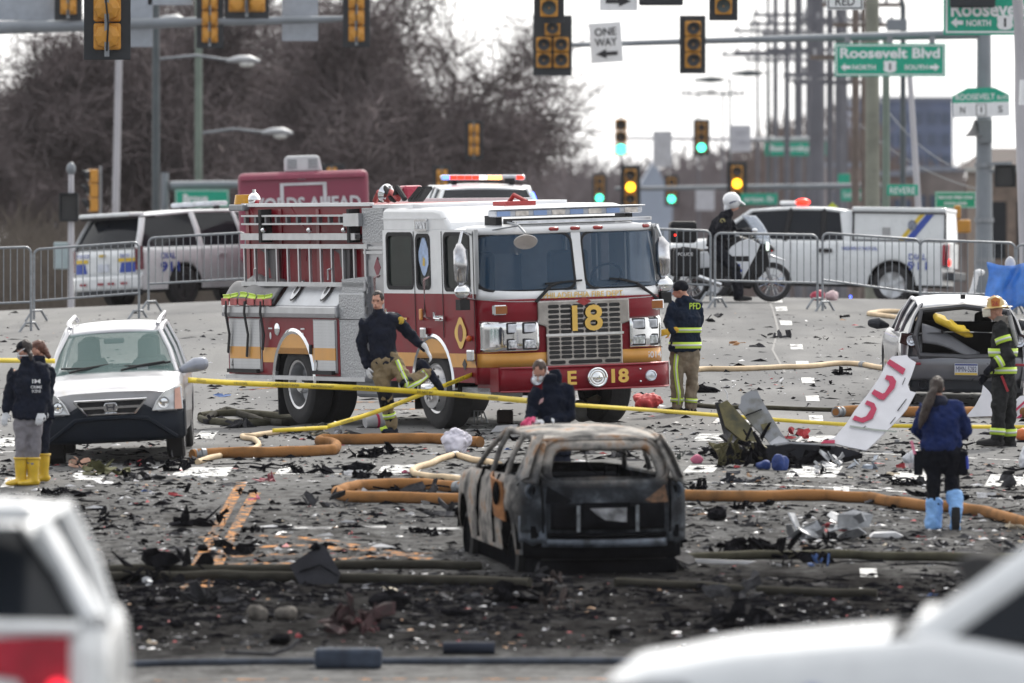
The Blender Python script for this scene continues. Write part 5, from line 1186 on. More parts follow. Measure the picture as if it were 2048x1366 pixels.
 for s in (-1, 1):
  MB().grid(lambda u, v: V((bx(s*(.66+.25*u), .6)-.03+.04*u, s*(.66+.25*u), .38+.28*v+.02*math.sin(u*9))), 6, 5).build('bumper_corner', (SCO if s > 0 else BM), T, smooth=True, solid=.03)
  MB().bb(bx(.8, .5)-.075, bx(.8, .5)-.05, s*.75-.05, s*.75+.06, .44, .57).build('reflector_hole', SOOT, T)
  mb = MB(); k = mb.pts([(bx(y, z)-.045, s*y, z) for y, z in ((.40, .85), (.64, 1.0), (.67, .82), (.52, .80))]); mb.face(range(k, k+4)); mb.build('tail_light_socket', (SOOT if s > 0 else mat('rusty_socket', (.10, .05, .025), .8, var=.7, ns=20)), T, solid=.02)
  MB().lathe([(0, .095), (.025, .09), (.03, .07), (-.01, .045), (-.02, 0)], (bx(.77, .94)+.0, s*.77, .94), (-1, 0, 0), 18).build('lamp_cup', SCO, T, smooth=True); MB().ell((bx(.77, .94)-.03, s*.765, .94), (.015, .022, .05), 8, 6).build('bulb_hole', SOOT, T)
  for q in (1.3, -1.3):
   MB().lathe([(-.18, .21), (-.16, .22), (-.02, .22), (0, .21), (-.03, .19), (-.06, .08), (-.03, .05), (-.03, 0)], (q, s*.88, .215), (0, s, 0), 24).build('bare_rim', SOOT, T, smooth=True); MB().lathe([(-.2, .22), (-.19, .29), (-.02, .28), (0, .22)], (q, s*.88, .23), (0, s, 0), 20).build('charred_tyre', BLACK, T, smooth=True)
 MB().bb(bx(0, .7)-.062, bx(0, .7)-.04, -.22, .30, .60, .83).build('plate_recess', SOOT, T); MB().prism([(-.18, .775), (.22, .77), (.14, .70), (.05, .645), (-.18, .62)], bx(0, .7)-.072, bx(0, .7)-.064, 'x').build('scorched_plate', mat('scorched_plate', (.24, .245, .26), .5, .3, var=.6, ns=9), T)
 for y in (.34, -.30): MB().bb(bx(0, .7)-.055, bx(0, .7)-.04, y-.018, y+.018, .52, .80).build('ash_streak', mat('ash_streak', (.16, .175, .19), .7, var=.5, ns=12), T)
 for y in (-.4, .42): MB().tube([(-.1, y-.2, .45), (-.3, y-.2, .95), (-.33, y+.2, .95), (-.13, y+.2, .45)], .025).tube([(-.33, y-.07, .95), (-.35, y-.07, 1.1), (-.35, y+.07, 1.1), (-.33, y+.07, .95)], .015).build('seat_frame', SOOT, T)
 MB().chain([V((.55+.06*math.cos(t_), .4+.19*math.cos(t_), 1.0+.17*math.sin(t_))) for t_ in [PI*2*k/16 for k in range(17)]], [.014]*17, 6).build('steering_wheel', SOOT, T)
 MB().bb(.7, 1.0, -.74, .74, .7, .94).build('dashboard', SOOT, T, bevel=.08)
 MB().tube([(-1.3, .75, 1.36), (-1.25, .3, 1.26), (-1.3, -.1, 1.36), (-1.35, -.5, 1.24)], .01).tube([(-.2, .5, 1.45), (-.25, .42, 1.2), (-.2, .45, 1.02)], .008).tube([(-1.8, .2, 1.38), (-1.8, .15, 1.2), (-1.85, .05, 1.1)], .007).build('hanging_wire', SOOT, T)
 MB().grid(lambda u, v: V((-.85-.30*u+.05*v, .965+.05*math.sin(u*4)+.03*v, .66+.42*v-.1*u)), 6, 6).build('torn_flap', mat('rust_orange', (.30, .13, .05), .85, var=.5, ns=9), T, solid=.02); MB().ell((-1.02, 1.0, .86), (.09, .04, .13), 10, 7).build('charred_lump', SOOT, T)
 for x in (-.62, .28): MB().tube([(x, .945, .30), (x+.02, .955, .6), (x-.02, .95, .85), (x-.10, .90, 1.04)], .018).build('door_gap', SOOT, T, smooth=True)
 MB().bb(-1.95, 1.9, -.80, .80, .03, .22).build('collapsed_underside', SOOT, T, bevel=.05)
 return T
def Rm_(p, hd, e=1.2): return slope_rot(p.x, p.y, hd, e)
burnt_car()

# ------------------------------------------------------------------ grey hatchback with its tailgate gone (right)
def grey_hatch():
 c = gp(1926, 812); hd = PI/2+R(2.5); h = V((math.cos(hd), math.sin(hd), 0)); p = c+h*1.85; p = on(p.x, p.y)
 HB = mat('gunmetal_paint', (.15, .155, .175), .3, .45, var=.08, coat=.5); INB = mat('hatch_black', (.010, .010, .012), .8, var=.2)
 P = dict(L=4.4, W=1.76, H=1.46, wb=2.64, rw=.32, xf=2.2, body=HB, rim=ALU, cab=(-2.0, 1.05), tf=.14, tr=.10, sill=.26, open_rear=True,
    ztop=[(2.2, .72), (1.8, .86), (1.05, .96), (0, .96), (-1.4, 1.0), (-2.2, .98)],
    pillars=[(1.05, .76, .97, .25, .56, 1.40), (-.25, .82, .98, -.3, .60, 1.43), (-1.15, .82, 1.0, -1.2, .59, 1.42), (-2.0, .78, .99, -1.72, .60, 1.36)], pw=[.06, .08, .09, .20],
    glass=mat('hatch_glass', (.35, .45, .45), .04, var=0, alpha=.35), rear_glass=False, sideglass=GLASSD, inner=INB, roofm=mat('pale_hatch_roof', (.52, .53, .55), .3, .4, var=.05, coat=.5), rcrown=.05)  # roof toned paler than the rest of the body
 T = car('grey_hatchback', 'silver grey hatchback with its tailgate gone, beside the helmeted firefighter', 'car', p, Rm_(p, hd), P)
 bx = lambda y, z: -2.16-.06*math.sin(max(0, min(1, (z-.3)/.5))*PI)+.20*abs(y/.88)**3
 for q in (-1, 1): MB().grid(lambda u, v: V((bx(q*(.60+.28*u), .8)+.01, q*(.60+.275*u), .64+.36*v)), 6, 6).build('rear_quarter', HB, T, smooth=True, solid=.03)
 MB().bb(-2.0, -.7, -.62, .62, .5, .62).bb(-.75, -.7, -.7, .7, .6, 1.12).bb(-2.0, -.7, -.72, -.66, .6, 1.0).bb(-2.0, -.7, .66, .72, .6, 1.0).build('boot_lining', INB, T, clean=False)
 fr_ = [(-2.17, -.63, .70), (-2.20, 0, .68), (-2.17, .63, .70), (-2.12, .69, .95), (-1.86, .60, 1.30), (-1.80, 0, 1.37), (-1.86, -.60, 1.30), (-2.12, -.69, .95), (-2.17, -.63, .70)]
 MB().chain(fr_, [(.05, .045)]*9, 8).build('hatch_frame', mat('frame_grey', (.05, .052, .06), .5, var=.2), T, smooth=True)
 MB().grid(lambda u, v: V((bx(-.86+1.72*u, .33+.34*v)-.03, -.86+1.72*u, .36+.33*v)), 16, 8).build('rear_bumper', HB, T, smooth=True, solid=.05)
 MB().grid(lambda u, v: V((bx(-.80+1.6*u, .25+.1*v)-.045+.05*(1-v), -.80+1.6*u, .20+.30*v)), 16, 6).build('lower_bumper', DKPLAST, T, smooth=True, solid=.05)
 for s in (-1, 1):
  P5 = [(s*.63, .98), (s*.86, 1.0), (s*.885, .86), (s*.70, .80)]; f = lambda q, o: (bx(q[0], .9)-.02-o, q[0], q[1])
  mb = MB(); k = mb.pts([f(q, 0) for q in P5]); mb.face(range(k, k+4)); tl = mb.build('tail_light', mat('tail_dark', (.03, .012, .014), .2), T, solid=-.03)
  MB().lathe([(0, .075), (.02, .07), (.01, .045), (.02, .03), (.01, 0)], f((s*.74, .90), .035), (-1, 0, 0), 18).build('tail_ring', mat('lamp_silver_lens', (.62, .65, .72), .12, .6), tl, smooth=True)
  MB().bb(-2.20, -2.165, s*.78-.16, s*.78+.1, .57, .605).build('reflector', mat('red_reflector', (.25, .015, .03), .3), T, bevel=.01)
  MB().lathe([(-.2, .05), (0, .065), (.02, .06), (.0, .05), (-.15, .045)], (-2.16, s*.58, .30), (-1, 0, 0), 18).build('exhaust_pipe', DKPLAST, T, smooth=True)
  MB().chain([(.62, s*.88, 1.0), (.58, s*1.0, 1.03), (.58, s*1.1, 1.03)], [(.05, .04), (.08, .085), (.05, .06)], 12, V((1, 0, 0)), dome=True).build('door_mirror', DKPLAST, T, smooth=True)
 pl = MB().bb(-2.275, -2.262, -.16, .16, .44, .60).build('licence_plate', mat('plate_white', (.55, .58, .66), .4), T, bevel=.006)
 MB().bb(-2.279, -2.2755, -.155, .155, .445, .475).build('plate_strip', mat('plate_gold', (.6, .42, .08), .4), pl); MB().bb(-2.279, -2.2755, -.155, .155, .575, .596).build('plate_top', mat('plate_navy', (.03, .05, .2), .4), pl)
 plate_text(pl, 'MMN-5282', .28, .075, -2.2795, .525, 0, -1, mat('plate_ink', (.03, .04, .12), .4), .0)
 # broken tailgate trim hanging across the opening
 MB().grid(lambda u, v: V((-2.12-.10*v+.04*u, .60-.80*u, 1.14-.36*u-.26*v*(1-.6*u)+.03*math.sin(u*5))), 10, 6).build('broken_trim', mat('trim_grey', (.12, .125, .14), .5, .1, var=.15), T, smooth=True, solid=.03)
 MB().prism([(-.02, 0), (.2, -.05), (.25, -.14), (.06, -.1)], -.03, .0).build('trim_hole', BLACK, T).location = (-2.15, .34, 1.06)
 mb = MB(); r = random.Random(5)
 for k in range(9): mb.chain([(-2.0+r.uniform(-.1, .05), .42-k*.055, 1.24-.02*k+r.uniform(-.03, .03)), (-2.1, .38-k*.05, 1.18-.025*k), (-2.12, .34-k*.055, 1.14-.02*k)], [.045, .055, .03], 7)
 mb.build('yellow_cloth', mat('yellow_strap', (.55, .38, .02), .7, var=.3), T, smooth=True, remesh=.02)
 MB().bb(.35, .40, -.12, .12, 1.24, 1.31).build('rear_view_mirror', INB, T, bevel=.02)
 MB().cyl((-1.55, .0, 1.46), (-1.55, 0, 1.52), .035, 10).build('aerial_base', INB, T)
 seats(T, (.0,), (-.38, .38), INB, .5, 1.1); MB().bb(-.75, -.6, -.62, .62, .5, 1.12).build('rear_seat', INB, T, bevel=.05)
 return T
grey_hatch()

# ------------------------------------------------------------------ police SUVs
PW = WHITE
def police_suv_parts(T, lit=False, bar_y=.62):
 P = T_['P']; xr = T_['xr']; xf = T_['xf']
 r = bx = lambda y: xr-.03+.16*abs(y/1.0)**4
 lb = MB().bb(-.28, .12, -bar_y, bar_y, 1.97, 2.06).build('light_bar', mat('lamp_lens', (.55, .57, .62), .15, var=.2, ns=8), T, bevel=.035)
 [MB().bb(-.1, .0, q-.04, q+.04, 1.9, 1.97).build('light_bar_foot', BLACK, T) for q in (-.46, .46)]
 MB().bb(xr+.02, xr+.45, -.72, .72, 1.80, 1.88).build('spoiler', PW, T, bevel=.03); MB().bb(xr+.05, xr+.3, -.68, .68, 1.755, 1.80).build('spoiler_underside', BLACK, T)
 gate = MB().grid(lambda u, v: V((bx(-.86+1.72*u)-.02, -.86+1.72*u, .62+.52*v)), 12, 4).build('tailgate', PW, T, smooth=True, solid=.03)
 MB().grid(lambda u, v: V((bx(-.98+1.96*u)-.06, -.98+1.96*u, .36+.28*v)), 16, 4).build('rear_bumper', PW, T, smooth=True, solid=.05)
 MB().grid(lambda u, v: V((bx(-.95+1.9*u)-.03, -.95+1.9*u, .24+.14*v)), 12, 2).build('lower_valance', DKPLAST, T, smooth=True, solid=.04)
 for s in (-1, 1):
  MB().grid(lambda u, v: V((bx(s*(.84+.16*u))-.03, s*(.84+.155*u), .74+.46*v)), 4, 5).build('tail_light', mat('tail_maroon', (.12, .02, .03), .25, var=.4), T, solid=.03)
  MB().grid(lambda u, v: V((bx(s*(.5+.34*u))-.028, s*(.46+.06*v+(.38-.06*v)*u), .70+.2*v)), 4, 3).build('chevron_blue', BLUEP, T, solid=-.006)
  MB().grid(lambda u, v: V((bx(s*(.42+.42*u))-.028, s*(.42+.42*u), .91+.07*v)), 4, 1).build('chevron_yellow', YELP, T, solid=-.006)
  for x in (.1,): MB().bb(.55, .8, s*1.0, s*1.22, 1.15, 1.33).build('door_mirror', BLACK, T, bevel=.04)
 for k, y in enumerate((-.62, -.28, .02, .52)): MB().bb(bx(y)-.125, bx(y)-.105, y-.1, y+.07, .46, .51).build('reflector', mat('red_reflector', (.25, .015, .03), .3), T)
 MB().bb(bx(0)-.045, bx(0)-.03, -.17, .15, .72, .88).build('licence_plate', mat('plate_white', (.55, .58, .66), .4), T)
 MB().bb(bx(0)-.05, bx(0)-.03, -.08, .08, 1.02, 1.07).build('emblem', mat('gold_emblem', (.55, .4, .08), .3, .4), T)
 plate_text(T, 'POLICE', .34, .07, bx(-.62)-.045, 1.05, .55, -1, BLUEP, .02); plate_text(T, 'DIAL 911', .26, .08, bx(-.62)-.045, 1.03, -.62, -1, BLUEP, .02)
 ys = -(P['W']/2+.006)
 text(T, 'DIAL', .40, .12, (-1.98, ys, 1.0), (1, 0, 0), (0, 0, 1), BLUEP, bold=.02); text(T, '911', .52, .20, (-1.95, ys, .78), (1, 0, 0), (0, 0, 1), BLUEP, bold=.03)
 MB().bb(-.6, -.38, ys-.02, ys+.02, .98, 1.02).build('door_handle', PW, T); MB().bb(.5, .72, ys-.02, ys+.02, .98, 1.02).build('door_handle', PW, T)
 for x in (-1.05, .1, 1.2): MB().bb(x-.006, x+.006, ys+.002, ys+.01, .45, 1.15).build('door_gap', mat('gap_grey', (.2, .2, .21), .6), T)
 return lb
SUVP = dict(L=5.35, W=2.05, H=1.92, wb=3.06, rw=.39, xf=2.6, body=PW, rim=mat('black_rim', (.03, .03, .033), .4, .3), cab=(-2.72, 1.35), tf=.12, tr=.06, sill=.34, ra=.47, cladding=None,
   ztop=[(2.6, 1.05), (2.2, 1.14), (1.35, 1.20), (0, 1.18), (-2.75, 1.18)],
   pillars=[(1.35, .88, 1.2, .65, .68, 1.82), (.2, .95, 1.18, .1, .73, 1.87), (-1.0, .95, 1.18, -1.05, .73, 1.87), (-2.7, .90, 1.18, -2.35, .70, 1.80)], pw=[.08, .1, .16, .16],
   glass=GLASSD, rcrown=.05)
def left_police():
 Y = 225; p = on(px2x(372, Y)+1.1, Y+1.2); hd = PI/2-R(44); P = dict(SUVP)
 T = car('police_suv', 'white police SUV behind the left barricades with DIAL 911 on its side', 'police car', on(px2x(408, Y), Y+1.6, .03), Rm_(p, hd, 1.5), P)
 police_suv_parts(T)
 MB().bb(-2.44, -2.02, -.74, .74, 1.775, 1.80).build('spoiler_shadow_strip', BLACK, T)  # black strip standing in for the shadow under the spoiler
 return T
LP = left_police()
def rear_police():
 Y = 198; P = dict(SUVP); p = on(px2x(966, Y), Y)
 T = car('police_suv', 'white police SUV with flashing red and blue lights behind the fire engine roof', 'police car', p-V((0, 0, .04)), Rm_(p, -PI/2+R(4), 1.5), P)
 T.scale = (1.08, 1.08, 1.08); lb = police_suv_parts(T, bar_y=.68)
 cols = [EBL, ERED, ERED, ERED, ERED, EWH, EOR, EOR, None, None, ERED]
 for k, c in enumerate(cols):
  if c: MB().bb(.10, .128, -.66+k*.12, -.55+k*.12, 1.985, 2.045).build('flashing_lamp', c, lb)
 MB().bb(.11, .2, .34, .5, 1.93, 2.0).build('camera_box', BLACK, T)
 MB().bar((1.28, .90, 1.28), (.74, .74, 1.76), .05, .06).build('flashing_pillar_lamp', EBL, T)
 return T
rear_police()
def near_police():
 Y = 56.5; s = F/Y; X = px2x(228, Y)-1.05; p = on(X, Y)
 zr = -(1003-400)/s; P = dict(SUVP); P.update(L=4.95, W=2.0, wb=2.95, xf=2.4, cab=(-2.52, 1.3), tr=.05, ztop=[(2.4, 1.0), (2.0, 1.1), (1.3, 1.17), (0, 1.15), (-2.55, 1.17)],
  pillars=[(1.3, .88, 1.17, .6, .66, 1.68), (.15, .94, 1.16, .05, .70, 1.73), (-.95, .94, 1.16, -1.05, .70, 1.73), (-2.42, .90, 1.18, -1.95, .56, 1.66)], pw=[.08, .1, .12, .17], rcrown=.04, glass=GLASSD)
 hd = PI/2+R(.5); cz = zr-1.80; cn_ = V((px2x(222, Y), Y, cz))-Matrix.Rotation(hd, 3, 'Z') @ V((-2.45, -1.0, 0))
 T = car('police_suv', 'blurred white SUV rear corner with a red tail light in the left foreground', 'police car', cn_, hd, P)
 xr = T_['xr']; bx = lambda y: xr-.03+.16*abs(y/1.0)**4
 MB().bb(xr+.03, xr+.5, -.62, .62, 1.70, 1.79).build('spoiler', PW, T, bevel=.035)
 MB().grid(lambda u, v: V((bx(-.98+1.96*u)-.02, -.98+1.96*u, .45+.72*v)), 14, 5).build('tailgate', PW, T, smooth=True, solid=.03)
 MB().chain([(xr-.02, -.85, 1.17), (xr+.0, 0, 1.19), (xr-.02, .85, 1.17)], [(.06, .04)]*3, 8).build('gate_ledge', PW, T, smooth=True, solid=.0)
 for q in (-1, 1):
  MB().chain([(-2.44, q*.93, 1.18), (-2.28, q*.83, 1.36), (-2.02, q*.66, 1.64)], [(.10, .07), (.10, .06), (.09, .05)], 10, V((1, 0, 0))).build('rear_pillar', PW, T, smooth=True)
  TL = mat('tail_red', (.38, .008, .03), .25, var=.3, ns=4)
  mb = MB(); k = mb.pts([(bx(q*.7)-.06, q*y, z) for y, z in ((.10, 1.12), (.80, 1.14), (.80, .70), (.66, .60), (.55, .92), (.10, .98))]); mb.face(range(k, k+6)); tl = mb.build('tail_light', TL, T, solid=-.04)
  MB().ell((bx(q*.7)-.11, q*.74, .87), (.02, .055, .055), 12, 8).build('lit_tail_lamp', em('tail_glow', (1, .02, .05), 1.2), tl)
 return T
near_police()
def near_white():
 Y = 53; s = F/Y; zh = -(1262-400)/s            # bonnet level
 P = dict(SUVP); P.update(L=4.85, W=1.95, wb=2.9, xf=2.42, cab=(-2.4, .86), tf=.20, rw=.36, ra=.43, ztop=[(2.42, .80), (2.2, .96), (1.7, 1.045), (1.0, 1.10), (.85, 1.13), (0, 1.0), (-2.4, 1.02)],
  pillars=[(.86, .86, 1.12, -.02, .64, 1.70), (-.35, .94, 1.02, -.3, .70, 1.76), (-1.2, .94, 1.03, -1.25, .70, 1.76), (-2.3, .90, 1.05, -1.9, .66, 1.68)], pw=[.15, .1, .12, .17], crown=.05)
 hd = PI-R(5); x0 = px2x(1200, Y)
 T = car('police_suv', 'blurred white bonnet and windscreen of a car in the right foreground', 'police car', V((x0+2.40, Y+.2, zh-1.12)), hd, P)
 MB().bb(1.9, 2.36, .66, .965, .78, .90).build('headlight', mat('headlamp_dark', (.05, .06, .07), .2, .3), T, bevel=.05)
 MB().bb(1.9, 2.36, -.965, -.66, .78, .90).build('headlight', mat('headlamp_dark', (.05, .06, .07), .2, .3), T, bevel=.05)
 MB().chain([(.66, -.9, 1.25), (.66, -1.0, 1.38), (.66, -1.12, 1.40)], [(.06, .06), (.13, .08), (.10, .07)], 12, V((1, 0, 0)), dome=True).build('door_mirror', BLACK, T, smooth=True)
 MB().ell((1.35, .985, .80), (.07, .01, .09), 12, 8).build('fender_badge', BLUEP, T)
 MB().chain([(.85, -.8, 1.15), (.84, 0, 1.2), (.85, .8, 1.15)], [(.05, .04)]*3, 8).build('cowl', PW, T, smooth=True)
 return T
near_white()

# ------------------------------------------------------------------ police pickup with a cap
def pickup():
 Y = 229; s = F/Y; hd = PI-R(9); xe = px2x(1905, Y); h = V((math.cos(hd), math.sin(hd), 0)); p = V((xe, Y, 0))+h*2.95; p = on(p.x, p.y)
 g_ = GLASSD
 P = dict(L=5.9, W=2.02, H=1.95, wb=3.68, rw=.40, xf=2.95, body=PW, rim=ALU, cab=(-2.94, 1.85), tf=.12, tr=.02, sill=.40, ra=.50,
    ztop=[(2.95, 1.10), (2.5, 1.20), (1.85, 1.25), (1.3, 1.28), (0, 1.28), (-2.95, 1.28)],
    pillars=[(1.85, .88, 1.27, 1.05, .72, 1.86), (.35, .95, 1.28, .25, .76, 1.91), (-.42, .95, 1.28, -.42, .76, 1.91), (-.95, .93, 1.28, -.85, .74, 1.87)], pw=[.08, .1, .1, .24], pm=[PW, BLACK, BLACK, PW], rcrown=.05, glass=g_)
 T = car('police_pickup', 'white police pickup with a capped bed parked behind the motorcycle', 'police car', p, Rm_(p, hd, 1.5), P)
 z0, z1 = 1.285, 1.93; y = 1.0
 cap = MB().prism([(-.98, z0), (-1.02, z1), (-2.88, z1-.01), (-2.93, z0)], -.93, .93).build('bed_cap', PW, T, bevel=.03)
 MB().bb(-2.90, -1.0, .9, .96, z1-.10, z1-.07).build('cap_gutter', INK, cap); MB().bb(-2.9, -1.0, -.94, .955, z1-.065, z1+.03).build('cap_roof', PW, cap, bevel=.03)
 for x in (-1.03, -2.89): MB().bb(x-.02, x+.02, .93, .945, z0, z1-.1).build('cap_seam', INK, cap)
 MB().bb(-2.92, -1.0, .935, .95, z0-.015, z0+.01).build('cap_base', INK, cap)
 yy = .934
 for q, m_, w in ((0, YELP, .10), (.13, BLUEP, .16)):
  x0 = -1.95-q; MB().prism([(x0, z0+.02), (x0-w, z0+.02), (x0-.42-w, z1-.11), (x0-.42, z1-.11)], yy, yy+.006).build('diagonal_stripe', m_, cap)
 MB().prism([(-2.22+.09*math.cos(2*PI*k/16), 1.60+.11*math.sin(2*PI*k/16)) for k in range(16)], yy+.007, yy+.013).build('crest', mat('crest_grey', (.20, .22, .28), .5, var=.6, ns=30), cap)
 MB().bb(-1.78, -1.62, yy, yy+.006, 1.40, 1.55).build('small_label', mat('label_grey', (.33, .33, .34), .5), cap)
 ys = 1.018
 def st(s_, w, hh, x, z): return text(T, s_, w, hh, (x, ys, z), (-1, 0, 0), (0, 0, 1), BLUEP, bold=.02)
 st('DIAL', .36, .12, -2.35, .97); st('911', .40, .17, -2.35, .79); st('HIGHWAY PATROL', .72, .07, -1.18, 1.12)
 MB().bb(-2.97, -2.93, .78, 1.0, .78, 1.24).build('tail_light', mat('tail_red', (.38, .008, .03), .25, var=.3, ns=4), T, bevel=.02)
 MB().ell((-2.98, .9, .86), (.03, .07, .07)).build('lit_tail_lamp', ERED, T); MB().bb(-2.90, -2.85, .99, 1.025, .80, 1.22).build('tail_light_side', mat('tail_red', (.38, .008, .03), .25, var=.3, ns=4), T, bevel=.01)
 MB().bb(-3.1, -2.93, -.95, .98, .50, .68).build('rear_bumper', DKPLAST, T, bevel=.03); MB().bb(-2.96, -2.93, -.75, .75, .75, 1.25).build('tailgate', PW, T, bevel=.01)
 MB().bb(-.62, -.35, ys, ys+.035, 1.03, 1.11).build('door_handle', BLACK, T); MB().bb(.55, .82, ys, ys+.035, 1.03, 1.11).build('door_handle', BLACK, T)
 for x in (-.72, .22, 1.35): MB().bb(x-.006, x+.006, ys-.006, ys+.002, .5, 1.26).build('door_gap', mat('gap_grey', (.2, .2, .21), .6), T)
 MB().bb(.9, 1.15, 1.0, 1.24, 1.28, 1.5).build('door_mirror', BLACK, T, bevel=.04)
 MB().bb(.05, .55, -.12, .12, 1.945, 1.99).build('beacon_base', STEEL, T, bevel=.02); MB().bb(.25, .58, -.1, .1, 1.99, 2.07).build('white_dome', SIGNW, T, bevel=.03); MB().ell((.12, 0, 2.05), (.15, .12, .075)).build('flashing_beacon', ERED, T, smooth=True)
 MB().bb(-1.0, -.98, .80, .93, 1.25, 1.75).build('blue_marker', EBL, T).scale = (1, 1, .1)
 return T
PK = pickup()

# ------------------------------------------------------------------ red box truck behind the fire engine
def box_truck():
 Y = 222; s = F/Y; p = on(px2x(614, Y), Y); RB = mat('faded_red_box', (.23, .035, .07), .45, var=.08, ns=1.5)
 T = thing('box_truck', 'dull red box truck with a white lettered back and roof unit behind the fire engine', 'truck', p, slope_rot(p.x, p.y, PI/2+R(1), 1.5) )
 zt = -(347-400)/s-p.z; W = 1.26
 MB().bb(-2.4, 2.4, -W, W, .75, zt).build('box', RB, T, bevel=.12, seg=4)
 MB().bb(-2.47, -2.41, -W+.04, W-.04, zt-.15, zt-.05).build('top_panel', mat('faded_red_trim', (.27, .05, .09), .45), T, bevel=.02)
 a = zt-.22; mb = MB(); mb.bb(-2.425, -2.402, -.45, .45, a-.05, a).bb(-2.425, -2.402, -.45, -.38, a-.50, a-.05).bb(-2.425, -2.402, .38, .45, a-.50, a-.05); mb.build('white_bracket', mat('dull_white_print', (.55, .54, .57), .5), T)
 plate_text(T, 'WORDS AHEAD', 2.2, .27, -2.43, zt-.63, 0, -1, mat('dull_white_print', (.55, .54, .57), .5), .03)
 MB().bb(-2.44, -2.4, -.05, .1, zt-.16, zt-.12).build('marker_lamp', STEEL, T)
 ac = MB().prism([(-.38, 0), (-.33, .27), (-.28, .31), (.30, .31), (.36, .25), (.36, 0)], -2.2, -1.3, 'x').build('air_conditioner', mat('ac_white', (.55, .56, .58), .5, var=.05), T, bevel=.03)
 ac.location = (0, 0, zt)
 for sgn in (-1, 1):
  for k in range(6): MB().bb(-2.21, -2.2, sgn*.20-.09, sgn*.20+.09, .06+.032*k, .075+.032*k).build('louvre', mat('louvre_grey', (.2, .21, .23), .5), ac)
 MB().bb(-2.6, 2.2, -1.0, 1.0, .45, .8).build('chassis', BLACK, T)
 MB().bb(2.5, 4.2, -1.1, 1.1, .5, 2.0).build('cab', RB, T, bevel=.2)
 for sgn in (-1, 1):
  for x in (-1.3, 3.2): wheel(T, x, sgn*1.12, .42, .26, ALU, sgn)
 return T
box_truck()
# ------------------------------------------------------------------ people
def hand_parts(mb, w, d, palm_n, curl=.6, k=1.0):
 """a hand from the wrist w along d; palm_n is the way the fingers curl"""
 d = d.normalized(); n = (palm_n-d*palm_n.dot(d)).normalized(); sd_ = d.cross(n)
 mb.chain([w-d*.02, w+d*.03*k, w+d*.085*k], [(.028*k, .022*k), (.04*k, .02*k), (.042*k, .017*k)], 10, sd_, dome=True)
 for i, L in enumerate((.072, .082, .076, .06)):
  o = w+d*.085*k+sd_*((i-1.5)*.021*k); P = [o]; a = 0
  for j in range(3):
   a += curl*(.5+.3*j); P.append(P[-1]+(d*math.cos(a)+n*math.sin(a))*L*k*(.42, .33, .25)[j])
  mb.chain(P, [.0105*k, .010*k, .009*k, .007*k], 7, sd_, dome=True)
 o = w+d*.03*k+sd_*.034*k; t = (d*.6+sd_*.7+n*.25).normalized(); t2 = (d*.8+sd_*.15+n*.5).normalized()
 mb.chain([o-t*.012, o+t*.032*k, o+t*.032*k+t2*.032*k], [.014*k, .012*k, .009*k], 7, n, dome=True)
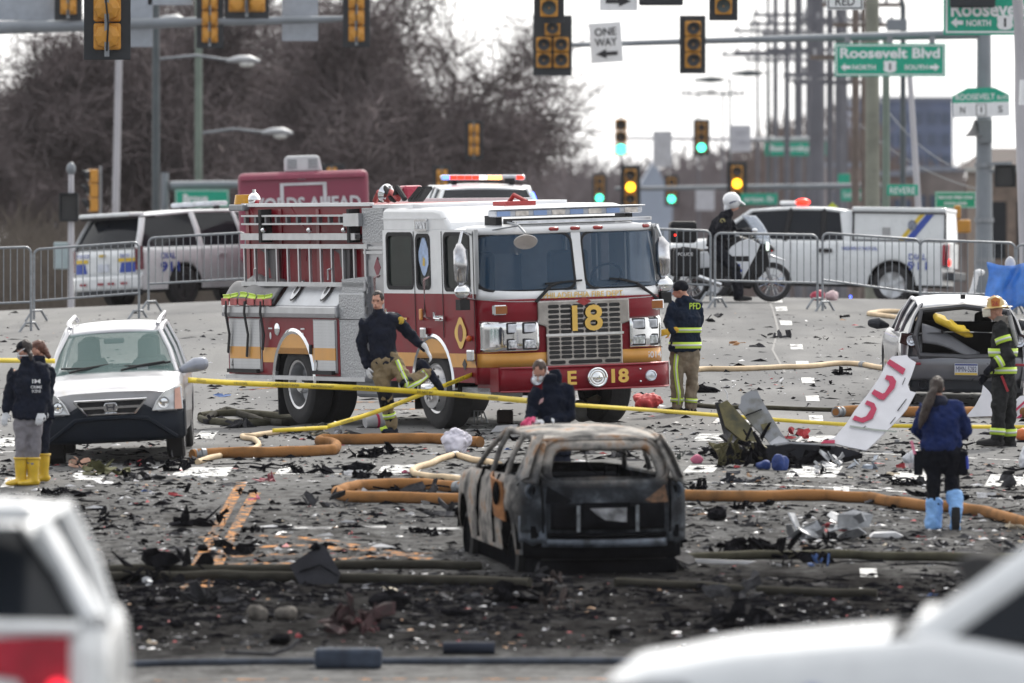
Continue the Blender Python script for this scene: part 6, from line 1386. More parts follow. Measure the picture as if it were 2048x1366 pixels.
class Person:
 def __init__(s, label, base, J, o=None, group=None, wide=1.0, head_yaw=0, head_pitch=0, pose_yaw=None):
  s.o = o if o is not None else gp(*base); Y = s.o.y; s.J = {}
  for k, j in J.items():
   dy = j[2] if len(j) > 2 else 0; s.J[k] = V(((j[0]-1024)*Y/F-s.o.x, dy, -(j[1]-400)*Y/F-s.o.z))
  s.T = thing('person', label, 'person', s.o, None, group); s.w = wide
  s.ref = (s.J['shb']-s.J['sha']).normalized()
  y, p = R(head_yaw), R(head_pitch)
  s.hf = V((math.sin(y)*math.cos(p), -math.cos(y)*math.cos(p), math.sin(p))); s.hs = V((math.cos(y), math.sin(y), 0)); s.hu = s.hs.cross(s.hf)*-1
  if s.hu.z < 0: s.hu = -s.hu
 def hm(s): return Matrix((s.hs, s.hf, s.hu)).transposed()
 def body(s, skin=SKIN, arms=True, hands=None):
  J = s.J; mb = MB(); c = J['head']; M = s.hm()
  mb.ell(c+s.hu*.02, (.072, .092, .105), 16, 12, M); mb.ell(c+s.hf*.022-s.hu*.055, (.054, .066, .065), 14, 10, M)
  mb.chain([c+s.hf*.088-s.hu*.005, c+s.hf*.118-s.hu*.035, c+s.hf*.092-s.hu*.045], [.012, .016, .015], 8, s.hs)      # nose
  mb.chain([c+s.hf*.082+s.hu*.028-s.hs*.04, c+s.hf*.09+s.hu*.03, c+s.hf*.082+s.hu*.028+s.hs*.04], [.012, .014, .012], 8, s.hu)   # brow
  mb.chain([c+s.hf*.086-s.hu*.072-s.hs*.02, c+s.hf*.092-s.hu*.07, c+s.hf*.086-s.hu*.072+s.hs*.02], [.010, .011, .010], 8, s.hu)   # lips
  for q in (-1, 1): mb.ell(c+s.hs*.074*q-s.hu*.015-s.hf*.01, (.012, .02, .032), 8, 6, M)
  mb.chain([J['neck']-V((0, 0, .06)), J['neck'], c-s.hu*.05-s.hf*.02], [.06, .055, .052], 12, s.ref)
  mb.chain([J['hip'], J['waist'], J['chest'], J['neck']-V((0, 0, .04))], [(.13, .10), (.12, .09), (.14, .10), (.08, .06)], 14, s.ref, dome=True)
  for q in 'ab':
   sh, el, wr = J['sh'+q], J['el'+q], J['wr'+q]
   mb.chain([J['chest']+(sh-J['chest'])*.5, sh, sh.lerp(el, .5), el, el.lerp(wr, .4), wr], [.05, .05, .045, .036, .034, .026], 10, s.ref, dome=True)
   hp, kn, an = J['hp'+q], J['kn'+q], J['an'+q]
   mb.chain([hp, hp.lerp(kn, .5), kn, kn.lerp(an, .35), an], [.075, .07, .05, .048, .035], 10, s.ref, dome=True)
   if hands: hand_parts(mb, wr, (wr-el), hands[q], .5)
  mb.build('body', skin, s.T, remesh=.011)
  for q in (-1, 1):
   e = MB().ell(c+s.hf*.087+s.hs*.031*q+s.hu*.008, (.014, .008, .008), 8, 6, M).build('eye', mat('eye_dark', (.04, .025, .02), .2), s.T, smooth=True)
  MB().chain([c+s.hf*.097-s.hu*.071-s.hs*.022, c+s.hf*.101-s.hu*.07, c+s.hf*.097-s.hu*.071+s.hs*.022], [.004]*3, 6, s.hu).build('mouth', mat('lip', (.24, .08, .07), .5), s.T, smooth=True)
 def jacket(s, m, hem=None, fat=1.0, sleeve=1.0, collar=True, name='jacket', flare=1.0, disp=.075, elastic=False, front=0):
  J = s.J; mb = MB(); w = s.w*fat; hip = hem if hem is not None else J['hip']
  up = J['chest']; n = J['neck']; hw = (J['shb']-J['sha']).length/2; hw = max(hw, .15)
  mid = (J['sha']+J['shb'])/2
  mb.chain([hip, hip.lerp(J['waist'], .5), J['waist'], up, mid-V((0, 0, .03)), n-V((0, 0, .02))], [(.17*w*flare, .125*w*flare), (.175*w*flare, .13*w), (.165*w, .125*w), (max(.17*w, hw*.95), .135*w), (hw*.95, .10*w), (.07, .065)], 20, s.ref)
  for q in 'ab':
   sh, el, wr = J['sh'+q], J['el'+q], J['wr'+q]; k = sleeve
   i = sh.lerp(mid, .35)
   mb.chain([i, sh, sh.lerp(el, .25), sh.lerp(el, .75), el, el.lerp(wr, .3), el.lerp(wr, .8), wr], [(.08*k), .078*k, .077*k, .068*k, .063*k, .062*k, .054*k, .046*k], 12, s.ref, dome=True)
  if collar: mb.chain([n-V((0, 0, .05)), n+V((0, 0, .01)), n+V((0, 0, .055))], [.082, .074, .070], 14, s.ref)
  return mb.build(name, m, s.T, remesh=.014, disp=disp, dscale=.13)
 def trousers(s, m, k=1.0, disp=.07, stop=1.0, name='trousers'):
  J = s.J; mb = MB(); w = s.w; hc = (J['hpa']+J['hpb'])/2
  mb.chain([hc-V((0, 0, .10)), hc, hc+V((0, 0, .10))], [(.11*w*k, .10*w*k), (.165*w*k, .125*w*k), (.155*w*k, .12*w*k)], 18, s.ref, dome=True)
  for q in 'ab':
   hp, kn, an = J['hp'+q], J['kn'+q], J['an'+q]; an = kn.lerp(an, stop)
   mb.chain([hp+V((0, 0, .03)), hp.lerp(kn, .3), hp.lerp(kn, .8), kn, kn.lerp(an, .3), kn.lerp(an, .75), an], [(.098*k*w), .098*k*w, .082*k, .078*k, .078*k, .072*k, .07*k], 14, s.ref, dome=True)
  return mb.build(name, m, s.T, remesh=.014, disp=disp, dscale=.12)
 def boot(s, q, m, toe, h=.2, k=1.0, name='boot', up=None):
  """toe: direction the foot points (world metres vector from the ankle to the toe tip)"""
  an = s.J['an'+q]; kn = s.J['kn'+q]; u = (kn-an).normalized() if up is None else up; toe = V(toe); d = toe.normalized()
  mb = MB(); heel = an-u*.055*k-d*.03
  mb.chain([an+u*h, an+u*h*.4, an, an-u*.05*k], [.068*k, .06*k, .056*k, .055*k], 12, s.ref, dome=True)
  so = d.cross(u).normalized(); tip = an+toe-u*.06*k
  mb.chain([heel-d*.02, heel+d*.06, tip-d*.08, tip], [(.045*k, .045*k), (.046*k, .05*k), (.052*k, .042*k), (.04*k, .028*k)], 12, so, dome=True)
  o = mb.build(name, m, s.T, remesh=.012)
  sb = MB(); dn = -u*.052*k; sb.chain([heel-d*.03+dn*.6, heel+d*.05+dn*.6, tip-d*.06+dn*.35, tip+dn*.3], [(.048*k, .016), (.046*k, .016), (.054*k, .016), (.042*k, .014)], 12, so, dome=True); sb.build('sole', BLACK, o, smooth=True)
  return o
 def glove(s, q, m, palm_n, curl=.6, d=None, k=1.12):
  wr, el = s.J['wr'+q], s.J['el'+q]; d = (wr-el) if d is None else V(d); mb = MB()
  mb.chain([wr-d.normalized()*.05, wr+d.normalized()*.02], [.045, .036], 10, s.ref, dome=True); hand_parts(mb, wr+d.normalized()*.02, d, V(palm_n), curl, k)
  return mb.build('glove', m, s.T, remesh=.007)
 def hair(s, m, r=(.080, .098, .10), off=(0, -.018, .038), cut=.02, extra=()):
  c = s.J['head']; M = s.hm(); mb = MB(); mb.ell(c+s.hs*off[0]+s.hf*off[1]+s.hu*off[2], r, 16, 12, M)
  for P, rr in extra: mb.chain([c+s.hs*p[0]+s.hf*p[1]+s.hu*p[2] for p in P], rr, 10, s.hs, dome=True)
  return mb.build('hair', m, s.T, remesh=.010, disp=.025, dscale=.05)
 def band(s, a, b, t0, t1, ra, rb, m, name='reflective_band', n=4):
  a, b = V(a), V(b); mb = MB(); f = lambda t: (ra[0]+(rb[0]-ra[0])*t, ra[1]+(rb[1]-ra[1])*t)
  ra = ra if isinstance(ra, tuple) else (ra, ra); rb = rb if isinstance(rb, tuple) else (rb, rb)
  mb.chain([a.lerp(b, t) for t in (t0, (t0+t1)/2, t1)], [f(t0), f((t0+t1)/2), f(t1)], 20, s.ref, caps=False); o = mb.build(name, m, s.T, smooth=True, solid=-.004); return o
 def band2(s, a, b, t0, t1, ra, rb):
  """lime tape with a silver centre"""
  s.band(a, b, t0, t1, ra, rb, LIME); d = t1-t0; e = .004
  q = lambda r: (r[0]+e, r[1]+e) if isinstance(r, tuple) else (r+e, r+e)
  s.band(a, b, t0+d*.36, t1-d*.36, q(ra), q(rb), REFL, 'silver_band')
 def stripe(s, P, w, m, off, name='reflective_stripe'):
  P = [V(p) for p in P]; o = V(off).normalized(); mb = MB(); rows = []
  for i, p in enumerate(P):
   d = (P[min(i+1, len(P)-1)]-P[max(i-1, 0)]).normalized(); sd_ = d.cross(o).normalized()*w/2; rows.append(mb.pts([p-sd_, p+sd_]))
  for a, b in zip(rows, rows[1:]): mb.face((a, a+1, b+1, b))
  return mb.build(name, m, s.T, smooth=True, solid=.008)
 def mask(s, m=GLOVEW, straps=True):
  c = s.J['head']; M = s.hm(); o = MB().ell(c+s.hf*.07-s.hu*.048, (.052, .05, .05), 14, 10, M).build('dust_mask', m, s.T, smooth=True)
  if straps:
   for z in (.02, -.035):
    P = [c+s.hs*(.085*math.sin(a))+s.hf*(.10*math.cos(a))+s.hu*(z*(1-math.cos(a))*.5-.04+ (.05 if z > 0 else .0)*(1-math.cos(a))*.5) for a in [PI*(.25+1.5*k/14) for k in range(15)]]
    MB().tube(P, .006, 6).build('mask_strap', m, o, smooth=True)
  return o

# walking firefighter stepping over the tape
def walker():
 J = dict(head=(755, 602), neck=(757, 624), chest=(763, 662), waist=(767, 700), hip=(770, 724), sha=(731, 643, .0), shb=(791, 637, .02), ela=(724, 690, .06), elb=(826, 676, .10), wra=(734, 732, .0), wrb=(851, 697, .05),
    hpa=(757, 735), hpb=(789, 729), kna=(771, 792, -.06), knb=(815, 768, -.16), ana=(783, 852, .02), anb=(857, 744, .05))
 p = Person('firefighter in a black jumper and tan trousers lifting one leg over the yellow tape', (785, 879), J, head_yaw=-14, head_pitch=-4)
 p.body(); p.hair(HAIR); p.trousers(TAN, 1.08)
 p.jacket(NAVY, hem=p.J['hip']-V((0, 0, .03)), fat=1.02, sleeve=1.08, name='jumper')
 p.boot('a', NAVY, (-.11, -.16, 0), .16, 1.12); p.boot('b', NAVY, (.12, -.02, -.17), .13, 1.15, up=V((-.5, 0, .55)).normalized())
 p.glove('a', GLOVEW, (.6, .3, 0), .7); p.glove('b', GLOVEW, (-.4, .2, -.6), .6, (.06, .0, -.10))
 j = p.J
 p.band2(j['kna'], j['ana'], .56, .72, .083, .081); p.band(j['kna'], j['ana'], -.22, .34, .093, .090, BLKC, 'knee_patch'); p.band(j['hpb'], j['knb'], .86, 1.06, .094, .09, BLKC, 'knee_patch')
 hp, kn, an = j['hpb'], j['knb'], j['anb']; o = V((.05, -.1, .02))
 for k, m in ((0, LIME), (.0, REFL)):
  w = .055 if m is LIME else .02; e = V((0, -.006, 0)) if m is REFL else V((0, 0, 0))
  p.stripe([hp+V((.03, -.12, .06))+e, hp.lerp(kn, .4)+V((.035, -.115, .0))+e, hp.lerp(kn, .85)+V((.02, -.11, -.01))+e, kn+V((-.01, -.10, -.04))+e], w, m, (0, -1, 0))
  p.stripe([kn+V((.0, -.10, -.05))+e, kn.lerp(an, .45)+V((.02, -.085, -.05))+e, kn.lerp(an, .8)+V((.03, -.07, -.02))+e, kn.lerp(an, .72)+V((-.01, -.07, .06))+e], w, m, (0, -1, 0))
 p.stripe([j['ana']+V((-.06, -.12, -.01)), j['ana']+V((-.10, -.15, -.03)), j['ana']+V((-.14, -.17, -.04))], .05, LIME, (0, -1, .2), 'boot_tab')
 sp = j['shb'].lerp(j['elb'], .22)
 MB().ell(sp+V((.02, -.078, .03)), (.045, .012, .05), 12, 8).build('shoulder_patch', mat('patch_gold', (.5, .34, .03), .6, var=.4, ns=40), p.T, smooth=True)
walker()

# firefighter with a beanie on the right of the engine
def pfd():
 J = dict(head=(1361, 580), neck=(1373, 598), chest=(1372, 635), waist=(1370, 668), hip=(1370, 698), sha=(1348, 611, -.06), shb=(1393, 609, .10), ela=(1338, 642, -.10), elb=(1396, 650, .16), wra=(1344, 661, -.22), wrb=(1375, 672, -.02),
    hpa=(1356, 712, 0), hpb=(1384, 712, .02), kna=(1354, 757, -.02), knb=(1385, 757, .03), ana=(1354, 812), anb=(1381, 814, .03))
 J['wrb'] = (1350, 662, .20)
 p = Person('firefighter in a black beanie and navy coat with lime bands, right of the fire engine', (1367, 827), J, head_yaw=-105, head_pitch=-10)
 p.body(); p.trousers(mat('khaki_bunker_cloth', (.19, .155, .11), .85, var=.2, ns=9, bump=.4, bs=25), 1.12)
 p.jacket(mat('navy_coat', (.006, .013, .03), .8, spec=.15, var=.2, ns=9, bump=.35, bs=25), hem=p.J['hip']-V((0, 0, .03)), fat=1.28, sleeve=1.15, flare=1.02, name='coat')
 c = p.J['head']; M = p.hm(); MB().ell(c-p.hf*.012+p.hu*.042, (.088, .105, .092), 16, 12, M).chain([c-p.hf*.012+p.hu*.0, c-p.hf*.012+p.hu*.05], [(.09, .107)]*2, 16, p.hs).build('beanie', BLKC, p.T, remesh=.01); MB().ell(c+p.hf*.098+p.hu*.02-p.hs*.03, (.015, .006, .016), 10, 6, M).build('beanie_badge', REFL, p.T)
 p.boot('a', BLKC, (-.20, -.06, 0), .08, 1.1); p.boot('b', BLKC, (-.16, -.05, 0), .08, 1.1); p.glove('a', mat('yellow_glove', (.55, .33, .02), .7), (0, .5, -.2), .6, (-.1, -.02, -.02))
 j = p.J; w = (.235, .185); p.band2(j['waist']+V((0, 0, .08)), j['waist'], -.1, .75, (.232, .178), (.228, .174)); p.band2(j['hip'], j['hip']-V((0, 0, .1)), -.95, -.1, (.232, .176), (.232, .176))
 p.band2(j['kna'], j['ana'], .70, .84, .088, .086); p.band2(j['knb'], j['anb'], .70, .84, .088, .086)
 for m, w_, e in ((LIME, .06, 0), (REFL, .02, -.006)):
  p.stripe([j['hpa']+V((-.02, -.125+e, .03)), j['hpa'].lerp(j['kna'], .5)+V((-.03, -.115+e, 0)), j['kna']+V((-.01, -.10+e, 0)), j['kna'].lerp(j['ana'], .5)+V((.02, -.092+e, 0)), j['ana']+V((.02, -.085+e, .02))], w_, m, (0, -1, 0))
 text(p.T, 'PFD', .17, .085, j['shb']+V((-.02, -.165, -.02)), (1, .5, 0), (0, 0, 1), LIME, bold=.01)
pfd()

# helmeted firefighter on the right
def helmet_man():
 J = dict(head=(1991, 622), neck=(2003, 641), chest=(2006, 682), waist=(2006, 718), hip=(2005, 748), sha=(1998, 657, -.17), shb=(2012, 655, .18), ela=(2016, 712, -.22), elb=(2008, 710, .2), wra=(1987, 728, -.24), wrb=(1976, 748, .12),
    hpa=(2000, 768, -.08), hpb=(2015, 768, .10), kna=(1997, 826, -.08), knb=(2018, 826, .10), ana=(1994, 874, -.08), anb=(2019, 877, .12))
 p = Person('firefighter in a yellow helmet and black turnout coat, facing left beside the hatchback', (2003, 893), J, head_yaw=-88, head_pitch=-6)
 p.body(); p.trousers(BUNKB, 1.2); p.jacket(BUNKB, hem=p.J['hip']-V((0, 0, .03)), fat=1.22, sleeve=1.22, name='turnout_coat')
 c = p.J['head']; HY = mat('yellow_helmet', (.50, .36, .14), .35, var=.3, ns=12); mb = MB()
 up = p.hu; mb.lathe([(0, .175), (.005, .15), (.02, .118), (.07, .112), (.12, .085), (.145, .04), (.15, 0)], c+up*.045-p.hf*.01, up, 24)
 h = mb.build('helmet', HY, p.T, smooth=True, solid=.006); MB().ell(c+up*.035-p.hf*.12, (.10, .11, .015), 14, 6, p.hm()).build('helmet_brim', HY, h, smooth=True)
 MB().chain([c+up*.15+p.hf*.09, c+up*.195, c+up*.15-p.hf*.1], [(.012, .012)]*3, 8).build('helmet_ridge', mat('helmet_orange', (.5, .17, .03), .4), h, smooth=True)
 MB().prism([(-.05, 0), (.05, 0), (.06, .09), (0, .12), (-.06, .09)], -.004, .004).build('helmet_shield', mat('helmet_orange', (.5, .17, .03), .4), h).location = c+up*.06+V((.0, -.125, 0))
 text(h, '26', .08, .06, c+up*.10+V((0, -.132, 0)), (1, 0, 0), (0, 0, 1), mat('shield_red', (.35, .04, .03), .5), 'number', bold=.02)
 MB().grid(lambda u, v: c+up*(.05-.11*v)+p.hf*(.17*math.cos((u-.5)*2.2))+p.hs*(.15*math.sin((u-.5)*2.2)), 8, 3).build('face_shield', mat('clear_visor', (.75, .72, .62), .08, var=0, alpha=.55), h, smooth=True, solid=.004)
 MB().tube([c-p.hs*.085+up*.05, c-p.hs*.08-up*.05, c+p.hf*.04-up*.125], .007, 6).build('chin_strap', BLACK, h)
 MB().chain([p.J['neck']-V((.02, 0, .03)), p.J['neck']+V((-.0, 0, .03)), p.J['neck']+V((.0, 0, .06))], [.10, .088, .08], 14, p.ref).build('collar', mat('collar_grey', (.22, .2, .18), .85, var=.3, bump=.4), p.T, remesh=.014)
 p.boot('a', BLACK, (-.24, -.03, 0), .12, 1.15); p.boot('b', BLACK, (-.22, 0, 0), .12, 1.15); p.glove('a', BLKC, (-.1, .4, -.3), .7, (-.12, -.03, -.12)); p.glove('b', BLKC, (0, -.4, 0), .6)
 j = p.J; p.band2(j['chest']-V((0, 0, .10)), j['waist'], -.05, .75, (.235, .185), (.22, .175)); p.band2(j['hip']+V((0, 0, .1)), j['hip'], .1, .95, (.222, .178), (.222, .178))
 p.band2(j['sha'], j['ela'], .30, .52, .102, .098); p.band2(j['ela'], j['wra'], .45, .85, .080, .074)
 for q in 'ab': p.band2(j['kn'+q], j['an'+q], .62, .90, .098, .096)
 MB().tube([j['neck']+V((.1, -.05, .06)), j['neck']+V((.14, -.1, -.12)), j['chest']+V((.17, -.06, -.05))], .03).build('air_hose', mat('strap_grey', (.3, .3, .3), .6), p.T, smooth=True)
 MB().bar(j['hip']+V((-.02, -.2, -.02)), j['hip']+V((.06, -.2, -.22)), .06, .03).build('red_strap', mat('strap_red', (.3, .02, .03), .7), p.T)
helmet_man()

# woman with a ponytail seen from behind
def ponytail():
 J = dict(head=(1874, 775), neck=(1876, 799), chest=(1880, 836), waist=(1882, 872), hip=(1882, 898), sha=(1849, 815), shb=(1914, 813), ela=(1835, 861, .08), elb=(1933, 860, .08), wra=(1850, 880, .30), wrb=(1920, 880, .30),
    hpa=(1863, 908), hpb=(1900, 908), kna=(1866, 956, -.02), knb=(1905, 954, .02), ana=(1868, 1035), anb=(1910, 1020, -.10))
 p = Person('woman in a navy sweatshirt and blue boot covers walking away with a long ponytail', (1868, 1057), J, head_yaw=176, head_pitch=-8, wide=1.16)
 p.body(); p.trousers(mat('black_trousers', (.005, .006, .010), .85, var=.2, bump=.3, spec=.1), 1.12, stop=.60); p.jacket(NAVYB, hem=p.J['hip']-V((0, 0, .02)), fat=1.14, sleeve=1.08, name='sweatshirt', collar=False)
 MB().chain([p.J['neck']-V((0, 0, .05)), p.J['neck']+V((0, -.03, .0)), p.J['neck']+V((0, -.02, .04))], [(.12, .10), (.11, .09), (.085, .07)], 14).build('hood', mat('navy_hood', (.006, .010, .03), .85, var=.2), p.T, remesh=.013)
 p.hair(mat('brown_hair', (.030, .017, .012), .5, var=.4, ns=50, bump=.5, bs=110), (.084, .10, .112), (0, -.012, .02), extra=[([(0, -.08, .0), (.04, -.12, -.06), (.10, -.13, -.20), (.15, -.11, -.36), (.19, -.10, -.47)], [.03, .045, .062, .05, .02])])
 CV = mat('blue_boot_cover', (.20, .40, .74), .6, var=.12, ns=14, bump=.5, bs=20)
 j = p.J; mb = MB(); an = j['ana']; mb.chain([an+V((-.0, 0, .17)), an+V((0, 0, .05)), an+V((-.01, .02, -.10))], [(.10, .09), (.092, .09), (.10, .12)], 14, p.ref, dome=True).chain([an+V((0, -.02, -.09)), an+V((0, .18, -.10))], [(.075, .045), (.06, .035)], 12, V((1, 0, 0)), dome=True); mb.build('boot_cover', CV, p.T, remesh=.012, disp=.04, dscale=.08)
 an = j['anb']; mb = MB(); mb.chain([an+V((-.01, .05, .18)), an+V((0, 0, .06)), an+V((0, -.05, -.03))], [(.095, .085), (.088, .08), (.075, .06)], 14, p.ref, dome=True).chain([an+V((0, -.07, .02)), an+V((.0, -.02, -.21))], [(.072, .05), (.06, .04)], 12, V((1, 0, 0)), dome=True); mb.build('boot_cover', CV, p.T, remesh=.012, disp=.04, dscale=.08)
 MB().chain([an+V((0, -.13, .03)), an+V((0, -.115, -.08)), an+V((0, -.075, -.22))], [(.046, .012), (.052, .012), (.042, .012)], 12, V((1, 0, 0)), dome=True).build('sole', BLACK, p.T, smooth=True)
 MB().bar(j['hpb']+V((.19, -.02, -.02)), j['hpb']+V((.20, -.02, -.17)), .08, .03).build('blue_pouch', mat('blue_pouch', (.03, .06, .42), .6), p.T, bevel=.01); MB().bar(j['hpa']+V((-.19, -.05, .0)), j['hpa']+V((-.23, -.05, .15)), .035, .03).build('pink_glove_tip', mat('pink_cloth', (.75, .22, .33), .7), p.T)
 for q, sx in (('a', -1), ('b', 1)): MB().bb(-.05, .05, -.03, .03, -.14, .14).build('cargo_pocket', mat('black_trousers', (.005, .006, .010), .85), p.T, bevel=.02).location = j['hp'+q]+V((sx*.15, -.02, -.10))
 p.glove('a', GLOVEW, (0, .3, .4), .6); p.glove('b', GLOVEW, (0, .3, .4), .6)
ponytail()

# two investigators in yellow boots on the left
def yellow_boots(main=True):
 YB = mat('yellow_rubber', (.62, .40, .02), .35, var=.12, ns=8, coat=.3)
 if main:
  J = dict(head=(49, 702), neck=(56, 722), chest=(59, 762), waist=(60, 800), hip=(60, 830), sha=(31, 744, .03), shb=(85, 738, -.03), ela=(19, 782, .08), elb=(92, 782, -.02), wra=(12, 822, .02), wrb=(84, 820, -.12),
     hpa=(44, 846), hpb=(70, 846), kna=(42, 884), knb=(68, 884), ana=(42, 950), anb=(66, 950))
  p = Person('investigator in a dark jacket, dust mask and yellow boots, nearest the left edge', (54, 971), J, head_yaw=-128, head_pitch=-12, wide=1.05)
 else:
  J = dict(head=(76, 702), neck=(80, 722), chest=(80, 762), waist=(80, 800), hip=(80, 828), sha=(66, 742, .1), shb=(98, 740, -.1), ela=(64, 780, .15), elb=(99, 780, -.06), wra=(70, 815, .1), wrb=(90, 815, -.2),
     hpa=(76, 844, .05), hpb=(86, 844, -.05), kna=(76, 880, .05), knb=(86, 880, -.05), ana=(78, 940, .05), anb=(87, 942, -.05))
  p = Person('investigator in yellow boots mostly hidden behind another by the silver SUV', (83, 965), J, head_yaw=-100, head_pitch=-12)
 p.body(); j = p.J; p.trousers(GREYC if main else NAVY, 1.0, stop=.62); p.jacket(NAVY, hem=j['hip']-V((0, 0, .05)), fat=1.12, sleeve=1.1, flare=1.08)
 for q in 'ab':
  an = j['an'+q]; kn = j['kn'+q]; mb = MB(); u = V((0, 0, 1))
  mb.chain([an+u*.21, an+u*.10, an, an-u*.08], [.085, .078, .068, .066], 14, p.ref); d = V((-.85, -.5, 0)).normalized()
  mb.chain([an-u*.085-d*.05, an-u*.085+d*.05, an-u*.095+d*.15, an-u*.10+d*.19], [(.055, .045), (.056, .045), (.06, .036), (.045, .024)], 12, d.cross(u), dome=True)
  o = mb.build('rubber_boot', YB, p.T, remesh=.012); MB().chain([an+u*.215, an+u*.19], [.087, .089], 16, p.ref, caps=False).build('boot_rim', YB, o, smooth=True, solid=-.006)
 if main:
  p.hair(HAIR, extra=[([(.02, -.09, -.02), (.05, -.13, -.07), (.07, -.14, -.14)], [.03, .035, .015])]); p.mask()
  c = j['head']; M = p.hm(); MB().ell(c-p.hf*.0+p.hu*.055, (.084, .10, .075), 16, 10, M).chain([c+p.hf*.08+p.hu*.04, c+p.hf*.17+p.hu*.015], [(.06, .008), (.05, .006)], 12, p.hs, dome=True).build('cap', BLKC, p.T, remesh=.01)
  p.glove('a', GLOVEW, (.2, .4, 0), .5); p.glove('b', GLOVEW, (.0, .4, 0), .5)
  for k, (w, h, z, s_) in enumerate(((.10, .05, 0, 'IM'), (.14, .035, -.07, 'CRIME'), (.11, .035, -.12, 'SCENE'))): text(p.T, s_, w, h, j['chest']+V((.09, -.185, .0+z)), (1, .25, 0), (0, 0, 1), SIGNW, bold=.01)
 else:
  p.hair(mat('auburn_hair', (.10, .035, .02), .5, var=.4, ns=50, bump=.4), extra=[([(.0, -.09, -.0), (.02, -.12, -.1)], [.04, .03])]); p.glove('a', GLOVEW, (.2, .4, 0), .5); p.glove('b', GLOVEW, (.0, .4, 0), .5)
yellow_boots(True); yellow_boots(False)

# masked man behind the burnt car, head bowed over his hands
def masked():
 J = dict(head=(1080, 742), neck=(1100, 760), chest=(1103, 800), waist=(1108, 845), hip=(1112, 885), sha=(1076, 782, -.03), shb=(1136, 779, .05), ela=(1063, 822, -.12), elb=(1139, 834, -.02), wra=(1062, 840, -.30), wrb=(1094, 842, -.26),
    hpa=(1100, 895), hpb=(1124, 895), kna=(1102, 950), knb=(1124, 950), ana=(1103, 1000), anb=(1126, 1000))
 p = Person('man in a navy jacket and dust mask bowed over his gloves behind the burnt car', (1112, 1016), J, head_yaw=-22, head_pitch=-42)
 p.body(); p.hair(mat('short_brown_hair', (.05, .028, .02), .6, var=.4, ns=60, bump=.4), (.080, .098, .098)); p.mask()
 p.jacket(mat('navy_anorak', (.005, .008, .018), .85, var=.2, ns=9, bump=.35, spec=.1), hem=p.J['hip'], fat=1.15, sleeve=1.15)
 MB().chain([p.J['neck']+V((.04, .05, -.06)), p.J['neck']+V((.06, .05, .05)), p.J['neck']+V((.05, .06, .12))], [(.10, .08), (.085, .07), (.06, .05)], 14).build('hood', mat('navy_anorak', (.006, .009, .02), .7), p.T, remesh=.013)
 p.trousers(NAVY, 1.0); p.boot('a', BLACK, (-.05, -.2, 0)); p.boot('b', BLACK, (.05, -.2, 0))
 p.glove('b', GLOVEW, (-.2, .1, -.5), .8, (-.12, -.03, 0)); p.glove('a', mat('pink_glove', (.68, .10, .22), .6), (.3, 0, -.3), .9, (-.03, -.1, -.04))
 mb = MB(); c = p.J['wra']+V((-.05, -.06, -.03))
 for k in range(5): mb.ell(c+V((.03*math.cos(k*1.3), .02*math.sin(k*2.1), -.02*k+.03)), (.05, .04, .04))
 mb.build('pink_cloth', mat('pink_cloth_deep', (.60, .06, .16), .7, var=.2), p.T, remesh=.012, disp=.03, dscale=.05)
 MB().prism([(-.03, 0), (.02, .03), (.03, .08), (-.01, .06)], -.006, 0).build('chest_patch', mat('patch_pink', (.5, .3, .3), .6), p.T).location = p.J['chest']+V((-.12, -.175, -.05))
masked()

# onlookers beyond the left barricades
def onlooker(px, py, Y, label, cap):
 s = F/Y; X = px2x(px, Y); o = on(X, Y); hz_ = -(py-400)/s-o.z; f = lambda dx, z, dy=0: (px+dx*s, 400-(o.z+z)*s, dy); h = hz_+.1; k = h/1.75
 J = dict(head=f(0, hz_), neck=f(0, 1.5*k), chest=f(0, 1.3*k), waist=f(0, 1.08*k), hip=f(0, .92*k), sha=f(-.19, 1.43*k), shb=f(.19, 1.43*k), ela=f(-.25, 1.13*k), elb=f(.25, 1.13*k), wra=f(-.2, .92*k, -.1), wrb=f(.2, .92*k, -.1), hpa=f(-.09, .88*k), hpb=f(.09, .88*k), kna=f(-.1, .48*k), knb=f(.1, .48*k), ana=f(-.1, .09*k), anb=f(.1, .09*k))
 p = Person(label, None, J, o=o, head_yaw=20); p.body(hands={'a': V((0, 1, 0)), 'b': V((0, 1, 0))}); p.jacket(BLKC, fat=1.1); p.trousers(NAVY)
 if cap: c = p.J['head']; MB().ell(c+p.hu*.05, (.085, .10, .075), 14, 9, p.hm()).chain([c+p.hf*.08+p.hu*.04, c+p.hf*.16+p.hu*.02], [(.06, .01), (.05, .008)], 10, p.hs).build('cap', mat('red_cap', (.55, .03, .05), .6), p.T, smooth=True)
 else: p.hair(HAIR)
 for q in 'ab': p.boot(q, BLACK, (0, -.18, 0), .06)
onlooker(32, 554, 330, 'onlooker in dark clothes far behind the leftmost barricade', False)
onlooker(89, 582, 345, 'onlooker in a red cap far behind the left barricades', True)

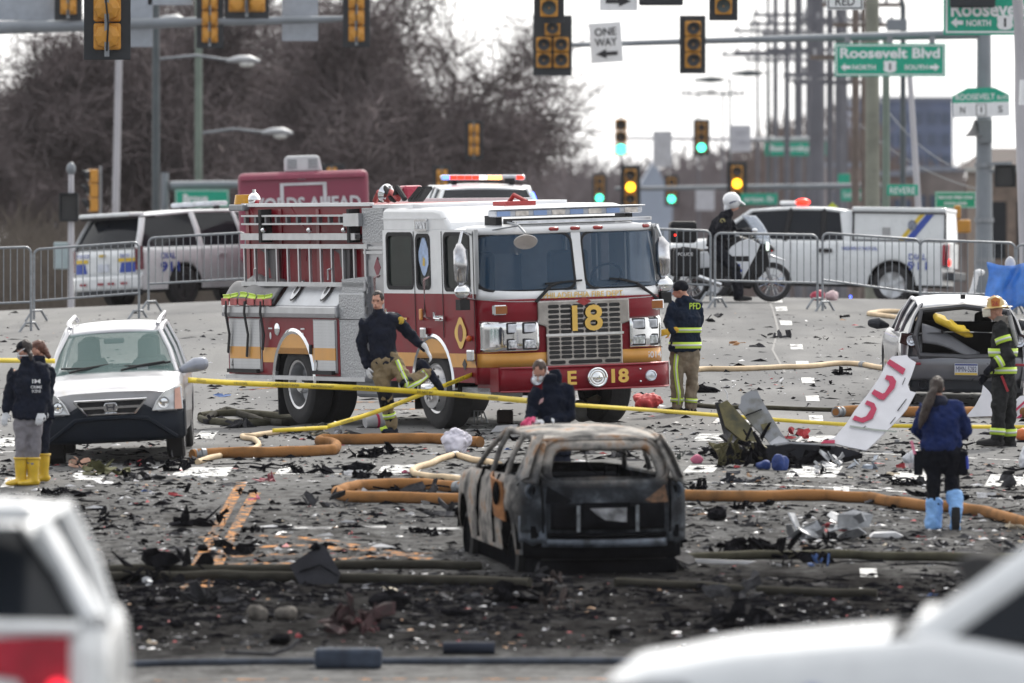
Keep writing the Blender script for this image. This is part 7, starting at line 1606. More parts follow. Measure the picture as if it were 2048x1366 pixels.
# ------------------------------------------------------------------ motorcycle and its rider
def motorcycle():
 Y = 197; s = F/Y; X = px2x(1463, Y); o = on(X, Y); T = thing('police_motorcycle', 'white and black police motorcycle behind the right barricades', 'motorcycle', o, R(4))
 WF = mat('fairing_white', (.66, .68, .72), .3, var=.05, coat=.4); BK = mat('moto_black', (.008, .008, .010), .5, spec=.25, var=.2)
 fx, rx = .70, -.70
 for x, r, nm in ((fx, .345, 'front'), (rx, .32, 'rear')):
  w = MB().lathe([(-.055, r-.085), (-.065, r-.03), (-.035, r), (.035, r), (.065, r-.03), (.055, r-.085)], (x, 0, r), (0, 1, 0), 36).build('wheel', TYRE, T, smooth=True)
  MB().lathe([(-.03, r-.105), (-.035, r-.08), (.035, r-.08), (.03, r-.105), (-.03, r-.105)], (x, 0, r), (0, 1, 0), 36).build('rim', mat('spoke_rim', (.12, .12, .13), .4, .6), w, smooth=True)
  mb = MB()
  for k in range(18): a = 2*PI*k/18; mb.bar((x, .03*(-1)**k, r), (x+(r-.07)*math.cos(a), 0, r+(r-.07)*math.sin(a)), .006)
  kind(mb.build('spokes', CHROME, w), 'stuff'); MB().lathe([(-.06, .11), (-.055, .13), (-.05, .11)], (x, 0, r), (0, 1, 0), 20).cyl((x, -.07, r), (x, .07, r), .04, 12).build('brake_disc', STEEL, w, smooth=True)
 for y in (-.09, .09): MB().bar((fx, y, .345), (fx-.26, y, 1.0), .05).build('fork_leg', mat('fork_grey', (.2, .2, .21), .4, .6), T, bevel=.01)
 MB().chain([(fx-.30, 0, .70), (fx-.02, 0, .80), (fx+.22, 0, .72)], [(.05, .02), (.07, .03), (.03, .015)], 10, V((0, 1, 0)), dome=True).build('front_mudguard', WF, T, smooth=True)
 fl = [(.48, 1.0), (.42, .84), (.17, .38), (.09, .40), (-.02, .66), (-.10, .84), (-.02, .96), (.12, 1.05), (.30, 1.10)]
 for q in (-1, 1): tri_prism(MB(), fl, q*.20, q*.14).build('fairing', WF, T, bevel=.02)
 MB().bb(-.05, .3, -.21, -.15, .70, .80).build('fairing_inset', BK, T, bevel=.02); MB().bb(.05, .13, -.206, -.2, .60, .66).bb(.1, .18, -.206, -.2, .52, .57).build('decal', BLUEP, T)
 MB().chain([(.35, 0, .98), (.1, 0, 1.03), (-.2, 0, .92)], [(.12, .1), (.17, .14), (.12, .08)], 12, V((0, 1, 0)), dome=True).build('tank', BK, T, smooth=True)
 MB().bb(-.25, .3, -.14, .14, .28, .70).bb(-.15, .12, -.17, .17, .25, .45).build('engine', mat('engine_dark', (.05, .05, .055), .45, .5, var=.4, ns=20), T, bevel=.04)
 MB().chain([(-.1, 0, .88), (-.5, 0, .86), (-.85, 0, .92)], [(.14, .05), (.15, .06), (.12, .04)], 12, V((0, 1, 0)), dome=True).build('seat', BLACK, T, smooth=True)
 MB().bar((rx, .08, .32), (-.1, .08, .42), .05, .07).bar((rx, -.08, .32), (-.1, -.08, .42), .05, .07).build('swing_arm', BK, T)
 MB().prism([(-.62, .58), (-.35, .60), (-.42, .88), (-.7, .86)], -.17, .17).build('side_panel', WF, T, bevel=.02)
 MB().bb(-1.08, -.62, -.24, .24, 1.02, 1.40).build('top_box', BK, T, bevel=.06, seg=3); MB().ell((-1.0, -.235, 1.16), (.02, .012, .02)).build('red_lamp', ERED, T)
 for q in (-1, 1):
  pn = MB().bb(-1.04, -.58, q*.24, q*.46, .44, .94).build('pannier', BK, T, bevel=.06, seg=3)
 text(T, 'POLICE', .26, .055, (-.84, -.463, .83), (1, 0, 0), (0, 0, 1), SIGNW, bold=.01)
 MB().cyl((-.2, -.2, .3), (-.72, -.22, .48), .055, 12).build('exhaust', CHROME, T, smooth=True)
 MB().tube([(.30, -.40, 1.10), (.34, -.2, 1.16), (.38, 0, 1.12), (.34, .2, 1.16), (.30, .40, 1.10)], .016).build('handlebar', BK, T, smooth=True)
 MB().grid(lambda u, v: V((.42+.30*u-.24*(2*v-1)**2, -.2+.4*v, 1.50-.50*u+.06*math.sin(u*3)-.0*v)), 6, 8).build('windscreen', mat('moto_screen', (.62, .68, .78), .08, var=0, alpha=.32), T, smooth=True, solid=.005)
 MB().chain([(.45, 0, .98), (.58, 0, .96), (.66, 0, .92)], [(.17, .12), (.15, .10), (.1, .07)], 12, V((0, 1, 0)), dome=True).build('nose', BK, T, smooth=True)
 for y in (-.14, .14): MB().lathe([(0, .075), (.03, .07), (.04, .03), (.045, 0)], (.60, y, .96), (1, -.3, 0), 16).build('headlamp', em('headlamp_glow', (.9, 1, .9), .9), T, smooth=True)
 MB().prism([(.30, .95), (.62, .90), (.66, .62), (.46, .40), (.30, .55)], -.12, .12).prism([(-.62, .34), (.34, .22), (.42, .62), (.1, .9), (-.6, .9)], -.15, .15).build('front_shroud', BK, T, bevel=.04)
 MB().bb(.62, .70, -.06, .06, .88, .92).build('red_grille_lamp', ERED, T); MB().ell((.36, -.48, 1.24), (.05, .03, .04)).tube([(.32, -.38, 1.12), (.36, -.46, 1.22)], .01).build('mirror', CHROME, T, smooth=True)
 MB().bar((-.02, -.18, .28), (.12, -.34, .02), .025).build('side_stand', STEEL, T)
 f = lambda x, z, dy=0: (1463+x*s, 400-(o.z+z)*s, dy)
 J = dict(head=f(.02, 1.69), neck=f(-.05, 1.55), chest=f(-.17, 1.34), waist=f(-.25, 1.10), hip=f(-.27, .95), sha=f(-.14, 1.47, -.19), shb=f(-.1, 1.46, .19), ela=f(-.22, 1.19, -.27), elb=f(.05, 1.2, .27), wra=f(.0, 1.17, -.14), wrb=f(.22, 1.2, .2),
    hpa=f(-.25, .90, -.12), hpb=f(-.25, .90, .12), kna=f(.06, .58, -.30), knb=f(.08, .6, .32), ana=f(.12, .12, -.34), anb=f(.12, .12, .36))
 p = Person('officer in a white helmet and black jacket sitting on the police motorcycle', None, J, o=o, head_yaw=88, head_pitch=-22)
 p.body(); p.jacket(BLKC, hem=p.J['hip'], fat=1.36, sleeve=1.3); p.trousers(BLKC, 1.15); p.boot('a', BLACK, (.2, -.05, 0), .25); p.boot('b', BLACK, (.2, .05, 0), .25)
 p.glove('a', mat('grey_glove', (.3, .31, .33), .7), (0, .5, -.3), .8, (.1, .04, .0)); p.glove('b', BLKC, (0, -.3, -.4), .8, (.1, -.02, -.03))
 c = p.J['head']; M = p.hm(); h = MB().ell(c+p.hu*.055-p.hf*.04, (.138, .160, .148), 20, 14, M).chain([c+p.hf*.06+p.hu*.10, c+p.hf*.20+p.hu*.075], [(.10, .03), (.085, .014)], 14, p.hs, dome=True).chain([c-p.hf*.07-p.hu*.02, c-p.hf*.06-p.hu*.11], [(.10, .075), (.085, .06)], 14, p.hs, dome=True).build('helmet', mat('helmet_white', (.74, .75, .78), .2, var=.04, coat=.5), p.T, remesh=.012)
 MB().prism([(-.07, .0), (.0, .03), (.09, .035), (.0, -.005), (-.05, -.03)], -.136, -.126).build('helmet_mark', mat('mark_grey', (.12, .13, .18), .4), h).location = c+V((0, 0, .03))
 MB().ell(p.J['sha'].lerp(p.J['ela'], .25)+V((.0, -.088, 0)), (.05, .012, .05), 14, 8).build('shoulder_patch', mat('patch_olive', (.25, .22, .09), .6, var=.5, ns=40), p.T, smooth=True)
motorcycle()

# ------------------------------------------------------------------ barricades
BARW = None
def barricade(xl, xr, ytl, ytr, ybl, ybr, Y, label, feet=True, nb=None):
 global BARW
 s = F/Y; cx_ = (xl+xr)/2; X = px2x(cx_, Y); g = G(X, Y); o = V((X, Y, g)); T = thing('crowd_barricade', label, 'barricade', o, 0, 'steel crowd barricades across the road')
 q = lambda px, py: V(((px-cx_)/s, 0, -(py-400)/s-g)); A, B, D, E = q(xl, ybl), q(xr, ybr), q(xr, ytr), q(xl, ytl); r = .021
 rr = .10; u = (D-E).normalized(); up = V((0, 0, 1))
 def corner(c, a, b, n=4): return [c+a*rr*(1-math.sin(t))+b*rr*(1-math.cos(t)) for t in [PI/2*k/n for k in range(n+1)]]
 top = corner(E, u, -up)[::-1]; top = [A, E-up*rr]+[E+up*-rr*(1-math.sin(t))+u*rr*(1-math.cos(t)) for t in [PI/2*k/4 for k in range(1, 5)]]+[D-u*rr*(1-math.sin(t))-up*rr*(1-math.cos(t)) for t in [PI/2*k/4 for k in range(0, 4)]]+[D-up*rr, B]
 zl, zr_ = -(ybl-400)/s-g, -(ybr-400)/s-g
 top[0] = V((A.x, 0, min(A.z-.18, .02))); top[-1] = V((B.x, 0, min(B.z-.18, .02)))
 MB().tube(top, r, 8).build('frame', STEEL, T, smooth=True); MB().tube([A, B], r*.9, 8).build('bottom_rail', STEEL, T, smooth=True)
 n = nb or max(3, int((xr-xl)/13.2)); h0 = 1.0
 if BARW is None: o_ = MB().cyl((0, 0, 0), (0, 0, 1), .009, 6).build('bar', STEEL, None, smooth=True); BARW = o_.data; bpy.data.objects.remove(o_)
 for k in range(1, n):
  t = k/n; a = A.lerp(B, t); b = E.lerp(D, t); ob = bpy.data.objects.new('bar', BARW); C.objects.link(ob); ob.parent = T; ob.location = a; ob.scale = (1, 1, b.z-a.z)
 if feet:
  for P_, d in ((A, 1), (B, -1)):
   x = P_.x+.03*d; MB().tube([(x-.16, -.28, .0), (x-.05, -.2, .17), (x+.08, .2, .17), (x+.18, .28, .0)], .02, 8).build('foot', STEEL, T, smooth=True)
for a in ((1232, 1421, 455, 462, 563, 570, 196, 'barricade half hidden behind the right side of the fire engine'), (1430, 1635, 466, 470, 561, 566, 192, 'barricade in front of the motorcycle'),
   (1645, 1840, 466, 479, 560, 586, 191, 'barricade in front of the pickup doors'), (1841, 2030, 480, 486, 586, 590, 191, 'barricade in front of the pickup tail'), (2033, 2200, 489, 494, 592, 598, 191, 'barricade at the right edge of the picture'),
   (-130, 62, 500, 494, 612, 604, 186, 'barricade at the left edge of the picture'), (68, 278, 499, 484, 602, 586, 190, 'barricade behind the pedestrian signal post'), (297, 492, 476, 465, 568, 557, 193, 'barricade in front of the left police SUV')): barricade(*a)
# ------------------------------------------------------------------ hoses and tape
HOSEO = mat('orange_hose_jacket', (.30, .145, .055), .85, spec=.1, col2=(.13, .075, .04), c2pos=(.48, .78), ns=4, bump=.35, bs=60); HOSEC = mat('cream_hose_jacket', (.58, .44, .28), .75, var=.15, ns=6, bump=.3, bs=60)
HOSED = mat('dark_hose_jacket', (.035, .033, .027), .85, spec=.05, var=.3, ns=5, bump=.4, bs=50); HOSEG = mat('olive_hose_jacket', (.06, .057, .040), .85, spec=.08, var=.3, ns=5, bump=.4, bs=50)
def smooth_path(P, n=8):
 Q = [P[0]]+list(P)+[P[-1]]; out = []
 for i in range(1, len(Q)-2):
  a, b, c, d = Q[i-1], Q[i], Q[i+1], Q[i+2]
  for k in range(n):
   t = k/n; out.append(.5*((2*b)+(c-a)*t+(2*a-5*b+4*c-d)*t*t+(3*b-a-3*c+d)*t**3))
 return out+[P[-1]]
def hose(P, r, m, label, h=None, name='fire_hose', coup=()):
 """a hose lying on the road through pixels; r across, h height"""
 h = h or r; Q = smooth_path([gp(*p) for p in P]); t = thing(name, label, 'fire hose', Q[0])
 rr = random.Random(len(P)+int(P[0][0]))
 Q = [on(p.x+.05*noise.noise(V((i*.23, P[0][0], 9))), p.y+.25*noise.noise(V((i*.19, P[0][1], 2))), h*.9)-Q[0] for i, p in enumerate(Q)]
 MB().chain(Q, [(h*(1+.14*noise.noise(V((i*.31, P[0][0], 0)))), r*(1+.3*noise.noise(V((i*.27, P[0][1], 5))))) for i in range(len(Q))], 12, V((0, 0, 1))).build('hose', m, t, smooth=True, ang=70)
 for c in coup:
  i = int(c*(len(Q)-2)); d = (Q[i+1]-Q[i]).normalized(); a = Q[i]
  MB().lathe([(-.08, r*.9), (-.08, r*1.25), (-.03, r*1.3), (-.02, r*1.1), (.02, r*1.1), (.03, r*1.35), (.09, r*1.25), (.09, r*.9)], a, d, 16).build('coupling', STEEL, t, smooth=True)
 return t
hose([(384, 920), (450, 916), (560, 914), (650, 911), (672, 906), (664, 896), (638, 892), (660, 889), (760, 888), (860, 887), (905, 889), (960, 895)], .058, HOSEO, 'orange hose doubling back beside the silver SUV towards the white cloth', .070, coup=(.03,))
hose([(975, 993), (900, 982), (800, 978), (720, 982), (682, 990), (676, 997), (700, 1003), (800, 1006), (930, 1008)], .055, HOSEO, 'orange hose bent back on itself left of the burnt car', .068, coup=(.10,))
hose([(1372, 1001), (1500, 1003), (1640, 1001), (1740, 1008), (1830, 1019), (1930, 1028), (2000, 1042), (2070, 1062)], .055, HOSEO, 'long orange hose running from the burnt car to the right edge', .068)
hose([(1672, 834), (1740, 832), (1840, 834), (1920, 834), (2000, 834), (2070, 838)], .055, HOSEO, 'orange hose crossing under the white lettered panel on the right', .075, coup=(.05,))
hose([(395, 929), (440, 915), (490, 905), (517, 897), (508, 884), (485, 878), (520, 874), (580, 866), (640, 862)], .034, HOSEC, 'cream hose snaking behind the silver SUV bumper', .036)
hose([(1000, 935), (940, 923), (905, 916), (860, 932), (828, 945), (836, 955), (880, 960), (930, 964)], .036, HOSEC, 'cream hose with a metal coupling right of the white cloth', .04, coup=(.28,))
hose([(1395, 744), (1480, 742), (1600, 738), (1690, 731), (1760, 740), (1800, 748)], .04, HOSEC, 'pale hose on the road behind the standing firefighter', .04, coup=(.72,))
hose([(1385, 815), (1450, 818), (1560, 820), (1690, 825)], .03, HOSEG, 'thin olive hose behind the wing wreck', .03)
hose([(1850, 629), (1770, 627), (1742, 632), (1790, 638), (1850, 645)], .045, HOSEC, 'cream hose loop left of the grey hatchback', .04)
hose([(150, 1149), (300, 1146), (450, 1147), (590, 1146), (700, 1138), (860, 1138), (960, 1140)], .05, HOSED, 'dark hose across the foreground left of the burnt car, upper one', .05)
hose([(150, 1161), (320, 1163), (460, 1160), (620, 1165), (800, 1168), (960, 1172), (1060, 1176)], .055, HOSED, 'dark hose across the foreground left of the burnt car, lower one', .055)
hose([(1370, 1124), (1500, 1119), (1640, 1117), (1800, 1121), (2070, 1122)], .048, HOSEG, 'olive hose along the road right of the burnt car', .05)
hose([(1230, 1172), (1400, 1180), (1560, 1190), (1760, 1196)], .045, HOSED, 'dark hose right of the burnt car in the soot', .045)
hose([(400, 838), (470, 832), (560, 838), (592, 846), (520, 852), (430, 850), (400, 843)], .04, HOSEG, 'olive hose coil lying by the rear wheel of the fire engine', .05)
hose([(410, 846), (450, 826), (500, 840), (560, 852), (600, 848)], .04, HOSED, 'second dark hose coil by the rear wheel of the fire engine', .05)
TAPE = mat('caution_yellow', (.66, .50, .02), .5, var=.08, ns=3)
def tape(P, w, label, words=0, tilt=0):
 """a ribbon through (px, py, Y) points with its width upright"""
 A = [pt(*p) for p in P]; A = smooth_path(A, 6); t = thing('caution_tape', label, 'tape', A[0]); mb = MB(); rows = []
 r = random.Random(3)
 for i, p in enumerate(A): e = r.uniform(-.012, .012); rows.append(mb.pts([p-A[0]+V((0, e, -w/2)), p-A[0]+V((0, -e, w/2))]))
 for a, b in zip(rows, rows[1:]): mb.face((a, a+1, b+1, b))
 mb.build('ribbon', TAPE, t, smooth=True, solid=.003)
 for k in range(words):
  f = (k+.5)/words*(len(A)-1); i = int(f); p = A[i].lerp(A[i+1], f-i)-A[0]; d = A[i+1]-A[i]
  text(t, 'CAUTION DO NOT ENTER', .55, w*.42, p+V((0, -.016, 0)), d, (0, 0, 1), INK, bold=.01)
 return t
tape([(376, 760, 142), (470, 766, 144), (600, 771, 145), (720, 776, 145.6), (860, 785, 145.4), (960, 793, 144), (1060, 802, 141), (1100, 806, 138.5)], .07, 'long yellow caution tape stretched in front of the fire engine', 10)
tape([(1120, 808, 138), (1240, 816, 140), (1340, 823, 142), (1480, 834, 144), (1600, 843, 145), (1720, 850, 146), (1900, 853, 147), (2070, 854, 148)], .05, 'yellow caution tape running right towards the hatchback')
tape([(655, 853, 143), (745, 826, 145), (840, 790, 147), (968, 740, 148.8)], .06, 'slack yellow caution tape tied to the fire engine bumper corner', 3)
tape([(-30, 721, 140), (40, 721, 141), (110, 722, 142)], .06, 'short yellow caution tape at the left edge behind the investigators')
tape([(545, 861, 141.5), (600, 858, 142), (655, 855, 143)], .05, 'yellow tape end lying on the road by the rear wheel')

# ------------------------------------------------------------------ wreckage with shapes of its own
OLIVE = mat('olive_primer', (.135, .115, .045), .6, .2, var=.45, ns=6, col2=(.05, .05, .03), c2pos=(.4, .66)); GREYSK = mat('scuffed_grey_skin', (.22, .23, .25), .5, .3, col2=(.13, .13, .115), c2pos=(.48, .62), ns=4)
CHAR = mat('charred', (.010, .010, .012), .8, var=.6, ns=8, bump=.6, spec=.0); CHARG = mat('charred_grey', (.05, .05, .055), .7, .1, var=.5, ns=9, bump=.5, spec=.05); PALE = mat('pale_scrap', (.55, .55, .57), .5, var=.12, ns=8)
SKINW = mat('white_skin_panel', (.64, .64, .68), .35, var=.06, ns=5, coat=.2); REDP = mat('red_lettering', (.42, .02, .075), .4, var=.08); METAL = mat('torn_metal', (.33, .34, .36), .4, .6, var=.3, ns=9)
REDS = mat('red_scrap', (.34, .03, .04), .6, var=.25); TANS = mat('tan_scrap', (.45, .28, .17), .75, var=.2); PINKS = mat('pink_scrap', (.50, .13, .22), .7, var=.15); BLUES = mat('blue_scrap', (.04, .10, .28), .65, var=.25); CREAMS = mat('cream_scrap', (.60, .52, .40), .7, var=.2)
from mathutils.geometry import tessellate_polygon
def pxpanel(mb, poly, Y0, lean=0, y0=None, off=0, crump=0, seed=0):
 """polygon of the photograph's pixels set at depth Y0, leaning back by `lean` metres per metre above pixel row y0"""
 s = F/Y0; r = random.Random(seed); P = []
 for q in poly:
  dy = (q[2] if len(q) > 2 else 0)+lean*((y0 or q[1])-q[1])/s+off+r.uniform(-crump, crump); Y = Y0+dy; P.append(pt(q[0], q[1], Y))
 k = mb.pts(P)
 for t in tessellate_polygon([[V((q[0], q[1], 0)) for q in poly]]): mb.face([k+i for i in t])
 return P
def crop(P, sc, ox, oy): return [(p[0]/sc+ox, p[1]/sc+oy)+tuple(p[2:]) for p in P]
def part_panel(T, name, poly, Y0, m, lean=0, y0=None, th=.03, off=0, crump=0, seed=0):
 mb = MB(); pxpanel(mb, poly, Y0, lean, y0, off, crump, seed); o = mb.build(name, m, T, solid=-th); o.matrix_parent_inverse = Matrix.Translation(-T.location); return o
def lump(name, x0, x1, y0, y1, m, label, cat, seed=1, depth=None, disp=.06, n=7, flat=1.0, ry=None):
 """a soft or broken lump filling a pixel box, resting on the road at its lower edge"""
 b = gp((x0+x1)/2, y1-1); s = F/b.y; w, h = (x1-x0)/s, (y1-y0)/s; d = depth or w*.6; b = b+V((0, d*.4, 0)); b = on(b.x, b.y); r = random.Random(seed); mb = MB()
 for k in range(n):
  rx, rz = w*r.uniform(.22, .34), h*r.uniform(.32, .5); mb.ell((r.uniform(-w/2+rx, w/2-rx), r.uniform(-d*.3, d*.3), max(rz*.8, r.uniform(rz*.7, h-rz))), (rx, d*r.uniform(.25, .4), rz), 10, 7)
 o = mb.build(name, m, None, remesh=max(.012, w*.03), disp=disp*2.0*min(1, w*2), dscale=.16); o.location = b; return tag(o, label, cat)
def shards(w, d, h, n, r, sc=(.35, .8), up=.5):
 """jagged bent plates heaped in a w x d x h box"""
 mb = MB()
 for k in range(n):
  L = w*r.uniform(*sc)*.6; u = V((r.gauss(0, 1), r.gauss(0, .8), r.gauss(0, up))).normalized(); v = u.cross(V((r.gauss(0, 1), r.gauss(0, 1), r.gauss(0, 1)))).normalized(); n_ = u.cross(v)
  t = r.random(); c = V((r.uniform(-w*.36, w*.36), r.uniform(-d*.36, d*.36), h*.10+h*.55*t*t))
  L2 = L*r.uniform(.2, .6); P = [c+u*(L*.5*r.uniform(.6, 1)*a)+v*(L2*.5*r.uniform(.5, 1)*e)+n_*L*r.uniform(-.08, .08) for a, e in ((-1, -1), (0, -1.2), (1, -.7), (1, .6), (.1, 1.1), (-1, .8))]
  P = [V((p.x, p.y, min(max(p.z, .004), h*1.05))) for p in P]; q = n_*max(.006, L*.04); k0 = mb.pts(P+[p+q for p in P])
  mb.face([k0+i for i in range(6)]); mb.face([k0+6+i for i in reversed(range(6))])
  for i in range(6): j = (i+1) % 6; mb.face([k0+i, k0+6+i, k0+6+j, k0+j])
 return mb
def heap(x0, x1, y0, y1, m, label, seed, n=12, name='charred_debris', cat='debris', up=.5, m2=None):
 b = gp((x0+x1)/2, y1-1); s = F/b.y; w, h = (x1-x0)/s, (y1-y0)/s; d = max(.2, w*.6); b = b+V((0, d*.35, 0)); r = random.Random(seed)
 T = tag(shards(w, d, h, n, r, up=up).build(name, m, None, clean=False), label, cat); T.location = on(b.x, b.y)
 if m2 is not None: kind(shards(w*.9, d*.9, h*.8, max(2, n//3), r, (.2, .4)).build('pale_fragments', m2, T, clean=False), 'stuff')
 return T
def wing():
 b = gp(1500, 925); Y = b.y; T = thing('wing_wreck', 'torn olive and grey wing section standing up from the road', 'wreckage', b); c = lambda P: crop(P, 5.39, 1380, 760)
 part_panel(T, 'skin_panel', c([(545, 250), (550, 180), (620, 130), (700, 100), (715, 90), (760, 190), (990, 580), (1060, 660), (880, 720), (830, 640), (700, 520), (520, 290)]), Y+.3, GREYSK, .5, 925, .03)
 part_panel(T, 'skin_seam', c([(600, 375), (770, 310), (775, 320), (605, 388)]), Y+.3, CHAR, .5, 925, .005, -.03); part_panel(T, 'scuff_patch', c([(760, 480), (830, 460), (870, 520), (800, 570)]), Y+.3, OLIVE, .5, 925, .004, -.034)
 part_panel(T, 'spar_panel', c([(310, 260), (400, 215), (470, 290), (660, 500), (740, 680), (560, 650), (380, 500), (330, 330)]), Y, OLIVE, .4, 925, .05); part_panel(T, 'flange', c([(270, 245), (330, 235), (440, 480), (640, 640), (520, 700), (360, 560)]), Y+.05, CHARG, .4, 925, .06)
 part_panel(T, 'under_slab', c([(650, 700), (900, 700), (1080, 668), (1300, 690), (1560, 705), (1860, 790), (1700, 830), (1500, 870), (1080, 910), (760, 860)]), Y-.1, mat('wing_black', (.010, .011, .015), .6, var=.4, ns=4, spec=.1), .6, 925, .12)
 part_panel(T, 'slab_edge', c([(900, 690), (1080, 664), (1560, 700), (1560, 712), (1080, 684), (930, 708)]), Y-.1, GREYSK, .6, 925, .02, -.13)
 for i, P in enumerate(([(200, 665), (300, 690), (420, 700), (380, 850), (310, 850), (280, 760)], [(330, 590), (430, 560), (520, 660), (600, 740), (500, 780), (400, 650)], [(420, 700), (560, 720), (660, 860), (560, 880), (360, 850)], [(640, 660), (760, 670), (840, 730), (760, 780), (680, 750)])): part_panel(T, 'torn_rib', c(P), Y-.15-.08*i, (OLIVE, CHARG, CHAR, OLIVE)[i], .2, 925, .04, 0, .12, i)
 part_panel(T, 'bent_flap', c([(850, 680), (960, 600), (1070, 660), (900, 722)]), Y+.15, mat('bright_skin', (.42, .43, .46), .4, .4, var=.2), .5, 925, .02)
 MB_ = MB().tube([pt(*q, Y)-b for q in c([(405, 210), (400, 150), (372, 100)])], .008).build('bent_strip', PALE, T)
wing()
OLD = mat('dark_olive', (.06, .055, .025), .7, var=.6, ns=7, bump=.4, spec=.15)
heap(1448, 1552, 826, 936, CHAR, 'tall jagged charred mass behind the blue backpack', 77, 26, up=2.2, m2=OLD); heap(1400, 1450, 880, 916, CHAR, 'charred rods left of the wing wreck', 78, 9, up=.9); heap(1424, 1500, 846, 936, OLD, 'dark olive torn ribs at the left foot of the wing wreck', 71, 20, 'metal_wreck', up=2, m2=CHAR); heap(1470, 1560, 872, 926, CHAR, 'charred tangle under the raised wing panel', 72, 18, up=.8, m2=OLD); heap(1550, 1680, 886, 932, CHAR, 'charred edge pieces along the black wing slab', 73, 12); heap(1440, 1486, 820, 880, OLD, 'dark olive shreds hanging from the spar panel', 74, 8, 'metal_wreck', up=1.5)
def tail_panel():
 b = gp(1732, 901); Y = b.y; T = thing('skin_panel', 'white fuselage panel with red letter shapes propped against the hatchback', 'wreckage', b); c = lambda P: crop(P, 3.066, 1380, 560)
 n = 900
 part_panel(T, 'panel', c([(1210, 500), (1240, 468), (1330, 460), (1345, 480), (1385, 505), (1360, 580), (1335, 640), (1350, 680), (1385, 690), (1330, 790), (1280, 850), (1200, 930), (1130, 1000), (1080, 1045), (980, 1025), (890, 1003), (800, 1003), (890, 960), (960, 880), (1010, 800), (1090, 700), (1160, 600)]), Y, SKINW, .7, n, .02)
 for P in ([(1205, 510), (1225, 485), (1322, 545), (1305, 580)], [(1205, 582), (1245, 590), (1265, 620), (1255, 660), (1190, 735), (1160, 730), (1112, 695), (1130, 670), (1180, 695), (1195, 690), (1225, 640), (1220, 618), (1195, 606)],
    [(1085, 737), (1130, 755), (1145, 790), (1120, 850), (1060, 875), (995, 855), (1010, 830), (1050, 845), (1080, 835), (1110, 790), (1105, 775), (1072, 760)], [(800, 1002), (820, 982), (888, 980), (888, 1001)]): part_panel(T, 'red_letter', c(P), Y, REDP, .7, n, .004, -.03)
 part_panel(T, 'fold_line', c([(980, 890), (1130, 912), (1270, 926), (1268, 934), (1130, 922), (980, 900)]), Y, mat('fold_grey', (.30, .33, .30), .6), .7, n, .004, -.03)
 for P in ([(1270, 800), (1276, 803), (1330, 730), (1325, 728)], [(1225, 880), (1230, 883), (1262, 842), (1258, 840)], [(1300, 640), (1304, 642), (1322, 600), (1318, 598)], [(1060, 905), (1066, 908), (1080, 896), (1076, 894)]): part_panel(T, 'scratch', c(P), Y, CHARG, .7, n, .003, -.03)
tail_panel()
def second_panel():
 b = gp(1980, 836); Y = b.y; T = thing('skin_panel', 'white curved panel with thin red lines behind the helmeted firefighter', 'wreckage', b)
 part_panel(T, 'panel', [(1931, 834), (1950, 812), (1962, 790), (1966, 770), (1978, 782), (1990, 800), (1985, 832)], Y, SKINW, .3, 836, .02); part_panel(T, 'panel_right', [(2015, 828), (2024, 806), (2040, 792), (2080, 786), (2080, 852), (2030, 844)], Y+.1, SKINW, .3, 836, .02)
 for P in ([(2022, 826), (2050, 800), (2052, 804), (2024, 830)], [(2030, 838), (2060, 812), (2062, 816), (2033, 842)]): part_panel(T, 'red_line', P, Y+.1, REDP, .3, 836, .004, -.03)
second_panel()
WHC = mat('white_cloth', (.62, .60, .68), .8, var=.1, ns=8, bump=.3, bs=20)
lump('white_cloth', 880, 948, 857, 908, WHC, 'crumpled white cloth heap behind the burnt car on the left', 'cloth', 3, disp=.12)
lump('red_bag', 1262, 1328, 786, 818, mat('red_bag', (.48, .05, .05), .6, var=.2, ns=7, bump=.3), 'bright red bag under the right end of the engine bumper', 'bag', 4, disp=.10)
lump('plastic_bag', 1805, 1842, 900, 930, mat('clear_plastic_bag', (.55, .56, .6), .35, var=.3, ns=14, bump=.5), 'white plastic bag on the road left of the ponytailed woman', 'bag', 5, disp=.1)
lump('plastic_bag', 2030, 2075, 890, 940, mat('clear_plastic_bag', (.55, .56, .6), .35), 'clear plastic bag at the right edge below the firefighter', 'bag', 6, disp=.1)
lump('orange_bag', 2030, 2075, 855, 882, mat('orange_bag', (.60, .16, .05), .6, var=.15), 'orange bag at the right edge behind the firefighter', 'bag', 7)
lump('blue_backpack', 1541, 1580, 904, 942, mat('blue_fabric', (.012, .035, .16), .75, var=.25, ns=9, bump=.4), 'dark blue backpack lying in front of the wing wreck', 'backpack', 8)
lump('blue_cloth', 1508, 1548, 918, 940, mat('blue_fabric', (.012, .035, .16), .75), 'dark blue cloth beside the backpack', 'cloth', 9)
lump('pink_cloth', 1375, 1409, 909, 928, PINKS, 'bright pink cloth right of the burnt car roof', 'cloth', 10)
lump('red_cloth', 1620, 1652, 581, 602, mat('red_plastic', (.42, .03, .07), .5, var=.2), 'red sack at the foot of the barricade in front of the pickup', 'bag', 11); lump('white_sack', 1648, 1682, 582, 602, mat('pink_white_sack', (.60, .45, .47), .6, var=.2), 'whitish sack next to the red one at the barricade foot', 'bag', 12)
PEACH = mat('peach_foam', (.50, .30, .22), .8, var=.3, ns=6); heap(123, 188, 906, 938, PEACH, 'tan and peach torn foam board in front of the silver SUV', 13, 8, 'foam_board', up=.5, m2=CREAMS)
heap(150, 272, 922, 953, mat('olive_sheet', (.075, .075, .035), .75, var=.5, ns=7, spec=.15), 'olive green torn sheet lying in front of the silver SUV', 14, 14, 'olive_scrap', up=.25, m2=CHAR)
heap(165, 232, 903, 945, mat('olive_sheet', (.075, .075, .035), .75), 'upright torn olive flap behind the crumpled green sheet', 15, 6, 'olive_scrap', up=1)
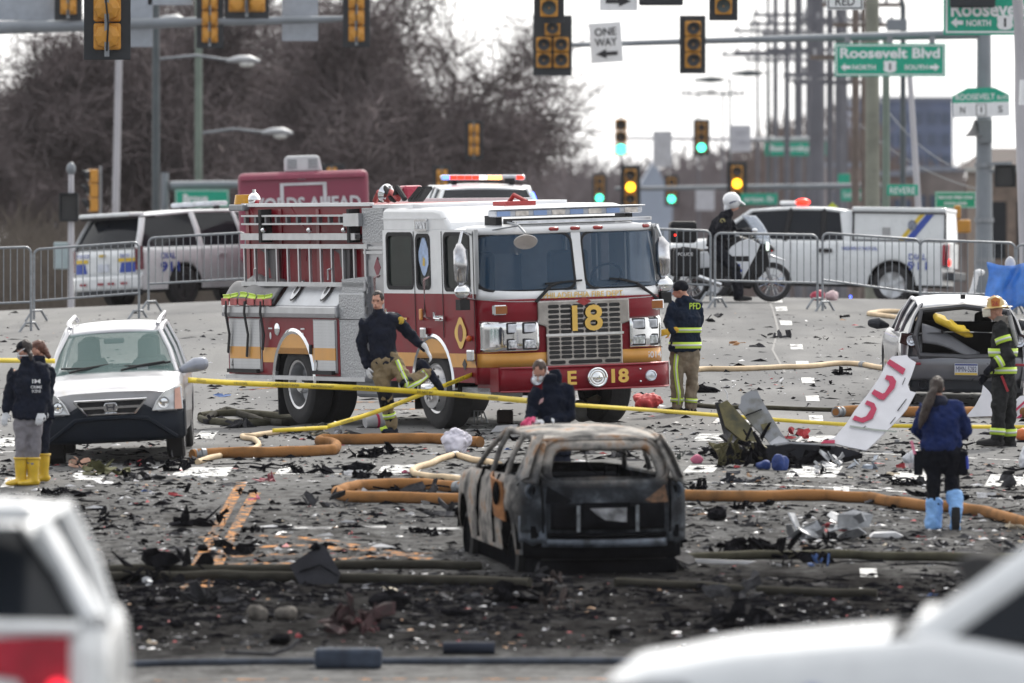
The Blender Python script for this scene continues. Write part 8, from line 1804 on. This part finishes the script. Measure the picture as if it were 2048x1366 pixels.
heap(313, 384, 910, 946, CHAR, 'charred matted clump by the front wheel of the silver SUV', 16, 16); heap(240, 318, 912, 934, CHAR, 'low charred clump under the silver SUV bumper', 17, 10, m2=REDS)
heap(50, 170, 978, 999, CHAR, 'long charred strip in front of the yellow boots', 18, 14); heap(572, 672, 926, 950, CHAR, 'charred twisted piece left of the cream hose', 19, 12)
heap(238, 330, 938, 962, CHARG, 'grey scrap heap below the silver SUV', 20, 12, m2=PALE); heap(505, 580, 944, 966, mat('dusty_red', (.25, .06, .08), .7, var=.3), 'dusty red scrap by the yellow double line', 21, 6, 'red_scrap')
heap(300, 376, 1128, 1168, CHAR, 'charred lump on the dark hoses at the left', 22, 10, up=1); heap(278, 340, 1184, 1216, CHAR, 'charred lump in the soot at the lower left', 23, 9)
heap(636, 792, 1178, 1272, mat('charred_maroon', (.035, .012, .014), .8, var=.7, ns=5, bump=.5), 'big charred maroon hunk in the soot left of centre', 24, 20, up=.8, m2=mat('scorched_pink', (.25, .10, .11), .7, var=.3))
heap(1068, 1162, 1118, 1228, mat('charred_brown', (.03, .018, .016), .8, var=.7, ns=5, bump=.5), 'tall charred hunk right in front of the burnt car', 25, 18, up=1.2, m2=CHARG); heap(1040, 1120, 1112, 1160, CHARG, 'grey charred piece with pale bits at the burnt car bumper', 26, 10, m2=PALE)
heap(500, 560, 1208, 1240, CHARG, 'sooty chunk with pale stones at the lower left', 27, 7, m2=CREAMS); lump('pale_rock', 492, 540, 1209, 1242, mat('sooty_stone', (.10, .09, .08), .9, var=.6, ns=9), 'pale sooty chunk in the soot', 'debris', 28, disp=.05); lump('pale_rock', 546, 600, 1212, 1242, mat('sooty_stone', (.10, .09, .08), .9), 'second pale sooty chunk right of the first', 'debris', 29, disp=.05)
heap(1425, 1582, 1066, 1112, CHAR, 'wide charred heap right of the burnt car', 30, 18, m2=CHARG); heap(1604, 1678, 1058, 1106, CHAR, 'charred pointed scrap right of the wide heap', 31, 8, up=1); heap(1610, 1672, 1102, 1136, BLUES, 'dark blue black scrap on the olive hose', 32, 7, up=.9, m2=CHAR); heap(1520, 1592, 1104, 1136, CHAR, 'charred scrap with white bits on the olive hose', 33, 9, m2=PALE)
heap(1556, 1736, 1018, 1082, METAL, 'tangle of grey machine parts left of the blue boot covers', 34, 16, 'machine_wreck', m2=REDS); heap(1460, 1540, 1026, 1056, CHARG, 'low grey black scraps right of the burnt car boot', 35, 9)
heap(1355, 1424, 944, 982, CHAR, 'charred log like lump beside the burnt car', 36, 14); heap(1330, 1380, 880, 922, mat('charred_green', (.02, .028, .024), .8, var=.5), 'charred dark green scrap right of the burnt car roof', 37, 8, up=1); heap(1424, 1520, 928, 968, mat('charred_navy', (.014, .017, .028), .8, var=.5), 'dark navy torn cloth in front of the wing wreck', 38, 12, m2=TANS)
heap(1620, 1700, 880, 942, METAL, 'bent pale metal parts right of the wing wreck', 39, 12, 'metal_wreck', up=1, m2=CREAMS); heap(1692, 1768, 906, 940, mat('blue_metal', (.22, .25, .30), .4, .5, var=.3), 'blue grey torn sheet at the base of the white panel', 40, 7, 'metal_wreck'); heap(1560, 1640, 842, 880, REDS, 'red and dark tangled scrap behind the wing wreck', 41, 9, 'red_scrap', m2=CHAR)
heap(1518, 1590, 661, 678, CHARG, 'dark flat scrap lying far up the road', 42, 8); heap(1636, 1660, 668, 682, CHARG, 'small dark lump up the road right of the lane dashes', 43, 6); heap(1660, 1720, 728, 752, CHAR, 'charred piece on the pale hose up the road', 44, 8); heap(1455, 1505, 682, 692, mat('orange_scrap', (.5, .26, .12), .7), 'orange brown scrap far up the road', 45, 5, 'scrap')
heap(1290, 1352, 1174, 1206, CHAR, 'charred scrap in the soot right of the tall hunk', 46, 9); heap(1400, 1560, 1204, 1260, CHAR, 'charred scatter in the soot above the white bonnet', 47, 16, m2=CHARG); heap(1480, 1550, 1218, 1248, PALE, 'pale bent sheet above the white bonnet', 48, 5, 'pale_scrap')
heap(2000, 2060, 1040, 1060, mat('cream_box', (.45, .38, .28), .7), 'cream torn carton on the hose at the right edge', 49, 6, 'carton'); heap(1960, 2060, 1068, 1112, CHARG, 'grey black heap at the right edge', 50, 14); heap(820, 880, 1055, 1075, CHAR, 'charred rod and scrap left of the burnt car', 51, 6)
heap(405, 520, 838, 858, CHARG, 'dark scrap under the rear of the fire engine', 52, 10); heap(560, 640, 846, 868, mat('charred_green', (.02, .028, .024), .8), 'dark scrap beside the rear duals of the engine', 53, 8)
# pieces round the fire engine's feet
def prop_jug():
 b = gp(690, 838); T = thing('nose_cone', 'dented pale grey cone shaped piece under the fire engine', 'wreckage', b)
 MB().chain([(-.1, 0, .02), (-.08, 0, .16), (.02, 0, .26), (.10, 0, .27)], [(.13, .10), (.13, .11), (.10, .09), (.04, .04)], 12, dome=True).build('shell', mat('grey_shell', (.42, .42, .43), .6, var=.15, ns=7), T, remesh=.015, disp=.05, dscale=.1)
 MB().ell((.05, -.10, .18), (.02, .015, .03)).build('rivet_hole', INK, T)
prop_jug()
heap(664, 706, 822, 874, mat('silver_black', (.25, .25, .27), .3, .7, var=.9, ns=18), 'silver and black crumpled bracket under the fire engine', 54, 9, 'bracket_wreck', up=1.3, m2=OLIVE); heap(608, 668, 838, 873, mat('grey_olive', (.14, .135, .10), .6, .2, var=.5, ns=10), 'grey olive torn piece left of the walking firefighter', 55, 9, 'metal_wreck', m2=CREAMS)
def cone():
 b = gp(745, 856); T = thing('cone_piece', 'grey cone with a red band behind the walking firefighter', 'wreckage', b); MB().chain([(-.10, 0, .07), (.0, .05, .09), (.12, .1, .10), (.16, .12, .1)], [.07, .09, .11, .10], 14, V((0, 0, 1))).build('cone', mat('grey_shell', (.42, .42, .43), .6), T, smooth=True); MB().chain([(.03, .06, .094), (.06, .075, .097)], [.1, .104], 14, V((0, 0, 1)), caps=False).build('red_band', REDP, T, solid=-.004)
cone()
def barrel():
 b = gp(1186, 846); T = thing('engine_cowl', 'pale barrel shaped cowling under the fire engine bumper', 'wreckage', b); r = .15
 MB().chain([(-.24, 0, r), (-.2, 0, r*1.08), (.0, .02, r*1.12), (.18, .03, r), (.24, .03, r*.95)], [.11, .145, .15, .14, .10], 16, V((0, 0, 1)), dome=True).build('shell', mat('pale_cowl', (.40, .40, .41), .55, var=.2, ns=6), T, remesh=.016, disp=.04, dscale=.12)
 MB().chain([(.18, .02, r*1.05), (.26, .02, r)], [.15, .13], 14, V((0, 0, 1))).build('end_ring', CREAMS, T, smooth=True); MB().chain([(-.1, -.05, .29), (.05, -.02, .33), (.16, 0, .28)], [.03, .05, .03], 10).build('top_scrap', CREAMS, T, smooth=True)
barrel()
tag(MB().prism([(-.42, 0), (.36, .0), (.46, .06), (.1, .09), (-.30, .05)], -.1, .1).build('white_board', PALE, None, bevel=.01), 'long pale board behind the burnt car roof on the right', 'board').location = gp(1200, 868)
tag(MB().bb(-.11, .11, -.1, .1, 0, .19).build('suitcase', mat('brown_case', (.035, .018, .016), .5, var=.3), None, bevel=.03), 'small dark brown case under the fire engine', 'case').location = gp(1010, 848)
T = thing('bent_tubes', 'small bent metal frame under the fire engine', 'frame', gp(962, 846)); MB().tube([(-.09, 0, 0), (-.09, .05, .16), (.03, .05, .16), (.09, 0, .0)], .012).tube([(-.05, .0, .02), (-.04, .05, .15)], .008).tube([(.01, 0, .02), (.0, .05, .15)], .008).build('tube_frame', METAL, T)
tag(MB().prism([(-.17, .0), (.16, .02), (.18, .1), (-.1, .08)], -.05, .15).build('white_sheet', PALE, None), 'flat white panel in front of the engine wheel', 'panel').location = gp(1008, 864)
def square_panel():
 b = gp(632, 1168); T = thing('charred_sheet', 'square sooty panel leaning up in the soot', 'wreckage', b); Y = b.y
 part_panel(T, 'panel', [(579, 1130), (606, 1112), (640, 1088), (650, 1092), (664, 1116), (681, 1146), (674, 1170), (600, 1170)], Y, mat('sooty_sheet', (.026, .027, .033), .7, spec=.12, var=.35, ns=5, bump=.3), .4, 1168, .02); part_panel(T, 'crease', [(598, 1142), (640, 1128), (676, 1150), (676, 1153), (640, 1132), (599, 1146)], Y, CHAR, .4, 1168, .004, -.025)
 MB().tube([(-.05, .12, .36), (.0, .13, .42), (.03, .14, .36)], .035).build('burnt_knot', CHAR, T, remesh=.015)
square_panel()
tag(MB().prism([(-.19, .0), (.14, -.01), (.19, .02), (.1, .06), (-.14, .05)], -.22, .22).build('white_board', PALE, None, bevel=.01), 'flat white board left of the blue boot covers', 'board').location = gp(1772, 1074)
tag(MB().prism([(-.5, .02), (.4, .0), (.5, .03), (-.45, .07)], -.03, .03).build('pale_strip', PALE), 'long pale strip beside the burnt car on the right', 'strip').location = gp(1420, 1128)
# lower edge of the picture: out of focus kerb side items
tag(MB().bb(-.32, .32, -.2, .2, 0, .19).build('storage_bin', mat('blue_grey_plastic', (.04, .05, .07), .8, var=.4, spec=.1), None, bevel=.04), 'blurred blue grey bin at the bottom of the picture', 'bin').location = gp(697, 1336)
tag(MB().cyl((-.25, 0, .06), (.25, 0, .06), .06, 14).build('dark_roll', mat('slate_roll', (.025, .03, .045), .7, var=.3, spec=.1), None, smooth=True), 'blurred dark roll right of the bin at the bottom', 'roll').location = gp(938, 1308)
tag(MB().tube([pt(450, 1304, 107.6)*1, pt(545, 1308, 107.6), pt(580, 1296, 107.6), pt(596, 1280, 107.7)], .02).build('bent_pipe', CHARG, None, smooth=True), 'thin bent pipe at the lower left', 'pipe')
tag(MB().tube([on(px2x(x, 108.3), 108.3, .03) for x in (230, 400, 640, 900, 1100, 1300)], .035).build('grey_hose', mat('slate_hose', (.06, .07, .09), .8, var=.3, spec=.1), None, smooth=True), 'blurred blue grey hose across the bottom of the picture', 'fire hose')
# blue sheet and post on the right
def tarp():
 Y = 188; a = on(px2x(2020, Y), Y); s = F/Y; T = thing('blue_tarp', 'bright blue plastic sheet hung on the right barricade', 'tarp', a); z = lambda y: -(y-400)/s-a.z; w = 62/s
 MB().grid(lambda u, v: V((-w*.75+2*w*u+.03*math.sin(v*7+u*3), .06*math.sin(u*16+v*3)-.1*v, z(524+8*math.sin(u*5))*(1-v)+z(622+10*math.sin(u*9))*v)), 36, 12).build('sheet', mat('blue_plastic', (.045, .19, .60), .35, var=.25, ns=5, spec=.6), T, smooth=True, solid=.006, disp=.05, dscale=.2)
 MB().ell((.02, .4, z(530)), (.09, .06, .14)).build('white_bundle', PALE, T, smooth=True)
 p = thing('white_post', 'slanting white post behind the right barricades', 'post', on(px2x(1938, 200), 200)); s2 = F/200; zz_ = lambda y: -(y-400)/s2-p.location.z
 MB().chain([(-.05, 0, zz_(618)), (.08, 0, zz_(575)), (.14, 0, zz_(545))], [.05, .05, .045], 10).build('post', SIGNW, p, smooth=True); MB().ell((.18, 0, zz_(545)), (.10, .05, .06)).build('post_head', SIGNW, p, smooth=True)
tarp()
heap(2040, 2075, 600, 640, mat('hay', (.35, .25, .12), .8), 'pale brown scrap under the blue sheet', 61, 6, 'scrap')

# ------------------------------------------------------------------ scattered scraps: each piece an object, the crumbs one mass
RS = random.Random(21)
def proto_mesh(kind_, seed):
 r = random.Random(seed)
 if kind_ == 'plate': return shards(1, .7, .25, 2, r, (.9, 1.3), .25)
 if kind_ == 'heap': return shards(1, .7, .45, 4, r, (.6, 1.1), .5)
 if kind_ == 'rod':
  mb = MB(); P = [V((-.5+.25*i, r.gauss(0, .06), .05+abs(r.gauss(0, .06)))) for i in range(5)]; return mb.chain(P, [r.uniform(.02, .04) for _ in P], 5)
 mb = MB(); mb.ell((0, 0, .16), (.45, .35, .2), 7, 5); mb.v = [tuple(c*(1+r.uniform(-.25, .25)) for c in v) for v in mb.v]; return mb
SETS = [('charred_scrap', CHAR, 'scrap', 'small charred black scrap lying on the littered road', 'charred scraps scattered over the road', 190, ('plate', 'heap', 'heap', 'rod', 'chunk')),
  ('grey_scrap', CHARG, 'scrap', 'small dark grey scrap lying on the littered road', 'dark grey scraps scattered over the road', 70, ('plate', 'heap', 'rod')),
  ('metal_scrap', METAL, 'scrap', 'small bare metal scrap lying on the littered road', 'bare metal scraps scattered over the road', 22, ('plate', 'rod', 'heap')),
  ('white_scrap', PALE, 'scrap', 'small white scrap lying on the littered road', 'white scraps scattered over the road', 52, ('plate', 'heap', 'plate')),
  ('red_scrap', REDS, 'scrap', 'small red scrap lying on the littered road', 'red scraps scattered over the road', 22, ('plate', 'heap')),
  ('tan_scrap', TANS, 'scrap', 'small tan scrap lying on the littered road', 'tan scraps scattered over the road', 14, ('plate', 'heap')),
  ('cream_scrap', CREAMS, 'scrap', 'small cream scrap lying on the littered road', 'cream scraps scattered over the road', 14, ('plate', 'heap')),
  ('blue_scrap', BLUES, 'scrap', 'small blue scrap lying on the littered road', 'blue scraps scattered over the road', 8, ('heap', 'plate')),
  ('pink_scrap', PINKS, 'scrap', 'small pink scrap lying on the littered road', 'pink scraps scattered over the road', 4, ('heap', 'plate'))]
def litter_ok(p, r): return noise.noise(V((p.x*.55, p.y*.30, 3.3)))+.6*noise.noise(V((p.x*1.7, p.y*.8, 8))) > r.uniform(-.75, .40)
def litter_y(r):
 """pixel row of a scrap: dense from the engine's wheels to the soot, thin further up"""
 u = r.random()
 return r.uniform(868, 1110) if u < .58 else (r.uniform(1110, 1300) if u < .82 else (r.uniform(760, 870) if u < .94 else r.uniform(625, 760)))
for nm, m_, cat_, lab, grp, cnt, kinds in SETS:
 protos = [proto_mesh(k, 100+i+len(nm)).build(nm, m_, None, clean=False) for i, k in enumerate(kinds)]
 for i in range(cnt):
  p0 = protos[i % len(protos)]; o = p0 if i < len(protos) else p0.copy()
  if i >= len(protos): C.objects.link(o)
  y = litter_y(RS); x = RS.uniform(-20, 2068); 
  if y < 870 and x < 1340 and RS.random() < .7: x = RS.uniform(1340, 2060)
  p = gp(x, y)
  while not litter_ok(p, RS): y = litter_y(RS); x = RS.uniform(-20, 2068) if y > 870 else RS.uniform(1340, 2060); p = gp(x, y)
  k = min(.6 if m_ in (CHAR, CHARG) else .3, RS.lognormvariate(-1.75, .65)); o.location = on(p.x, p.y); o.rotation_euler = (RS.gauss(0, .08), RS.gauss(0, .08), RS.uniform(0, 6.28)); o.scale = (k, k*RS.uniform(.5, 1), k*RS.uniform(.5, 1)); tag(o, lab, cat_, grp)
def crumbs(name, m, n, seed, s0, label, ys=None):
 r = random.Random(seed); mb = MB()
 for i in range(n):
  y = litter_y(r) if ys is None else r.uniform(*ys); p = gp(r.uniform(-40, 2088), y)
  if not litter_ok(p, r): continue
  z = G(p.x, p.y); s = min(.09, r.lognormvariate(math.log(s0), .6)); a = r.uniform(0, 6.28)
  u, v = V((math.cos(a), math.sin(a), 0)), V((-math.sin(a), math.cos(a), 0)); b = V((p.x, p.y, z)); h = s*r.uniform(.08, .55); u = u*r.uniform(.8, 2.4)
  k = mb.pts([b-u*s, b+u*s*.8-v*s*.4*r.random(), b+v*s*.6, b+u*s*r.uniform(-.4, .4)+V((0, 0, h))]); mb.face((k, k+2, k+1)); mb.face((k, k+1, k+3)); mb.face((k+1, k+2, k+3)); mb.face((k+2, k, k+3))
 o = mb.build(name, m, None, clean=False); kind(o, 'stuff'); return tag(o, label, 'debris')
crumbs('black_crumbs', CHAR, 18000, 1, .027, 'fine black debris sprinkled over the road'); crumbs('grey_crumbs', CHARG, 9000, 2, .026, 'fine grey debris sprinkled over the road'); crumbs('white_crumbs', PALE, 5000, 3, .018, 'fine white flecks sprinkled over the road'); crumbs('red_crumbs', REDS, 1000, 4, .018, 'fine red flecks sprinkled over the road'); crumbs('tan_crumbs', TANS, 1000, 5, .018, 'fine tan flecks sprinkled over the road')
crumbs('soot_crumbs', CHAR, 8000, 6, .04, 'soot and burnt bits in the dark band across the foreground', (1150, 1262))

for i in range(34):                                                # thin burnt cables
 y = RS.uniform(880, 1240); p = gp(RS.uniform(0, 2048), y); a = RS.uniform(-.5, .5); L = RS.uniform(.3, 1.1)
 Q = [V((L*t*math.cos(a), L*t*math.sin(a)+RS.gauss(0, .07), .012+abs(RS.gauss(0, .04)))) for t in (-.5, -.25, 0, .25, .5)]
 o = tag(MB().tube(smooth_path(Q, 4), RS.uniform(.006, .013), 5).build('burnt_cable', CHAR, None, clean=False), 'thin burnt cable lying bent on the littered road', 'cable', 'burnt cables scattered over the road'); o.location = on(p.x, p.y)
for i in range(46):                                                # larger charred heaps
 y = RS.uniform(885, 1235); x = RS.uniform(240, 2040); p = gp(x, y); k = RS.uniform(.3, .75)*(1.35 if y > 1130 else 1); r = random.Random(900+i)
 o = tag(shards(k, k*.7, k*RS.uniform(.18, .5), RS.randint(7, 14), r, up=RS.uniform(.3, 1)).build('charred_heap', (CHAR, CHAR, CHARG)[i % 3], None, clean=False), 'charred heap of torn pieces on the littered road', 'debris', 'charred heaps scattered over the road'); o.location = on(p.x, p.y)
heap(396, 470, 822, 850, CHARG, 'dark torn webbing on the hose coil by the rear wheel', 75, 10); heap(480, 560, 826, 852, mat('dark_olive', (.06, .055, .025), .7), 'olive torn scrap on the hose coil by the rear wheel', 76, 9, 'olive_scrap')
